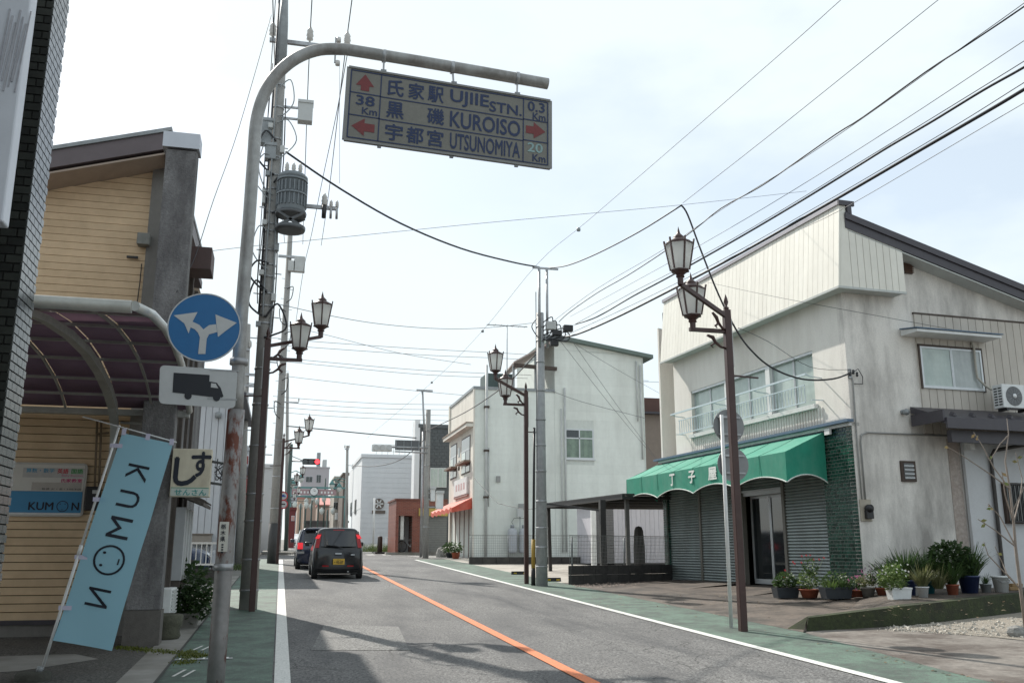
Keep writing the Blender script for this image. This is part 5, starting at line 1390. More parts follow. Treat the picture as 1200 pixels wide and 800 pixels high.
for pl_ in ([(688, 458), (713, 458), (718, 405), (694, 400)], [(694, 400), (718, 405), (726, 390), (706, 373), (688, 385)], [(688, 385), (706, 373), (692, 357), (664, 344), (652, 362), (676, 372)], [(706, 373), (726, 390), (754, 382), (750, 355), (726, 358)]):
    onsign(pl_, .0081, SGW2, 'arrow_stem', rsn, ORG)
MB().bar((.07, .02, .0), (.07, .1, .0), .05).build('bracket', STEEL, rsn); MB().bar((-.15, .012, .05), (.28, .012, .05), .03, .012).build('rail', STEEL, rsn)
q = GF.px(231, 450, y=cy)
tsn = root('lorry_sign', 'white plate with black lorry symbol below the round blue sign', 'sign', gp + Vector((q.x, cy, q.z)))
ORG2 = Vector((q.x, cy, q.z))
A_, B_, C_, D_ = [GF.px(x, y, y=cy) - ORG2 for x, y in ((187.5, 427.5), (278.5, 434), (275.5, 478.5), (186, 472.5))]
def tq(u, v, y): p = D_.lerp(C_, u).lerp(A_.lerp(B_, u), v); return Vector((p.x, y, p.z))
def rq(r, y):
    out = []
    ru, rv = r, r * 2
    for (cu, cv, a0) in ((1 - ru, 1 - rv, 0), (ru, 1 - rv, 90), (ru, rv, 180), (1 - ru, rv, 270)):
        for i in range(6):
            a = R(a0 + 18 * i); out.append(tq(cu + ru * math.cos(a), cv + rv * math.sin(a), y))
    return out
MB().prism(rq(.06, 0), (0, .006, 0)).build('plate', SGW2, tsn)
BLKP = pm('black print', (.012, .014, .02), .5)
onsign([(603, 523), (728, 531), (725, 606), (599, 591)], .004, BLKP, 'lorry_box', tsn, ORG2)
onsign([(727, 553), (753, 558), (767, 577), (776, 605), (770, 609), (724, 606)], .0045, BLKP, 'lorry_cab', tsn, ORG2)
onsign([(733, 559), (749, 561), (758, 577), (732, 574)], .006, SGW2, 'lorry_window', tsn, ORG2)
for (wx, wy) in ((653, 603), (752, 609)): onsign([(wx + 13 * math.cos(k * .5236), wy + 13 * math.sin(k * .5236)) for k in range(12)], .005, BLKP, 'lorry_wheel', tsn, ORG2)
MB().bar((.1, .012, .14), (.36, .012, .14), .03, .014).build('rail', STEEL, tsn); MB().bar((.1, .012, -.13), (.36, .012, -.13), .03, .014).build('rail', STEEL, tsn)
# ------------------------------------------------------------------ street lamps
LGLASS = clothmat('frosted lamp glass', (.86, .88, .87), .75)
LAMPG = 'brown twin lantern street lamps'
def lantern(parent, p):
    """hexagonal tapered lantern standing on point p"""
    p = Vector(p)
    def ring(r, z): return [p + Vector((r * math.cos(R(60 * k + 30)), r * math.sin(R(60 * k + 30)), z)) for k in range(6)]
    b = MB()
    b.lathe([(.05, -.06), (.05, .05), (.075, .07), (.06, .10), (.11, .14), (.155, .155), (.155, .175)], p, 6, sm=False)
    ln = b.build('lantern', BROWNP, parent)
    lo, up_ = ring(.145, .175), ring(.222, .60)
    for k in range(6):
        k2 = (k + 1) % 6
        a, b_, c_, d_ = lo[k], lo[k2], up_[k2], up_[k]
        MB().idx([a, b_, c_, d_], [(0, 1, 2, 3)]).build('pane', LGLASS, ln)
        MB().bar(lo[k], up_[k] + (up_[k] - lo[k]) * .16, .024).build('corner_bar', BROWNP, ln)
        MB().bar(up_[k], up_[k2], .024).build('top_bar', BROWNP, ln)
    MB().lathe([(.21, .60), (.20, .625), (.10, .68), (.085, .70), (.09, .715), (.065, .74), (.03, .775), (.018, .82), (.0, .90)], p, 12).build('finial_roof', BROWNP, ln)
    MB().lathe([(.03, .2), (.035, .32), (.0, .36)], p, 8).build('bulb', pm('bulb white', (.6, .6, .58), .4), ln)
    return ln
def make_lamp(name, label):
    o = root(name, label, 'street lamp', group=LAMPG)
    MB().box(-.055, .055, -.055, .055, -.1, 5.0).build('post', BROWNP, o, .008)
    MB().lathe([(.04, 5.0), (.05, 5.03), (.018, 5.06), (.04, 5.13), (.028, 5.19), (.0, 5.27)], n=8).build('finial', BROWNP, o)
    MB().bar((.04, 0, 4.64), (.66, 0, 4.64), .06, .06).build('lower_arm', BROWNP, o)
    MB().bar((.04, 0.02, 4.90), (1.0, .48, 5.23), .055, .065).build('upper_arm', BROWNP, o)
    lantern(o, (.60, 0, 4.70)); lantern(o, (1.0, .48, 5.28))
    B('strap', LGREY, o, -.075, -.045, -.03, .03, 4.05, 4.85)
    # scroll brackets of bent flat bar under each arm
    for (dx, dy, z0, hz) in ((1, 0, 4.36, .20), (.9, .43, 4.66, .24)):
        pts = [(.05 * dx, .05 * dy, z0 + .0), (.13 * dx, .13 * dy, z0 + .02), (.22 * dx, .22 * dy, z0 + .09), (.26 * dx, .26 * dy, z0 + .17), (.36 * dx, .36 * dy, z0 + hz)]
        MB().tube(pts, [.018, .02, .026, .032, .02], 6).build('scroll', BROWNP, o)
        MB().tube([(.22 * dx, .22 * dy, z0 + .09), (.30 * dx, .30 * dy, z0 + .03), (.26 * dx, .26 * dy, z0 - .0)], [.02, .02, .008], 6).build('scroll_leaf', BROWNP, o)
    MB().bar((-.04, 0, 3.92), (-.5, 0, 3.90), .025).build('flag_rod', BROWNP, o)
    return o
rl_ = gnd(871, 740); ml_ = gnd(617, 684); ll_ = gnd(295, 716.5)
lampR = make_lamp('street_lamp', 'brown twin lantern street lamp in front of the green awning')
lampR.location = rl_; lampR.rotation_euler = (0, 0, math.pi)
lm = dup(lampR, None, ml_, math.pi, 'brown twin lantern street lamp beside the galvanised utility pole in the middle')
lm.scale = (1, 1, 1.06)
ll = dup(lampR, None, ll_, 0, 'brown twin lantern street lamp against the left concrete utility pole')
lz = atY(322, 640, 39.2)
l2 = dup(lampR, None, (-.05, 39.2, gz(39.2)), 0, 'smaller twin lantern street lamp far down the left side')
# ------------------------------------------------------------------ sign post with two round signs seen from behind
sp0 = gnd(857, 736)
spn = root('sign_post', 'thin white post with two round signs seen from behind', 'sign post', sp0)
SPF = Fr(sp0)
tp = SPF.px(845.5, 486, y=0)
MB().tube([(0, 0, -.1), tp], .03, 10).build('post', WHITEP, spn)
BACK = pm('sign back grey', (.22, .225, .23), .5, .12, 6, metal=.3)
for (px_, py_) in ((854, 499), (859, 544)):
    q = SPF.px(px_, py_, y=.05)
    d = MB().lathe([(.275, -.003), (.275, .003), (0, .004)], (0, 0, 0), 32, M=Matrix.Rotation(R(-90), 4, 'X'), sm=False).build('round_sign', BACK, spn, loc=(q.x, .05, q.z))
    for dz in (-.14, .14): MB().bar((-.2, -.018, dz), (.2, -.018, dz), .02, .025).build('rail', STEEL, d); MB().bar((-.14, -.03, dz), (-.02, -.03, dz), .03).build('clamp', STEEL, d)
    B('sticker', pm('blue sticker', (.03, .07, .25), .5), d, -.02, .05, -.03, -.02, .2, .24)
# ------------------------------------------------------------------ utility poles
def bands(o, r0, r1, H, zs, mat=STEEL):
    for z in zs:
        r = r0 + (r1 - r0) * z / H + .012
        MB().lathe([(r, z - .02), (r, z + .02)], n=12).build('band', mat, o)
def steps(o, r0, r1, H, z0, z1, ang=0.0, d=.45):
    z = z0; k = 0
    while z < z1:
        r = r0 + (r1 - r0) * z / H; s = 1 if k % 2 else -1
        MB().bar((s * r * math.cos(ang), s * r * math.sin(ang), z), (s * (r + .13) * math.cos(ang), s * (r + .13) * math.sin(ang), z), .018).build('step_bolt', STEEL, o); z += d; k += 1
def insul(parent, p, s=1.0, up=True):
    k = 1 if up else -1
    o = MB().lathe([(.015 * s, 0), (.02 * s, .06 * k * s), (.06 * s, .08 * k * s), (.05 * s, .13 * k * s), (.065 * s, .15 * k * s), (.05 * s, .22 * k * s), (.06 * s, .24 * k * s), (.03 * s, .30 * k * s), (.02 * s, .33 * k * s)], p, 10).build('insulator', PORC, parent)
    return o
pa = Vector((-.50, 18.32, gz(18.32))); PA = Fr(pa)
ua = root('utility_pole', 'tall concrete utility pole with transformer on the left pavement', 'utility pole', pa)
HA = PA.px(330, 80, y=0).z
MB().tube([(0, 0, -.3), (0, 0, HA)], [.165, .105], 16).build('shaft', CONC, ua)
MB().tube([(0, 0, HA - .05), (0, 0, HA + 1.0), (0, 0, HA + 2.4)], [.118, .10, .03], 10).build('top_cap', GREYM, ua)
bands(ua, .165, .105, HA, [.35, .9, 1.6, 2.1, 3.0, 3.8, 4.5, 5.4, 5.75, 6.0, 6.35, 6.6, 6.9, 7.3, 7.45, 7.7, 8.2, 8.5, 8.9, 9.3, 10.0, 10.5])
steps(ua, .165, .105, HA, 2.4, HA - .5, .2)
for (x0, x1, yy) in ((316, 402, 48), ):
    a, b = PA.px(x0, 47, y=.14), PA.px(x1, 56, y=.14)
    MB().bar((a.x, .14, a.z), (b.x, .14, a.z), .08, .08).build('crossarm', STEEL, ua); ZX = a.z
INSA = []
for x in (319, 363, 407):
    q = PA.px(x, 48, y=.14); insul(ua, (q.x, .14, ZX + .03), 1.2); INSA.append(Vector((q.x, .14, ZX + .42)))
q = PA.px(393, 60, y=.14); MB().bar((q.x, .14, ZX - .35), (q.x, .14, ZX + .25), .035).build('rod', STEEL, ua)
for dz in (-.35, .2): MB().lathe([(.05, -.05), (.05, .05)], (q.x + .06, .14, ZX + dz), 8).build('fitting', PORC, ua)
# transformer: finned tank on a bracket
tq_ = PA.px(342, 228, y=-.30)
GREYT = pm('transformer grey', (.17, .19, .205), .5, .15, 8)
tr_ = MB().lathe([(.26, -.40), (.275, -.36), (.275, .30), (.30, .32), (.30, .36), (.24, .42), (.15, .46), (0, .47)], (tq_.x, -.30, tq_.z), 20).build('transformer', GREYT, ua)
for k in range(22):
    a = 2 * math.pi * k / 22
    for (za, zb_) in ((-.28, -.06), (.0, .22)):
        MB().bar((tq_.x + .28 * math.cos(a), -.30 + .28 * math.sin(a), tq_.z + za), (tq_.x + .28 * math.cos(a), -.30 + .28 * math.sin(a), tq_.z + zb_), .025, .05, roll=(math.cos(a), math.sin(a), 0)).build('fin', GREYT, tr_)
for z in (-.03, .27): MB().lathe([(.305, -.02), (.305, .02)], (tq_.x, -.30, tq_.z + z), 20).build('hoop', GREYT, tr_)
for k in range(3): insul(tr_, (tq_.x - .12 + .13 * k, -.42, tq_.z + .40), .7)
BR = pm('dark bracket steel', (.09, .095, .1), .5, .2, 8)
MB().lathe([(.30, -.46), (.31, -.40)], (tq_.x, -.30, tq_.z), 20).build('tray', BR, tr_)
MB().lathe([(.2, -.03), (.29, -.03), (.30, .0), (.30, .05), (.2, .05)], (tq_.x, -.30, tq_.z - .74), 20).build('lower_ring', BR, tr_)
for s in (-1, 1):
    MB().bar((tq_.x + s * .28, -.5, tq_.z - .42), (tq_.x - s * .24, -.5, tq_.z - .74), .05).build('brace', BR, tr_)
    MB().bar((tq_.x + s * .28, -.1, tq_.z - .42), (0, 0, tq_.z - .74), .05).build('brace', BR, tr_)
# lower short arm with fuses at the right
a = PA.px(352, 241, y=-.1); b = PA.px(396, 241, y=-.1)
MB().bar((.08, -.1, a.z), (b.x, -.1, a.z), .07).build('crossarm', STEEL, ua)
for x, up_ in ((380, 1), (388, 0), (395, 0)):
    q = PA.px(x, 241, y=-.18); insul(ua, (q.x, -.18, a.z - .05), 1.0 if up_ else .6); MB().tube([(q.x, -.18, a.z - .25), (q.x, -.18, a.z + .05)], .045 if up_ else .025, 8).build('fuse_tube', BLACKM if up_ else STEEL, ua)
# service boxes on the pole
for (x0, y0, x1, y1, mm, dy) in ((350, 117, 366, 142, LGREY, -.1), (306, 138, 318, 168, GREYM, -.15), (311, 167, 323, 186, GREYM, -.2), (308, 222, 314, 238, LGREY, -.1)):
    c_, d_ = PA.px(x0, y0, y=dy), PA.px(x1, y1, y=dy)
    bx_ = B('box', mm, ua, c_.x, d_.x, dy, dy + .22, d_.z, c_.z, .01)
    B('cover', mm, bx_, c_.x - .01, d_.x + .01, dy - .02, dy + .23, c_.z - .05, c_.z + .012)
    s = 1 if x0 > 340 else -1
    MB().bar((0, dy + .1, (c_.z + d_.z) / 2 + .08), ((c_.x + d_.x) / 2, dy + .1, (c_.z + d_.z) / 2 + .08), .04).build('bracket', STEEL, bx_)
    MB().bar((0, dy + .1, d_.z + .05), ((c_.x + d_.x) / 2, dy + .1, d_.z + .05), .04).build('bracket', STEEL, bx_)
for i, (xo, yo, r_) in enumerate(((.1, -.14, .018), (.14, -.1, .012), (-.05, -.18, .015), (-.17, -.02, .01))):
    MB().tube(smooth([(xo, yo, 4.9 + i * .3), (xo * 1.15, yo, 6.4), (xo * .9, yo, 7.6), (xo * 1.2, yo, 8.8), (xo, yo * .9, 9.8 + .4 * i)]), r_, 6).build('riser', WIRE if i % 2 else GREYM, ua)
for i in range(9):
    zz = 5.3 + i * .52; s = 1 if i % 2 else -1
    B('clip_box', LGREY if i % 3 else GREYM, ua, s * .13 - .04, s * .13 + .05, -.24, -.13, zz, zz + .1 + .05 * (i % 2), .006)
rs = random.Random(21)
for i, (zz, L_) in enumerate([(9.6, 1.0), (9.2, .9), (8.8, 1.1), (8.3, .8), (7.2, .9), (6.6, .7), (10.4, .8), (6.0, .6), (9.0, 1.2), (5.5, .5)]):
    s = -1 if i % 3 else 1
    z0 = zz
    MB().tube(smooth([(0, -.16, z0), (s * .22, -.22, z0 + .12 + rs.uniform(-.1, .15)), (s * (.3 + rs.random() * .15), -.2, z0 - L_ * .35), (s * .16, -.17, z0 - L_ * .7), (0, -.15, z0 - L_ * .8)]), .012 + .008 * (i % 2), 6).build('cable_loop', WIRE if i % 2 else GREYM, ua)
MB().tube([(-.13, -.12, 5.6), (-.12, -.11, 9.0), (-.11, -.1, 12.6)], .02, 6).build('riser', WIRE, ua)
MB().tube([(-.2, -.05, 6.2), (-.19, -.05, 13.0)], .009, 5).build('riser', WIRE, ua)
# second pole on the left
pbq = gnd(318.5, 660); PBp = Vector((pbq.x, pbq.y, pbq.z)); PB = Fr(PBp)
ub = root('utility_pole', 'second concrete utility pole further along the left pavement', 'utility pole', PBp)
HB = PB.px(336, 272, y=0).z
MB().tube([(0, 0, -.3), (0, 0, HB)], [.19, .11], 14).build('shaft', CONC, ub)
bands(ub, .19, .11, HB, [1, 2.2, 3.5, 5, 6.4, 7.1, 7.8, 8.5, 9.2, 10, 10.8, 11.6])
steps(ub, .19, .11, HB, 3, 12, .3)
MB().lathe([(.2, 0), (.2, 1.6)], n=12).build('guard_wrap', pm('dark wrap', (.05, .05, .05), .7), ub)
a, b = PB.px(326, 300, y=-.1), PB.px(357, 300, y=-.1)
MB().bar((a.x, -.1, a.z), (b.x, -.1, a.z), .1).build('crossarm', STEEL, ub)
for (x0, y0, x1, y1) in ((345, 300, 357, 318), (338, 305, 345, 317)):
    c_, d_ = PB.px(x0, y0, y=-.3), PB.px(x1, y1, y=-.3); B('box', LGREY, ub, c_.x, d_.x, -.3, 0, d_.z, c_.z)
for i in range(6): MB().tube(smooth([(0, -.2, 6.5 + i), (.25 * (1 if i % 2 else -1), -.25, 6.6 + i), (.2 * (1 if i % 2 else -1), -.22, 6.1 + i), (0, -.2, 5.9 + i)]), .02, 5).build('cable_loop', WIRE, ub)
# galvanised pole in the middle
pc = gnd(635, 686.5); PC = Fr(pc)
uc = root('utility_pole', 'slender grey utility pole with twin top pipes at the lot entrance', 'utility pole', pc)
HC = PC.px(636, 367, y=0).z
MB().tube([(0, 0, -.3), (0, 0, HC)], [.16, .105], 16).build('shaft', pm('pale pole', (.36, .37, .375), .6, .18, 8, dirt=(.2, .2, .2), damt=.6, dscale=2, streak=.4), uc)
bands(uc, .16, .105, HC, [.5, 1.0, 1.5, 2.2, 3.0, 3.7, 4.4, 5.2, 6.0, 6.6, 7.0])
HT = PC.px(632, 314, y=-.1).z
for x in (632, 641):
    q = PC.px(x, 340, y=-.1); MB().tube([(q.x, -.1, HC - 1.0), (q.x, -.1, HT)], .038, 8).build('top_pipe', STEEL, uc)
a, b = PC.px(624, 312, y=-.1), PC.px(654, 316, y=-.1); MB().bar((a.x, -.1, HT), (b.x, -.1, HT), .05).build('top_bar', STEEL, uc)
for (x0, y0, x1, y1, m_) in ((641, 376, 652, 386, LGREY), (661, 380, 672, 388, BLACKM), (648, 386, 659, 393, BLACKM), (646, 398, 655, 405, BLACKM)):
    c_, d_ = PC.px(x0, y0, y=-.25), PC.px(x1, y1, y=-.25); B('closure', m_, uc, c_.x, d_.x, -.25, -.08, d_.z, c_.z, .02)
a, b = PC.px(638, 395, y=-.12), PC.px(665, 398, y=-.12); MB().bar(a, b, .10, .14).build('bracket_arm', GREYM, uc)
for i in range(5): MB().tube(smooth([(.05, -.14, HC - .3 - .12 * i), (.3 + .1 * i, -.2, HC - .15 - .1 * i), (.25 + .12 * i, -.2, HC - .6 - .05 * i), (.05, -.14, HC - .8)]), .016, 6).build('cable_loop', WIRE, uc)
MB().tube(smooth([(-.13, -.1, HC - .2), (-.28, -.15, HC - .45), (-.1, -.16, HC - .75)]), .014, 6).build('cable_loop', WIRE, uc)
MB().tube([(-.13, -.05, 3.0), (-.13, -.05, 8.0)], .012, 5).build('riser', WIREG, uc)
gg = gnd(625, 686)
YB = root('guy_guard', 'black and yellow guard sleeve between the middle lamp and pole', 'guard', gg)
MB().tube([(0, 0, 0), (.0, 0, .45)], .06, 8).build('foot', RUBBER, YB)
MB().tube([(0, 0, .45), (0.01, 0, 1.2)], .055, 8).build('sleeve', pm('yellow sleeve', (.42, .27, .05), .6, .2, 8), YB)
MB().tube([(0.01, 0, 1.2), (.05, 0, 4.2)], .035, 8).build('tube', BLACKM, YB)
# pole at the far corner of the crossing with signal heads seen from behind
pd = gnd(498.5, 654); PD = Fr(pd)
ud = root('utility_pole', 'grey utility pole at the crossing carrying signal heads', 'utility pole', pd)
HD = PD.px(501, 480, y=0).z
MB().tube([(0, 0, -.3), (0, 0, HD)], [.15, .12], 14).build('shaft', CONC, ud)
q = PD.px(495, 458, y=0); MB().tube([(-.15, 0, HD - 1.5), (q.x, 0, q.z)], .05, 8).build('top_pipe', STEEL, ud)
a, b = PD.px(488, 457, y=0), PD.px(507, 458, y=0); MB().bar(a, b, .09).build('crossarm', STEEL, ud)
bands(ud, .15, .12, HD, [1.5, 3, 4.5, 5.5, 6.2])
sg1 = root('traffic_signal', 'pair of signal heads seen from behind on a long arm at the crossing', 'traffic signal', pd)
za = PD.px(480, 524, y=-.1).z
a = PD.px(436, 522, y=-.1)
MB().tube([(0, -.1, za), (a.x, -.1, za)], .05, 8).build('arm', STEEL, sg1); MB().tube([(0, -.1, za - .25), (PD.px(463, 522, y=-.1).x, -.1, za - .22)], .035, 8).build('arm', STEEL, sg1)
c_, d_ = PD.px(436, 519.5, y=-.2), PD.px(459.5, 529, y=-.2); hb = B('signal_head', WHITEP, sg1, c_.x, d_.x, -.2, .0, d_.z, c_.z, .06)
for i in range(3): MB().lathe([(.14, 0), (.14, .05)], (c_.x + .2 + i * .32, -.2, (c_.z + d_.z) / 2), 12, M=RX90).build('lens_back', LGREY, hb)
c_, d_ = PD.px(463.5, 515, y=-.2), PD.px(492, 527.5, y=-.2); sb_ = B('sign_back', pm('dark sign back', (.11, .115, .12), .5), sg1, c_.x, d_.x, -.12, -.05, d_.z, c_.z)
for i in range(4): B('stiffener', GREYM, sb_, c_.x + .04 + i * (d_.x - c_.x - .1) / 3, c_.x + .07 + i * (d_.x - c_.x - .1) / 3, -.15, -.121, d_.z, c_.z)
for k, (x0, y0, x1, y1) in enumerate(((505.5, 570, 510, 587), (512, 575, 519.5, 596))):
    c_, d_ = PD.px(x0, y0, y=-.3), PD.px(x1, y1, y=-.3)
    ps = root('pedestrian_signal', ['slim white pedestrian signal box nearest the crossing pole', 'larger white pedestrian signal box right of the crossing pole'][k], 'pedestrian signal', pd)
    B('case', WHITEP, ps, c_.x, d_.x, -.3, .05, d_.z, c_.z, .03); B('visor', LGREY, ps, c_.x - .03, d_.x + .03, -.36, -.3, c_.z - .12, c_.z + .02)
    MB().bar((0, -.1, c_.z - .1), (c_.x, -.1, c_.z - .1), .05).build('arm', STEEL, ps); MB().bar((0, -.1, d_.z + .1), (c_.x, -.1, d_.z + .1), .05).build('arm', STEEL, ps)
p2 = gnd(493, 653); tag(MB().tube([p2, p2 + Vector((0, 0, PD.px(495, 500, y=0).z))], .07, 8).build('thin_pole', STEEL), 'thin grey pipe pole beside the utility pole at the crossing', 'pole')
# poles further off on the left
def farpole(label, px_, base, topy, Y, arms, r=.14, lean=0):
    b = atY(px_, base, Y); z0 = gz(Y); t = atY(px_ + lean, topy, Y)
    o = root('utility_pole', label, 'utility pole', (b.x, Y, z0))
    MB().tube([(0, 0, -.3), (t.x - b.x, 0, t.z - z0)], [r, r * .7], 10).build('shaft', CONC, o)
    for (yy, x0, x1) in arms:
        a, c = atY(x0, yy, Y), atY(x1, yy, Y); q = a.z - z0
        MB().bar((a.x - b.x, -.1, q), (c.x - b.x, -.1, q), .09).build('crossarm', STEEL, o)
        for x in (a.x, c.x): insul(o, (x - b.x, -.1, q + .04), 1.0)
    return o
farpole('concrete pole with many crossarms behind the sign pole', 282, 640, 380, 36, [(439, 284, 303), (452, 283, 302), (462, 286, 300), (410, 286, 293)], .17, 8)
farpole('distant utility pole with one long crossarm beyond the second lamp', 336, 640, 437, 74, [(471, 327, 350)], .15, 1)
farpole('bare grey pole in front of the white windowless wall', 406, 637, 522, 82, [(526, 404, 409)], .16, 1)
# ------------------------------------------------------------------ crossing: signal, round signs
Ys = 62.0
sb = atY(334.5, 646, Ys)
ts = root('traffic_signal', 'horizontal traffic signal showing red above the waiting cars', 'traffic signal', (sb.x, Ys, gz(Ys)))
TS = Fr((sb.x, Ys, gz(Ys)))
GPOLE = pm('dark green pole', (.06, .09, .08), .5, .15, 8)
zt = TS.px(336, 520, y=0).z
MB().tube([(0, 0, -.2), (0, 0, zt)], .12, 10).build('pole', GPOLE, ts)
za = TS.px(345, 540, y=0).z
c_, d_ = TS.px(354.5, 537, y=-.1), TS.px(375, 544.5, y=-.1)
MB().tube([(0, 0, za), (d_.x, 0, za)], .05, 8).build('arm', STEEL, ts); MB().tube([(0, 0, za + .35), (c_.x, 0, za + .05)], .03, 6).build('arm_stay', STEEL, ts)
hd_ = MB().box(c_.x, d_.x, -.22, -.06, d_.z, c_.z).build('head', pm('signal case', (.035, .038, .04), .5), ts, .06)
zc = (c_.z + d_.z) / 2; w3 = (d_.x - c_.x) / 3
for i in range(3):
    xc = c_.x + w3 * (i + .5)
    MB().lathe([(.155, 0), (.155, .015)], (xc, -.222, zc), 16, M=RX90).build('lens', [emit('red lamp glow', (1.0, .04, .05), 2.2), GLASSD, GLASSD][0 if i == 2 else 1], hd_)
    vz = MB()
    for k in range(9):
        a0, a1 = R(20 + 140 * k / 9), R(20 + 140 * (k + 1) / 9)
        vz.idx([(xc + .17 * math.cos(a0), -.22, zc + .17 * math.sin(a0)), (xc + .17 * math.cos(a1), -.22, zc + .17 * math.sin(a1)), (xc + .17 * math.cos(a1), -.45, zc + .16 * math.sin(a1)), (xc + .17 * math.cos(a0), -.45, zc + .16 * math.sin(a0))], [(0, 1, 2, 3)])
    vz.build('visor', BLACKM, hd_)
pb_ = TS.px(330, 540, y=0)
B('name_board', LGREY, ts, TS.px(325.5, 540, y=0).x, TS.px(333, 540, y=0).x, -.1, -.05, za - .25, za + .2)
RSG = pm('sign red', (.5, .03, .04), .5); WSG = SGW2
for k, (px_, py_, lb, yy) in enumerate(((332, 581, 'round red ringed no lorry sign, upper of the two', 58), (332, 590.5, 'round red ringed sign, lower of the two', 58), (325.5, 580.5, 'round red and blue sign half hidden by the second pole', 60))):
    q = atY(px_, py_, yy); r_ = .27
    o = root('round_sign', lb, 'sign', q)
    MB().lathe([(r_, -.006), (r_, 0), (0, .001)], n=24, M=RX90, sm=False).build('plate', RSG, o)
    MB().lathe([(r_ * .76, 0), (0, .004)], (0, -.003, 0), 24, M=RX90, sm=False).build('inner', WSG if k < 2 else pm('sign deep blue', (.02, .06, .3), .5), o)
    if k == 0:
        B('lorry', pm('sign blue mark', (.03, .1, .35), .5), o, -.12, .06, -.013, -.009, -.05, .09); B('lorry_cab', MATS['sign blue mark'], o, .065, .13, -.013, -.009, -.05, .03)
    if k == 1: B('mark', BLKP, o, -.11, .11, -.013, -.009, -.035, .04)
    if k < 2: MB().bar((-.02, .03, -.3 if k else 0), (-.02, .03, .3), .05).build('clamp', STEEL, o)
q = atY(331, 650, 58.1); q2 = atY(331.8, 575, 58.1)
tag(MB().tube([Vector((q2.x, 58.1, gz(58.1))), q2], .04, 8).build('sign_pole', STEEL), 'thin steel pole carrying the two red ringed signs', 'pole')
# kerb island at the far side of the crossing
mb = MB().prism([(-1.0, 57.0, gz(57)), (0.7, 56.4, gz(56)), (0.95, 58, gz(58)), (.95, 66, gz(66)), (-1, 66, gz(66))], (0, 0, .16))
tag(mb.build('far_pavement_left', GUTTER), kind='structure')
mb = MB().prism([(6.7, 57.0, gz(57)), (9.0, 55.6, gz(55.6)), (16, 55.2, gz(55)), (16, 70, gz(70)), (6.8, 70, gz(70))], (0, 0, .14))
tag(mb.build('far_pavement_right', GUTTER), kind='structure')
# ------------------------------------------------------------------ arch over the far street with a clock
Yg = 105.0
a0, a1 = atY(337, 640, Yg), atY(403, 640, Yg)
ar = root('street_arch', 'teal and mauve arch with a clock spanning the far street', 'arch', (a0.x, Yg, gz(Yg)))
AR = Fr((a0.x, Yg, gz(Yg)))
TEAL = pm('teal arch paint', (.10, .24, .23), .5, .1, 6); MAUVE = pm('mauve arch panel', (.36, .24, .25), .6, .1, 4)
wA = a1.x - a0.x
for x in (0, wA): MB().tube([(x, 0, -.2), (x, 0, AR.px(340, 560, y=0).z)], .14, 10).build('post', TEAL, ar)
z1, z2_, z3, z4 = [AR.px(360, y, y=0).z for y in (570, 572, 580.5, 582.5)]
B('beam', TEAL, ar, 0, wA, -.1, .1, z2_, z1); B('beam', TEAL, ar, 0, wA, -.12, .12, z4, z3)
B('panel', MAUVE, ar, AR.px(340, 575, y=0).x, AR.px(363, 575, y=0).x, -.05, .05, z3 + .1, z2_ - .1); B('panel', MAUVE, ar, AR.px(373, 575, y=0).x, AR.px(394, 575, y=0).x, -.05, .05, z3 + .1, z2_ - .1)
for i in range(5): B('panel_mark', WHITEP, ar, AR.px(344 + i * 4, 575, y=0).x, AR.px(346 + i * 4, 575, y=0).x, -.06, -.051, z3 + .25, z2_ - .3)
for i in range(4): B('panel_mark', WHITEP, ar, AR.px(376 + i * 4, 575, y=0).x, AR.px(378 + i * 4, 575, y=0).x, -.06, -.051, z3 + .25, z2_ - .3)
cq = AR.px(368, 575.5, y=-.2)
ck = MB().lathe([(.48, -.08), (.48, .05), (.42, .06)], (cq.x, -.2, cq.z), 24, M=RX90).build('clock', BLACKM, ar)
MB().lathe([(.42, 0), (0, .004)], (cq.x, -.262, cq.z), 24, M=RX90, sm=False).build('clock_face', WHITEP, ck)
MB().bar((cq.x, -.272, cq.z), (cq.x + .2, -.272, cq.z + .1), .04, .004, roll=(0, 1, 0)).build('hand', BLACKM, ck); MB().bar((cq.x, -.273, cq.z), (cq.x - .02, -.273, cq.z + .3), .03, .004, roll=(0, 1, 0)).build('hand', BLACKM, ck)
for px_, py_ in ((343, 567), (353, 560), (389, 568), (397.5, 571)):
    q = AR.px(px_, py_, y=0)
    lp = MB().lathe([(.05, -.5), (.28, -.25), (.3, .05), (.12, .3), (0, .5)], q, 8).build('lamp', pm('pale lamp glass', (.55, .58, .55), .3), ar)
    MB().lathe([(.34, .02), (.2, .3), (.05, .5), (0, .62)], q, 8).build('cap', TEAL, lp)
    MB().tube([(q.x, 0, q.z + .5), (q.x + (.6 if px_ in (343, 389) else -.6), 0, q.z + .8), (0 if px_ < 370 else wA, 0, q.z + .6)], .05, 6).build('arm', TEAL, lp)
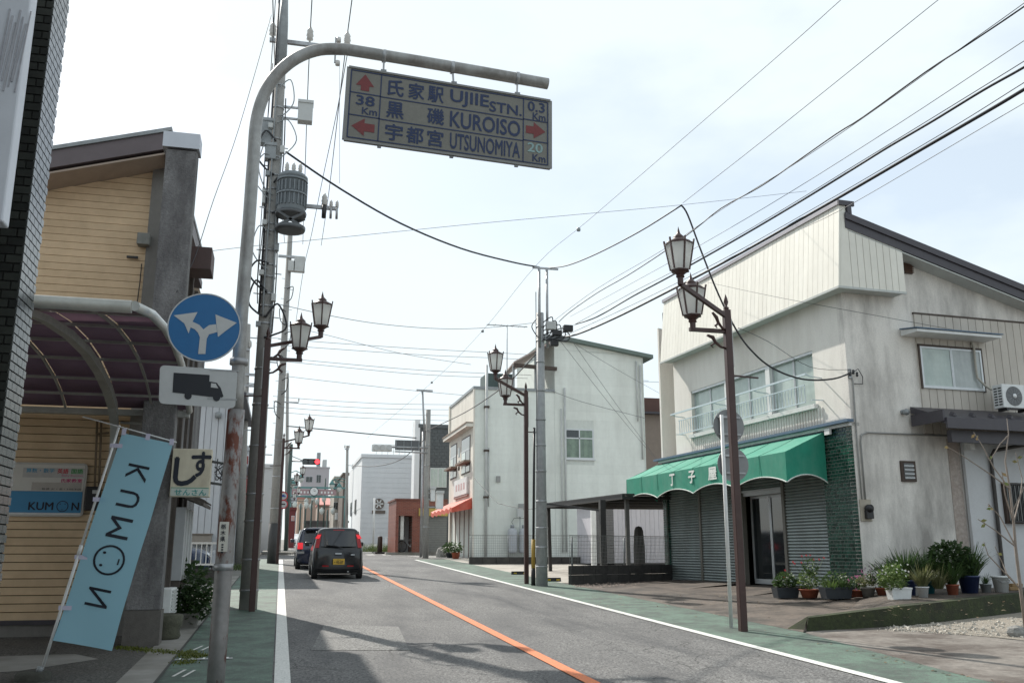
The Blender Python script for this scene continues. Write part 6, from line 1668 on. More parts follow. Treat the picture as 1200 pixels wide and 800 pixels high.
# ------------------------------------------------------------------ far buildings
def fbox(name, label, x0, x1, ytop, Y, depth, wall, cat='building', wins=(), base=645, roofm=None, winm=GLASSD, ret=False):
    """box building whose street side is cut by sight lines x0..x1 at distance Y"""
    a, b = atY(x0, base, Y), atY(x1, ytop, Y)
    z0 = gz(Y)
    o = root(name, label, cat, (a.x, Y, z0)); f = Fr((a.x, Y, z0))
    W, H = b.x - a.x, b.z - z0
    B('wall', wall, o, 0, W, 0, depth, -.5, H)
    B('parapet', roofm or wall, o, -.12, W + .12, -.12, depth, H, H + .25)
    for (wx0, wy0, wx1, wy1) in wins:
        c, d = f.px(wx0, wy0, y=0), f.px(wx1, wy1, y=0)
        w = B('window', ALU, o, c.x, d.x, -.08, -.001, d.z, c.z)
        xm = (c.x + d.x) / 2
        B('pane', winm, w, c.x + .04, xm - .02, -.1, -.081, d.z + .05, c.z - .05); B('pane', winm, w, xm + .02, d.x - .04, -.1, -.081, d.z + .05, c.z - .05)
    return (o, f, W, H)
W1 = pm('far white wall', (.74, .75, .76), .8, .05, 1, dirt=(.58, .6, .61), damt=.4, dscale=.3, streak=.3)
o, f, W, H = fbox('warehouse', 'white windowless boarded building across the crossing', 421, 486, 537, 72, 10, W1, wins=())
WBD = MB(); z = .2
for i in range(int(H / .38)):
    WBD.box(.02, W - .02, -.03, 0, z, z + .365); z += .38
tag(WBD.build('wall_board', W1, o), kind='stuff')
yfar = f.px(408, 600, x=0).y
B('street_wall', W1, o, -.02, .0, 0, yfar, 3.2, H); B('ground_floor', pm('grey shutter far', (.36, .37, .37), .7), o, .3, .4, .5, yfar, -.3, 3.2)
for (y0, y1) in ((yfar * .3, yfar * .42), (yfar * .65, yfar * .78)): B('small_window', GLASSD, o, -.05, -.021, y0, y1, H * .42, H * .58)
q = f.px(444, 590, y=-.1)
em = MB().lathe([(.40, -.04), (.40, .04), (0, .045)], (q.x, -.1, q.z), 24, M=RX90, sm=False).build('emblem', pm('bronze emblem', (.16, .13, .11), .6), o)
for a in (0, 1, 2): MB().bar((q.x - .33 * math.cos(a * 1.05), -.155, q.z - .33 * math.sin(a * 1.05)), (q.x + .33 * math.cos(a * 1.05), -.155, q.z + .33 * math.sin(a * 1.05)), .09, .01, roll=(0, 1, 0)).build('emblem_bar', WHITEP, em)
B('emblem_plate', MATS['bronze emblem'], em, q.x - .5, q.x + .5, -.12, -.06, q.z - .72, q.z - .5)
0 and B('side_bay', pm('grey bay', (.33, .34, .33), .8), o, -.9, -.03, yfar * .05, yfar * .25, 4.4, 6.2)
ra = MB(); 
for i in range(6): ra.bar((W * .28 + i * .45, 1.0, H), (W * .28 + i * .45, 1.0, H + 1.1), .04)
ra.bar((W * .28, 1.0, H + 1.1), (W * .28 + 2.3, 1.0, H + 1.1), .05); ra.bar((W * .28, 1.0, H + .6), (W * .28 + 2.3, 1.0, H + .6), .04); ra.build('roof_rail', LGREY, o)
# white posts, low fence and black bollard in front
for i, (px_, y0, y1) in enumerate(((437, 583, 645), )):
    b = atY(px_, 645, 64); t = atY(px_, y0, 64); tag(MB().tube([(b.x, 64, gz(64)), (b.x, 64, t.z)], .06, 8).build('post', WHITEP), 'tall white post in front of the white boarded building', 'post')
b = atY(445, 645, 60); o = root('bollard', 'black wooden post standing in grass across the crossing', 'post', (b.x, 60, gz(60)))
t = atY(445, 628, 60).z - gz(60)
MB().lathe([(.16, 0), (.15, t * .94), (.12, t), (0, t)], n=8).build('shaft', BROWNW, o); B('foot', DARKC, o, -.3, .3, -.3, .3, 0, .12)
tufts('grass', 'yellow green grass around the black post across the crossing', [Vector((atY(430 + i * 2, 645, 61).x, 61 + (i % 3), gz(61) + .12)) for i in range(20)], .55, GRASSM, 900, 14, .35)
fn = root('low_fence', 'low white pipe fence before the white boarded building', 'fence', (atY(452, 645, 67).x, 67, gz(67)))
for i in range(4): MB().tube([(i * .9, 0, 0), (i * .9, 0, 1.0)], .03, 6).build('post', WHITEP, fn)
MB().tube([(0, 0, 1.0), (2.7, 0, 1.0)], .03, 6).build('rail', WHITEP, fn); MB().tube([(0, 0, .5), (2.7, 0, .5)], .03, 6).build('rail', WHITEP, fn)
# dark tiled building with brick porch
DKT = pm('dark slate tiles', (.085, .095, .10), .5, .25, 3, dirt=(.05, .055, .06), damt=.5, dscale=2)
o, f, W, H = fbox('slate_building', 'dark slate clad building behind the brick porch', 489, 560, 503, 63, 1.5, DKT, wins=((504, 548, 513, 571), (513.5, 548, 523, 571)), winm=GLASSC)
B('pier', W1, o, -.35, 0, -.1, 1.2, -.5, H + .5)
slt = MB(); rs = random.Random(2)
for i in range(int((H - 5.3) / .22)):
    for j in range(12):
        slt.box(.02 + j * .34 + (.17 if i % 2 else 0), .34 + j * .34 + (.17 if i % 2 else 0), -.03 - rs.random() * .015, 0, 5.2 + i * .22, 5.41 + i * .22)
tag(slt.build('slate', DKT, o), kind='stuff')
Yp = 56.5
BRK = bpy.data.materials.new('red brick')
BRK.use_nodes = True
bn_, bl_ = BRK.node_tree.nodes, BRK.node_tree.links
bt = bn_.new('ShaderNodeTexBrick'); bt.inputs['Scale'].default_value = 1; bt.inputs['Brick Width'].default_value = .24; bt.inputs['Row Height'].default_value = .075; bt.inputs['Mortar Size'].default_value = .007
bt.inputs['Color1'].default_value = (.17, .032, .02, 1); bt.inputs['Color2'].default_value = (.23, .055, .032, 1); bt.inputs['Mortar'].default_value = (.22, .17, .14, 1)
tcn_ = bn_.new('ShaderNodeTexCoord'); mpn_ = bn_.new('ShaderNodeMapping'); mpn_.inputs['Rotation'].default_value = (R(90), 0, 0)
bl_.new(tcn_.outputs['Object'], mpn_.inputs['Vector']); bl_.new(mpn_.outputs['Vector'], bt.inputs['Vector']); bl_.new(bt.outputs['Color'], bn_['Principled BSDF'].inputs['Base Color'])
a = atY(463.5, 648, Yp); po = root('brick_porch', 'red brick porch with dark opening at the crossing corner', 'porch', (a.x, Yp, gz(Yp)))
PO = Fr((a.x, Yp, gz(Yp)))
zt = PO.px(480, 586, y=0).z; zo = PO.px(475, 604, y=0).z
xs_ = [PO.px(x, 620, y=0).x for x in (463.5, 467, 483, 492, 524)]
B('wall', BRK, po, xs_[0], xs_[1], 0, 4, -.3, zo); B('wall', BRK, po, xs_[2], xs_[3], 0, 4, -.3, zo); B('wall', BRK, po, xs_[0], xs_[3] + .05, -.02, 4, zo, zt)
B('wall', BRK, po, xs_[3] + .05, xs_[4], -.02, 4, zo + .6, zt)
B('coping', pm('porch coping', (.16, .06, .045), .7), po, xs_[0] - .08, xs_[4], -.1, 4, zt, zt + .1)
B('back_wall', pm('porch inside', (.6, .6, .58), .8), po, xs_[1], xs_[2], 1.6, 1.7, -.2, zo)
B('notice', WHITEP, po, xs_[1] + .15, xs_[1] + .35, .3, .35, .9, 2.4)
B('yellow_band', pm('mustard band', (.45, .32, .08), .6), po, xs_[3] - .1, xs_[4], -.15, .0, zo, zo + .45)
sht = B('roller_shutter', pm('grey shutter', (.16, .165, .165), .5), po, xs_[3], xs_[4], .2, .25, .0, zo)
for i in range(20): B('slat', pm('shutter slat', (.19, .195, .195), .5), sht, xs_[3], xs_[4], .17, .199, .05 + i * .14, .15 + i * .14)
B('kerb', GUTTER, po, xs_[0] - .6, xs_[4], -.5, 0, -.2, .15)
# bicycle in the porch
bk = root('bicycle', 'bicycle parked in the opening of the brick porch', 'bicycle', PO.m @ Vector((xs_[1] + .75, .5, .15)), R(60))
for y in (-.5, .5):
    wm = MB(); wm.tube([(0, y + .32 * math.cos(k * .3927), .34 + .32 * math.sin(k * .3927)) for k in range(17)], .02, 6, caps=False); w_ = wm.build('wheel', RUBBER, bk)
    for k in range(8): MB().bar((0, y, .34), (0, y + .31 * math.cos(k * .785), .34 + .31 * math.sin(k * .785)), .006).build('spoke', STEEL, w_)
MB().tube([(0, -.5, .34), (0, -.05, .32), (0, .33, .75), (0, -.12, .72), (0, -.5, .34)], .018, 6).build('frame', LGREY, bk)
MB().tube([(0, .5, .34), (0, .33, .85), (0, .3, .95)], .018, 6).build('fork', LGREY, bk); MB().tube([(-.25, .15, .98), (-.22, .3, .98), (.22, .3, .98), (.25, .15, .98)], .012, 6).build('handlebar', STEEL, bk)
MB().lathe([(.02, .76), (.09, .80), (.07, .86), (0, .87)], (0, -.16, 0), 8).build('saddle', BLACKM, bk); MB().bar((0, -.05, .32), (0, -.16, .78), .025).build('seat_tube', LGREY, bk)
B('basket', STEEL, bk, -.16, .16, .38, .65, .75, 1.0)
# buildings down the far street
GREYW = pm('far grey wall', (.33, .32, .31), .85, .06, 1); TANW = pm('far tan wall', (.36, .27, .22), .85, .06, 1); PEACH = pm('far peach wall', (.52, .38, .29), .85, .05, 1); MARO = pm('maroon wall', (.15, .035, .035), .8, .06, 1); BRNW = pm('far brown wall', (.13, .105, .09), .85, .1, 1)
o, f, W, H = fbox('apartment_block', 'distant pale apartment block rising behind the arch', 349, 386, 548.5, 190, 15, pm('pale lilac wall', (.44, .42, .44), .85, .04, .5), wins=((358.5, 558, 366, 565), (371, 556, 376, 565.5)))
B('water_tank', GREYM, o, W * .55, W * .68, 3, 6, H + .2, H + 3.4); B('stair_head', LGREY, o, W * .78, W * .92, 3, 7, H + .2, H + 2)
fbox('house', 'distant tan building behind the arch on the left', 354, 387, 583, 175, 12, TANW, 'house')
o, f, W, H = fbox('house', 'small peach house below the arch', 346, 356, 584, 150, 10, PEACH, 'house', roofm=pm('pink roof', (.5, .2, .17), .7))
o, f, W, H = fbox('house', 'low house with pink roof under the arch', 370, 385, 592, 160, 8, TANW, 'house', roofm=MATS['pink roof'])
MB().prism([(-.3, -.5, H), (W + .3, -.5, H), (W + .3, 3, H + 1.3), (-.3, 3, H + 1.3)], (0, 0, .1)).build('roof', MATS['pink roof'], o)
fbox('house', 'maroon house on the left of the far street', 334, 346.5, 597, 98, 10, MARO, 'house', wins=((341.5, 604, 345, 610),), winm=pm('pink poster', (.5, .22, .18), .6))
fbox('house', 'pale house above the maroon one on the far street', 334, 349, 567, 135, 10, pm('far pale wall', (.42, .43, .46), .85, .05, 1), 'house', wins=((339, 588, 345, 596),))
fbox('house', 'brown house beside the white windowless wall', 399, 408.5, 556, 118, 10, BRNW, 'house')
o, f, W, H = fbox('house', 'cream balcony house beyond the bare pole', 389, 400, 560, 128, 10, pm('far cream wall', (.42, .38, .33), .85, .05, 1), 'house', wins=((391, 566, 396, 574), (391, 588, 396, 597)))
B('balcony', WHITEP, o, .2, W * .8, -1, 0, H * .38, H * .48)
fbox('row_of_shops', 'row of dark shop fronts at the end of the far street', 356, 408, 612, 140, 6, pm('far shop dark', (.14, .13, .13), .85, .2, .6), 'shops')
for i, (px_, Y, top) in enumerate(((350, 120, 590), (356, 135, 592), (363, 125, 586), (371, 130, 583), (378, 138, 560), (382, 120, 597))):
    b = atY(px_, 640, Y); t = atY(px_, top, Y)
    lb = ['leftmost thin lamp column under the arch', 'second thin lamp column under the arch', 'third thin lamp column under the arch, below the clock', 'dark thin column right of the clock', 'tall thin pole rising above the arch', 'rightmost thin lamp column under the arch'][i]
    o = root('lamp_column', lb, 'lamp column', (b.x, Y, gz(Y)))
    MB().tube([(0, 0, 0), (0, 0, t.z - gz(Y))], .11, 6).build('shaft', GPOLE, o)
    if i != 4:
        for s in (-1, 1):
            q = (s * .7, 0, t.z - gz(Y) - .2); MB().bar((0, 0, q[2] + .5), (s * .7, 0, q[2] + .6), .07).build('arm', GPOLE, o); MB().lathe([(.1, -.4), (.28, -.1), (.3, .2), (0, .55)], q, 8).build('lamp', MATS['pale lamp glass'], o)
for (X_, Y_, rz_, lb) in ((.35, 68, 0, 'tiny twin lantern lamp beyond the crossing beside the signal pole'), (7.2, 78, math.pi, 'tiny twin lantern lamp before the white windowless wall'), (.6, 96, 0, 'farthest twin lantern lamp on the left before the arch')):
    dup(lampR, None, (X_, Y_, gz(Y_)), rz_, lb)
# left side beyond the side lane: shop with signs
o, f, W, H = fbox('shop_building', 'grey shop with dark flat canopy behind the left poles', 240, 302, 528, 52, 9, pm('far shop wall', (.44, .46, .48), .8, .06, 1), 'shop', wins=((285, 533, 298, 545),), winm=pm('red blind', (.25, .05, .05), .6))
z_ = f.px(290, 551, y=-1).z; B('canopy', DARKR, o, 0, W + .3, -1.4, 0, z_ - .3, z_ + .15)
z_ = f.px(290, 603, y=-.5).z; z2q = f.px(290, 597, y=-.5).z
sgn = B('shop_sign', WHITEP, o, f.px(281.5, 600, y=-.5).x, f.px(293, 600, y=-.5).x, -.6, -.5, z_, z2q); B('sign_edge', pm('sign green', (.03, .2, .1), .5), sgn, f.px(293, 600, y=-.5).x, f.px(297, 600, y=-.5).x, -.6, -.5, z_ - .1, z2q + .1)
text('局', lambda u, v: (f.px(285, 600, y=-.61).x + .28 * u, -.61, z_ + .04 + (z2q - z_ - .08) * v), INKB, sgn, bold=.02)
rs1, rs2 = f.px(287, 557, y=-1.2), f.px(294, 593, y=-1.2)
tag(MB().box(rs1.x, rs2.x, -1.25, -1.15, rs2.z, rs1.z).build('red_sign', pm('dark red sign', (.2, .03, .03), .6), None), 'tall dark red sign under the flat canopy behind the left poles', 'sign').location = f.o
fbox('house', 'white house with maroon front behind the second left pole', 296, 322, 548, 66, 9, pm('far white wall b', (.5, .5, .5), .85, .05, 1), 'house', wins=((300, 575, 306, 600),), winm=MARO)
# ------------------------------------------------------------------ flower pots in front of the side wall
def atZ(x, y, z):
    r = ray(x, y); return CAM + r * ((z - CAM.z) / r.z)
FLR = leafmat('red petals', (.45, .02, .03), (.6, .05, .06)); FLP = leafmat('pink petals', (.5, .12, .28), (.6, .25, .4)); FLW = leafmat('white petals', (.75, .75, .7), (.8, .8, .78)); FLV = leafmat('dull violet petals', (.16, .1, .17), (.25, .17, .24))
PT = .70
def flowers(o, c, r, n, s, mat, seed, stalk=0.0):
    rr = random.Random(seed); mb = MB(); st_ = MB()
    for i in range(n):
        p = Vector((c[0] + rr.gauss(0, r[0]), c[1] + rr.gauss(0, r[1]), c[2] + rr.gauss(0, r[2])))
        for k in range(5):
            a = k * 1.257 + rr.random(); mb.idx([p, p + Vector((math.cos(a) * s, math.sin(a) * s * .5 - s * .4, math.sin(a) * s)), p + Vector((math.cos(a + .9) * s, math.sin(a + .9) * s * .5 - s * .4, math.sin(a + .9) * s))], [(0, 1, 2)])
        if stalk: st_.tube([(c[0] + (p.x - c[0]) * .4, p.y, p.z - stalk), p], .004, 4)
    q = mb.build('flowers', mat, o); q['kind'] = 'stuff'
    if stalk: q = st_.build('stalks', LEAFM, o); q['kind'] = 'stuff'
o = boxpot('planter', 'dark oblong planter with bushy greens and red flowers by the shop door', onapron(921, 700), .52, .24, .2, DPLAST)
foliage(o, 'foliage', (.02, 0, .32), .24, .16, .16, 420, .09, LEAFM, 11); flowers(o, (.1, 0, .52), (.12, .05, .06), 4, .025, FLR, 3, .2)
o = roundpot('flower_pot', 'terracotta bowl with pale flowers and tall red blooms', onapron(949, 700), .2, .17, TERRA)
foliage(o, 'foliage', (0, 0, .34), .2, .18, .2, 380, .07, LEAFY, 12); flowers(o, (0, -.1, .28), (.1, .05, .05), 14, .022, FLW, 4); flowers(o, (.03, 0, .78), (.16, .05, .06), 8, .024, FLR, 5, .35)
foliage(o, 'dark_leaves', (.06, 0, .58), .14, .1, .18, 160, .06, LEAFM, 13)
o = boxpot('planter', 'long dark planter with grassy shoots', onapron(980, 701), .62, .24, .22, DPLAST)
blades(o, 'grass_blades', (-.12, 0, .18), .16, 90, .3, .008, LEAFY, 14, .3); blades(o, 'grass_blades', (.16, 0, .18), .16, 90, .3, .008, LEAFM, 15, .3); foliage(o, 'foliage', (.1, .12, .36), .28, .1, .14, 240, .07, LEAFM, 16)
o = roundpot('flower_pot', 'terracotta bowl with pink flowers', onapron(1006, 699), .17, .13, TERRA)
foliage(o, 'foliage', (-.04, 0, .24), .17, .15, .14, 200, .07, LEAFM, 17); flowers(o, (-.05, -.08, .32), (.12, .06, .09), 22, .026, FLP, 6)
o = roundpot('flower_pot', 'grey footed stone pot with sparse straw leaves', onapron(1018, 699), .14, .18, GUTTER)
foliage(o, 'foliage', (.0, 0, .30), .2, .15, .12, 200, .07, LEAFP, 18)
o = roundpot('flower_pot', 'low brown pot of dull violet flowers behind the white planter', onapron(1036, 697), .16, .14, TERRA)
foliage(o, 'foliage', (0, 0, .32), .32, .2, .2, 420, .06, LEAFD, 19); flowers(o, (0, 0, .46), (.2, .1, .09), 60, .02, FLV, 7)
o = boxpot('planter', 'white oblong planter with fresh leaves and white flowers', onapron(1054, 702), .42, .2, .21, WPLAST)
foliage(o, 'foliage', (-.12, -.02, .36), .26, .17, .24, 560, .075, LEAFY, 20); flowers(o, (-.12, -.1, .48), (.16, .06, .1), 22, .018, FLW, 8)
BLUEG = pm('dark blue glaze', (.02, .035, .10), .3, .2, 8); TEALG = pm('teal glaze', (.02, .16, .19), .3, .2, 8)
o = roundpot('flower_pot', 'dark blue pot with broad strappy dark leaves', onapron(1066, 698), .17, .3, BLUEG)
blades(o, 'strap_leaves', (-.05, 0, .28), .14, 150, .8, .018, LEAFD, 21, .5); blades(o, 'strap_leaves', (-.35, .05, .25), .16, 110, .65, .015, LEAFM, 22, .5)
o = roundpot('flower_pot', 'teal pot half hidden among strappy leaves', onapron(1088, 696), .15, .26, TEALG)
blades(o, 'strap_leaves', (0, 0, .26), .12, 150, .8, .016, LEAFM, 23, .45)
o = roundpot('flower_pot', 'small square looking white pot with straw grass, nearest the viewer', onapron(1082, 700), .11, .2, WPLAST)
blades(o, 'straw_blades', (0, 0, .18), .07, 140, .6, .010, LEAFP, 24, .55)
o = roundpot('flower_pot', 'white pot just left of the white pot with straw grass', onapron(1072, 698), .1, .18, WPLAST)
blades(o, 'straw_blades', (0, 0, .16), .06, 40, .32, .008, LEAFM, 25, .5)
o = roundpot('flower_pot', 'terracotta pot with drooping narrow leaves', onapron(1117, 697), .12, .2, TERRA)
blades(o, 'narrow_leaves', (0, 0, .18), .08, 120, .7, .010, LEAFM, 26, .55); blades(o, 'drooping_leaves', (-.3, 0, .12), .08, 120, .62, .011, LEAFP, 27, .7)
o = roundpot('flower_pot', 'large dark navy pot with wide dark bush', onapron(1137, 695), .2, .34, BLUEG)
foliage(o, 'foliage', (-.36, 0, .62), .46, .26, .36, 1300, .11, LEAFD, 28); blades(o, 'strap_leaves', (.05, 0, .32), .14, 150, .85, .016, LEAFM, 29, .55)
o = roundpot('flower_pot', 'small grey plastic pot with fine drooping grass', onapron(1156, 694), .11, .17, GREYM)
blades(o, 'grass_blades', (0, 0, .16), .05, 50, .34, .006, LEAFM, 30, .7)
o = root('bucket', 'white plastic bucket under the downpipe', 'bucket', onapron(1174, 693.5))
MB().lathe([(.12, 0), (.155, .28), (.175, .28), (.175, .31), (.15, .31), (.115, .02), (0, .02)], n=18).build('pail', WPLAST, o); MB().tube([(-.17, 0, .28), (-.1, -.14, .2), (.1, -.14, .2), (.17, 0, .28)], .006, 5).build('handle', STEEL, o)
o = root('wooden_block', 'pair of tan wooden blocks beside the white bucket', 'block', onapron(1188, 691))
B('piece', pm('tan block', (.26, .17, .08), .8, .2, 12), o, -.15, .12, -.08, .08, 0, .07, .005); B('piece', MATS['tan block'], o, -.05, .2, -.04, .12, .072, .13, .005)
o = roundpot('flower_pot', 'plant with broad leaves behind the bare sapling at the right edge', onapron(1196, 684), .16, .22, DPLAST)
foliage(o, 'foliage', (0, 0, .42), .28, .2, .26, 260, .13, LEAFM, 31)
# bare sapling
tp_ = gnd(1203, 742)
TWIG = pm('pale twig bark', (.24, .2, .17), .8, .2, 20)
tr = root('sapling', 'thin bare sapling with a few leaves at the right edge', 'tree', tp_)
TF = Fr(tp_)
def T(x, y, d=0.0): return TF.px(x, y, y=d)
trunk = [Vector((0, 0, -.05)), T(1196, 690), T(1190, 640), T(1188, 612), T(1183, 570), T(1178, 540), T(1182, 508), T(1180, 490)]
MB().tube(trunk, [.03, .026, .022, .019, .015, .012, .008, .004], 7).build('trunk', TWIG, tr)
br_ = [[(1188, 612), (1196, 580, .1), (1198, 560, .15), (1190, 530, .2)], [(1183, 572), (1160, 555, -.1), (1130, 535, -.15), (1110, 523, -.2)], [(1183, 572), (1165, 548, .1), (1150, 520, .15), (1141, 506, .2)],
       [(1190, 640), (1165, 620, -.1), (1146, 608, -.15)], [(1190, 640), (1172, 605, .1), (1158, 590, .1)], [(1196, 690), (1172, 665, -.1), (1158, 650, -.2), (1153, 635, -.2)], [(1196, 690), (1180, 672, .1), (1175, 660, .2), (1166, 640, .1)],
       [(1188, 612), (1178, 580, -.2), (1174, 552, -.3)], [(1186, 600), (1205, 560, -.1), (1215, 540, -.1)], [(1182, 510), (1172, 520, .1), (1160, 540, .1)]]
lv = MB(); rs = random.Random(9)
for b in br_:
    pts = [T(q[0], q[1], q[2] if len(q) > 2 else 0) for q in b]
    MB().tube(pts, [.010 * (1 - k / len(pts)) + .0025 for k in range(len(pts))], 5).build('branch', TWIG, tr)
    for k in range(rs.choice((1, 1, 2, 3))):
        p = pts[-1].lerp(pts[-2], rs.random() * .5); d = Vector((rs.uniform(-1, 1), rs.uniform(-1, 1), rs.uniform(-1, .2))).normalized() * .09; u = d.cross(Vector((rs.random(), 1, .3))).normalized() * .026
        lv.idx([p, p + d * .5 + u, p + d, p + d * .5 - u], [(0, 1, 2, 3)])
q = lv.build('leaves', leafmat('sapling leaves', (.09, .13, .04), (.2, .14, .07)), tr); q['kind'] = 'stuff'
# pots by the red awning of the pale building
p_ = gnd(529, 655); o = roundpot('flower_pot', 'small terracotta pot with leafy plant under the red awning', gnd(534, 654.5), .2, .3, TERRA)
foliage(o, 'foliage', (-.1, 0, .5), .45, .3, .28, 300, .15, LEAFM, 40)
o = roundpot('flower_pot', 'low dark pot with spreading leaves left of the terracotta pot under the red awning', gnd(527, 653.5), .2, .25, DPLAST)
foliage(o, 'foliage', (0, 0, .45), .35, .3, .3, 220, .15, LEAFD, 41)
rock('stone', 'round boulder beside the pole at the crossing', gnd(517, 653), (.32, .3, .55), ROCK, 9)

# fallen leaves and grit on the apron and along the pavement edge
mb = MB(); rs = random.Random(77)
for i in range(420):
    px_ = rs.uniform(690, 1190)
    h = onapron(px_, rs.gauss(700 + (px_ - 690) * .02, 9)) if rs.random() < .75 else gnd(px_, 690 + (px_ - 690) * .235 + rs.gauss(0, 2.5))
    if h.y > 17 and h.x > 12: continue
    a = rs.random() * 6.28; s_ = rs.uniform(.012, .04); d = Vector((math.cos(a), math.sin(a), rs.uniform(0, .3))) * s_; u = Vector((-d.y, d.x, 0)) * .5
    p = h + Vector((0, 0, .016)); mb.idx([p - d, p + u, p + d, p - u], [(0, 1, 2, 3)])
tag(mb.build('fallen_leaves', leafmat('dead leaves', (.12, .075, .04), (.3, .24, .16))), 'scattered dead leaves on the stained apron before the shop', 'leaves', kind='stuff')
# ------------------------------------------------------------------ cars
TYRE = pm('tyre rubber', (.02, .02, .021), .8, .15, 20); RIM = pm('alloy rim', (.4, .41, .42), .35, .1, 8, metal=.7)
LREDON = emit('lit brake lamp', (.8, .03, .04), .35); LRED = pm('red lamp plastic', (.32, .012, .016), .2, .1, 8)
def car(label, loc, rz, L, W, H, paint, roofp=None, detail=True, lights='rear', belt=.62, nose=.75, cat='car', hood=.62):
    o = root('car', label, cat, loc, rz)
    hw = W / 2; zb = H * belt; cl = .17
    rearp = [.10, .015, .0, .03, .10, .30, .36, .36]
    def sec(y, w, zt_, zbelt, rw, dy=None):
        pts = [(w * .90, cl), (w * .985, cl + .12), (w, zbelt * .62), (w * .985, zbelt * .88), (w * .955, zbelt), (rw, zt_ - .07), (rw - .12, zt_ - .01), (0, zt_)]
        return [(x, y + (dy[i] if dy else 0), z) for i, (x, z) in enumerate(pts)]
    rw = hw * .80
    S = [sec(0, hw * .86, H * .985, zb, rw * .93, rearp), sec(.12, hw * .985, H * .995, zb, rw * .985, [0, 0, 0, 0, .03, .2, .24, .24]), sec(.5, hw, H, zb, rw), sec(L * .32, hw, H, zb, rw), sec(L * .55, hw, H * .985, zb, rw)]
    S += [sec(L * .64, hw, H * .86, zb, rw * .96), sec(L * nose, hw, zb + .07, zb - .01, hw * .80), sec(L * .9, hw * .97, hood * H + .06, hood * H, hw * .75), sec(L * .985, hw * .90, hood * H - .10, hood * H - .16, hw * .7), ]
    S[-1] = [(x, y, z) for x, y, z in S[-1]]
    n = 8; V = []
    for s in S: V += [(x, y, z) for x, y, z in s] + [(-x, y, z) for x, y, z in s[-2::-1]]
    m = 2 * n - 1; fs = []
    for i in range(len(S) - 1):
        for k in range(m - 1): fs.append((i * m + k, (i + 1) * m + k, (i + 1) * m + k + 1, i * m + k + 1))
        fs.append((i * m + m - 1, (i + 1) * m + m - 1, (i + 1) * m, i * m))
    fs += [tuple(range(0, m)), tuple(range((len(S) - 1) * m + m - 1, (len(S) - 1) * m - 1, -1))]
    mb = MB(); mb.idx(V, fs, 0, True); bd = mb.build('body', paint, o)
    sd_ = bd.modifiers.new('s', 'SUBSURF'); sd_.levels = 2; sd_.render_levels = 2
    # rear profile in y for given height (outer skin)
    zs = [cl, cl + .12, zb * .62, zb * .88, zb, H - .07, H]
    def ry(z, off=.02):
        for i in range(len(zs) - 1):
            if z <= zs[i + 1]:
                t = (z - zs[i]) / (zs[i + 1] - zs[i]); return rearp[i] + (rearp[i + 1] - rearp[i]) * t - off
        return rearp[-2]
    def rq_(x0, x1, z0, z1, off=.022, n_=6, xt=0.0):
        mb = MB(); P = []
        for j in range(n_ + 1):
            z = z0 + (z1 - z0) * j / n_
            for i in range(n_ + 1):
                x = (x0 + (x1 - x0) * i / n_) * (1 - xt * j / n_)
                P.append((x, ry(z, off) + .10 * (abs(x) / hw) ** 3 * (1.0), z))
        mb.idx(P, [(j * (n_ + 1) + i, j * (n_ + 1) + i + 1, (j + 1) * (n_ + 1) + i + 1, (j + 1) * (n_ + 1) + i) for j in range(n_) for i in range(n_)], 0, True)
        return mb
    GL = pm('car glass', (.012, .014, .017), .05, .2, 3, spec=.9)
    rwn = rq_(-hw * .70, hw * .70, zb + .02, H - .10, .035, 6, .10).build('rear_window', GL, o)
    for s in (-1, 1):
        # side windows follow the body side
        mb = MB()
        P = [(s * (hw * .965), .55, zb + .03), (s * (hw * .965), L * .60, zb + .03), (s * (rw + .02), L * .53, H - .11), (s * (rw + .02), .62, H - .11)]
        mb.face(P if s < 0 else P[::-1]); mb.build('side_window', GL, o)
        wsm = MB(); 
        for y in (.46, L - .62):
            w = root('', '', '') if False else None
            c0 = (s * (hw - .09), y, .285)
            M_ = Matrix.Rotation(R(90), 4, 'Y')
            t_ = MB().lathe([(.17, -.085), (.265, -.085), (.285, -.06), (.285, .06), (.265, .085), (.17, .085)], c0, 24, M=M_).build('wheel', TYRE, o)
            MB().lathe([(.17, 0), (.15, .03), (.05, .045), (0, .045)], (c0[0] + s * .05, y, .285), 20, M=Matrix.Rotation(R(90 * s), 4, 'Y')).build('rim', RIM, t_)
    ws = MB(); ws.face([(-hw * .80, L * nose - .08, zb + .08), (hw * .80, L * nose - .08, zb + .08), (rw * .86, L * .60, H - .13), (-rw * .86, L * .60, H - .13)][::-1]); ws.build('windscreen', GL, o)
    B('underside', BLACKM, o, -hw * .8, hw * .8, .2, L - .2, .15, .32)
    for s in (-1, 1):
        MB().box(s * (hw + .02), s * (hw + .17), L * .66, L * .70, zb - .02, zb + .11).build('mirror', paint, o, .03)
        MB().box(s * hw * .52, s * hw * .85, L - .10, L - .055, zb - .16, zb - .03).build('headlight', pm('headlamp', (.6, .62, .65), .1, .1, 6), o, .02)
    B('grille', BLACKM, o, -hw * .45, hw * .45, L - .075, L - .045, .3, .45, .01)
    if roofp:
        mb = MB(); mb.idx([(x, y, H * 1.0 - .02 + (.012 if abs(x) < rw * .5 else 0)) for y in (.36, L * .3, L * .55) for x in (-rw * .86, -rw * .3, rw * .3, rw * .86)], [(j * 4 + i, j * 4 + i + 1, j * 4 + 5 + i, j * 4 + 4 + i) for j in range(2) for i in range(3)], 0, True)
    return o, dict(ry=ry, rq=rq_, hw=hw, zb=zb, H=H, L=L, rw=rw, GL=GL)
BLKC = pm('black car paint', (.012, .013, .016), .3, .05, 4, coat=.6, spec=.4)
NVY = pm('dark blue car paint', (.012, .018, .045), .22, .05, 4, coat=1.0, spec=.6)
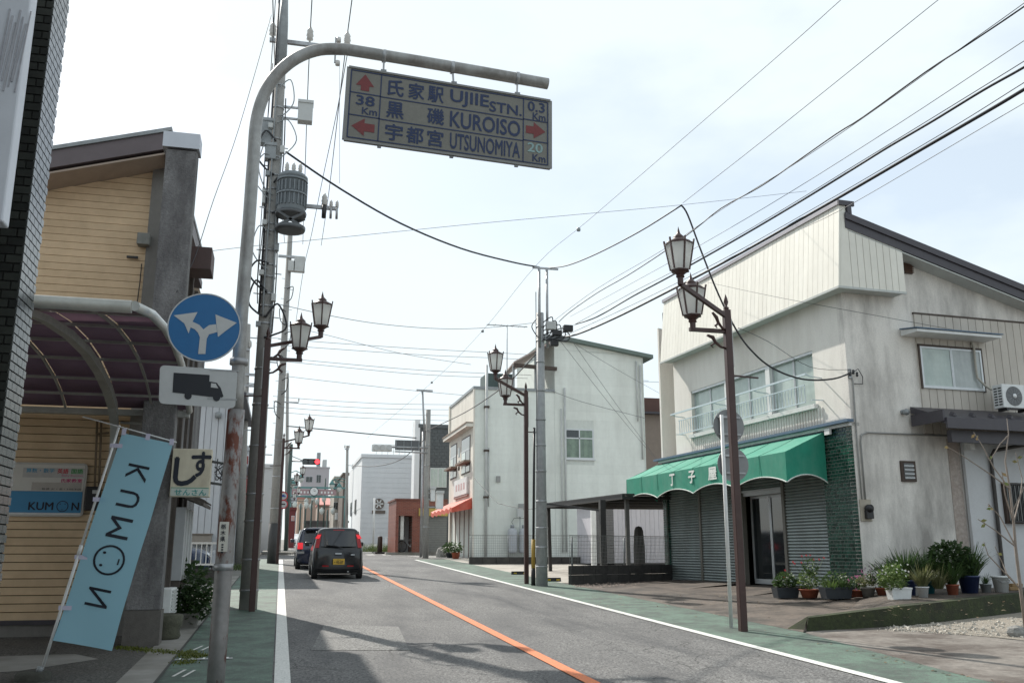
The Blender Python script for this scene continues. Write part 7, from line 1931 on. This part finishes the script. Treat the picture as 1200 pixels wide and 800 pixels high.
WHC = pm('white car paint', (.7, .7, .7), .25, .03, 4, coat=1.0)
c1 = gnd(394.5, 679)
o, d = car('black small hatchback seen from behind with yellow number plate, waiting at the red light', (1.68, 28.05, gz(28.1)), 0, 3.4, 1.475, 1.47, BLKC)
o.rotation_euler = (math.atan(GR), 0, 0)
hw, zb, H = d['hw'], d['zb'], d['H']
for s in (-1, 1):
    x0, x1 = (hw * .76, hw * .92) if s > 0 else (-hw * .92, -hw * .76)
    lt = d['rq'](x0, x1, zb - .02, H - .17, .04, 5, .12).build('tail_lamp', LRED, o)
    d['rq'](x0 * 1.0, x1 * 1.0, H - .32, H - .21, .046, 5, .10).build('brake_light', LREDON, lt)
    d['rq'](s * hw * .48 - .09, s * hw * .48 + .09, .36, .40, .03, 2).build('reflector', LRED, o)
pl = d['rq'](-.165 + .02, .165 + .02, .42, .585, .035, 3).build('number_plate', pm('yellow plate', (.62, .40, .05), .5, .05, 8), o)
text('・93-07', lambda u, v: (-.125 + .02 + .25 * u, d['ry'](.46, .041), .445 + .075 * v), INKB, pl, bold=.02)
text('栃木580', lambda u, v: (-.06 + .02 + .12 * u, d['ry'](.56, .042), .54 + .028 * v), INKB, pl)
d['rq'](-.09, .09, zb * .78, zb * .82, .035, 3).build('badge', RIM, o); d['rq'](.36, .47, zb * .75, zb * .78, .035, 2).build('badge', RIM, o)
MB().tube([(.12, d['ry'](zb - .0, .06), zb - .02), (-.1, d['ry'](zb + .03, .07), zb + .04), (-.35, d['ry'](zb + .06, .06), zb + .05)], .012, 5).build('wiper', BLACKM, o)
d['rq'](-.62, .62, .24, .27, .03, 4).build('bumper_strip', BLACKM, o)
MB().tube([(0, .5, H), (.0, .35, H + .18)], .006, 5).build('aerial', BLACKM, o)
MB().tube([(.3, .02, .22), (.3, .25, .22)], .025, 8).build('exhaust', STEEL, o); B('axle', BLACKM, o, -hw * .8, hw * .8, .35, .5, .2, .32)
d['rq'](-.16, .16, H - .085, H - .06, .045, 3).build('high_stop_lamp', LRED, o)
for i in range(2): B('headrest', BLACKM, o, -.45 + i * .65, -.2 + i * .65, 1.0, 1.1, 1.02, 1.22, .03)
o, d = car('dark blue hatchback ahead of the black one, left brake lamp showing', (1.42, 34.4, gz(34.4)), 0, 3.95, 1.69, 1.46, NVY)
o.rotation_euler = (math.atan(GR), 0, 0)
hw, zb, H = d['hw'], d['zb'], d['H']
for s in (-1, 1):
    x0, x1 = (hw * .72, hw * .94) if s > 0 else (-hw * .94, -hw * .72)
    lt = d['rq'](x0, x1, zb - .2, zb + .02, .045, 5, .0).build('tail_lamp', LREDON, o)
    d['rq'](s * hw * .8 - .12, s * hw * .8 + .12, zb - .36, zb - .28, .045, 3).build('clear_lamp', RIM, lt)
pl = d['rq'](-.165, .165, .5, .665, .035, 3).build('number_plate', WHITEP, o)
MB().box(-.55, .55, .05, .30, H - .06, H - .02).build('spoiler', NVY, o, .02)
o, d = car('small white car coming down the far street', (1.9, 118, gz(118)), math.pi, 3.9, 1.7, 1.5, WHC)
MB().box(-.16, .16, 3.86, 3.88, .42, .58).build('number_plate', WHITEP, o)
o, d = car('blue car parked behind the white railing in the side lane', (atY(196, 650, 28.4).x - 2.6, 28.4, gz(28.4)), R(-90), 3.9, 1.65, 1.35, pm('blue car paint', (.012, .03, .085), .25, .05, 4, coat=1))
# white bicycle wheel glimpsed behind the railing
o, d = car('grey car parked beyond the crossing on the left', (-2.4, 66, gz(66)), R(180), 3.8, 1.65, 1.6, pm('grey car paint', (.12, .125, .13), .3, .05, 4, coat=1))
# ------------------------------------------------------------------ overhead cables
def cable(label, pts, r, mat=WIRE, name='cable', sub=5):
    P = [Vector(q) for q in pts]
    o = MB().tube(smooth(P, sub), r, 6).build(name, mat)
    return tag(o, label, 'cable')
def pxl(pts, Y0, Y1):
    """sight-line points with distance running evenly from Y0 to Y1"""
    x0, x1 = pts[0][0], pts[-1][0]
    return [atY(x, y, 1 / (1 / Y0 + (1 / Y1 - 1 / Y0) * ((x - x0) / (x1 - x0)))) for x, y in pts]
cable('thick dark cable sagging from the left pole to the twin pipe pole', pxl([(335, 178), (400, 222), (470, 262), (540, 291), (600, 307), (632, 313)], 18.2, 24.3), .022)
cable('dark cable rising from the twin pipe pole to its hanging clamp', pxl([(643, 314), (665, 311), (700, 297), (750, 271), (798, 241)], 24.3, 17.5), .016)
cable('thick drop cable from the hanging clamp past the near lamp to the shop wall', [atY(798, 240, 17.5), atY(806, 252, 17.5), atY(822, 295, 17.4), atY(842, 345, 17.3), atY(862, 385, 17.3), atY(880, 410, 17.25), atY(905, 431, 17.2), atY(940, 444, 17.2), atY(975, 444, 17.2), RB.m @ Vector((.02, -.06, 4.52))], .019)
cable('thin wire running up right from the hanging clamp', [atY(800, 238, 17.5), atY(900, 160, 14.5), atY(1102, -2, 10.8), atY(1300, -160, 8.6)], .006, WIREG)
cable('thin wire crossing the upper right sky behind the sign', [atY(430, 513, 60), atY(506, 448, 44), atY(565, 388, 34), atY(630, 309, 26), atY(692, 256, 22.3), atY(900, 76, 14), atY(990, -4, 12), atY(1100, -100, 10)], .006, WIREG)
for i, (x, y, Y) in enumerate(((678, 269, 23), (565.5, 388, 34), (506, 448, 44))):
    q = atY(x, y, Y); o = MB().lathe([(.0, -.06), (.05, -.045), (.06, 0), (.05, .045), (0, .06)], q, 8).build('cable_ball', GREYM); tag(o, ['grey marker bead on the thin wire, nearest', 'grey marker bead on the thin wire, middle', 'grey marker bead on the thin wire, farthest'][i], 'cable bead')
wc_ = [(1260, -36), (1200, 8), (1130, 55), (1084, 85), (1012, 137), (980, 157), (930, 192), (900, 213), (880, 225), (845, 244), (815, 268), (778, 295), (735, 323), (700, 343), (667, 366), (655, 377)]
cable('wavy service cable from the upper right corner to the twin pipe pole', pxl(wc_, 8.2, 24.2), .011, WIRE, sub=3)
cable('thin carrier wire twisted along the wavy service cable', pxl([(1260, -40), (1200, 4), (1130, 54), (1012, 138), (930, 193), (845, 246), (778, 292), (700, 338), (650, 375)], 8.2, 24.2), .005, WIRE)
cable('hair thin wire below the wavy service cable', pxl([(1260, 10), (1200, 48), (1050, 147), (900, 241), (780, 310), (668, 371)], 8.2, 24.2), .005, WIREG)
cable('medium black cable, upper of the two heavy cables on the right', pxl([(1260, 42), (1200, 79), (1152, 106), (1093, 142), (1040, 173), (1003, 196), (933, 239), (860, 282), (785, 324), (740, 348), (700, 371), (674, 380)], 8.4, 24.2), .017)
cable('thin carrier wire just above the upper heavy cable', pxl([(1260, 34), (1200, 72), (1093, 138), (1003, 193), (933, 236), (860, 279), (785, 320), (740, 343), (672, 381)], 8.4, 24.2), .006)
cable('heavy black cable, lower of the two heavy cables on the right', pxl([(1260, 69), (1200, 105), (1170, 123), (1120, 152), (1075, 178), (1008, 217), (968, 240), (860, 301), (780, 343), (720, 373), (675, 392), (650, 396)], 8.8, 24.2), .024)
cable('thin carrier wire just above the lower heavy cable', pxl([(1260, 60), (1200, 97), (1120, 147), (1008, 213), (968, 236), (860, 297), (780, 338), (720, 367), (660, 394)], 8.8, 24.2), .006)
cable('thin grey wire passing over the shop parapet', [atY(1262, 86, 8.6), atY(1200, 121, 9.3), atY(1000, 238, 13), atY(940, 268, 15)], .005, WIREG)
cable('long thin wire spanning the street above the twin pipe pole', pxl([(232, 296), (300, 288), (430, 275), (560, 262), (692, 250), (800, 240), (945, 224)], 17, 20), .005, WIREG)
cable('thin sagging rope-like wire from the left lamp to the middle pole', pxl([(325, 356), (393, 371), (450, 380), (515, 385), (570, 384), (628, 378)], 19, 24.3), .007, WIREG)
far = [((300, 394), (380, 401), (500, 409), (612, 415), (720, 424)), ((300, 402), (380, 408), (500, 416), (612, 421), (720, 430)), ((300, 416), (380, 424), (500, 434), (612, 439), (760, 446)), ((300, 420), (380, 428), (500, 439), (612, 443), (790, 448)),
       ((330, 380), (385, 393), (470, 414), (552, 427)), ((330, 440), (380, 446), (480, 457), (545, 463)), ((320, 464), (380, 469), (460, 473), (540, 474)), ((320, 470), (380, 475), (460, 479), (540, 480)), ((320, 476), (380, 481), (460, 485), (540, 487)), ((320, 482), (380, 487), (460, 491), (540, 493))]
nm = ['topmost', 'second', 'third', 'fourth', 'slanting', 'sixth', 'seventh', 'eighth', 'ninth', 'lowest']
for i, w in enumerate(far):
    cable('%s of the far cross street wires between the lamps' % nm[i], pxl(w, 46 + i, 49 + i), .013, WIREG)
cable('dark cable hung low across the crossing to the signal pole', pxl([(336, 499), (380, 503), (430, 508), (488, 513)], 46, 45.6), .028)
cable('dark cable from the crossing pole up to the twin pipe pole', pxl([(501, 504), (545, 483), (590, 453), (612, 432), (634, 408)], 45.5, 24.5), .018)
cable('slim service cable sagging over the white windowless wall', pxl([(408, 545), (440, 546), (470, 538), (498, 514)], 60, 45.6), .02)
# lines along the left side of the street
for i, (q, lb) in enumerate(zip(INSA, ('left of the three high street lines', 'middle of the three high street lines', 'right of the three high street lines'))):
    w = pa + q
    e = PBp + Vector((q.x * 1.0, 0, HB - .5))
    mid = (w + e) / 2 - Vector((0, 0, .5))
    cable('overhead line on the left poles, ' + lb, [(w.x, -25, w.z - .6), (w.x, -8, w.z - .7), (w.x, 8, w.z - .45), tuple(w), tuple(mid), tuple(e)], .011, WIRE)
cable('thin stay wire from the left pole down to the yellow house', [atY(318, 18, 18.3), atY(280, 150, 16), atY(250, 235, 14.6), atY(230, 297, 13.8), atY(214, 330, 13.3), atY(207, 342, 13.1)], .006, WIRE)
cable('second thin line dropping from the left pole towards the next pole', [atY(408, 58, 18.3), atY(395, 130, 20), atY(378, 210, 24), atY(365, 275, 28), atY(355, 320, 33), atY(345, 390, 39)], .009, WIREG)
cable('thin vertical wire hanging from the crossarm of the left pole', [atY(398, 72, 18.3), atY(398, 215, 18.3)], .004, WIREG)
for i, (a, b) in enumerate((((657, 400), (770, 540)), ((668, 396), (775, 545)), ((650, 388), (790, 470)))):
    cable(['steep guy wire from the twin pipe pole across the pale building', 'second steep guy wire across the pale building', 'shallow guy wire from the twin pipe pole towards the brown house'][i], pxl([a, ((a[0] + b[0]) / 2, (a[1] + b[1]) / 2 + 2), b], 24.3, 30), .006, WIREG)
cable('sagging wire along the wall above the gas cylinders', pxl([(556, 560), (580, 586), (590, 591), (615, 596), (640, 594)], 44.8, 33), .012)
cable('thin wire across the pale building below its roof step', pxl([(640, 455), (680, 470), (757, 490)], 44.9, 45.0), .012, WIREG)
cable('thin line from the shop fascia to the near lamp', [atY(865, 384, 15), atY(900, 400, 15.8), atY(950, 430, 16.8), RB.m @ Vector((.06, -.05, 4.6))], .005, WIRE)
cable('thin line crossing the shop fascia to the side window', [atY(826, 330, 22), atY(900, 346, 18.5), atY(985, 362, 16.6), RB.m @ Vector((3.2, -.15, 5.62))], .005, WIRE)
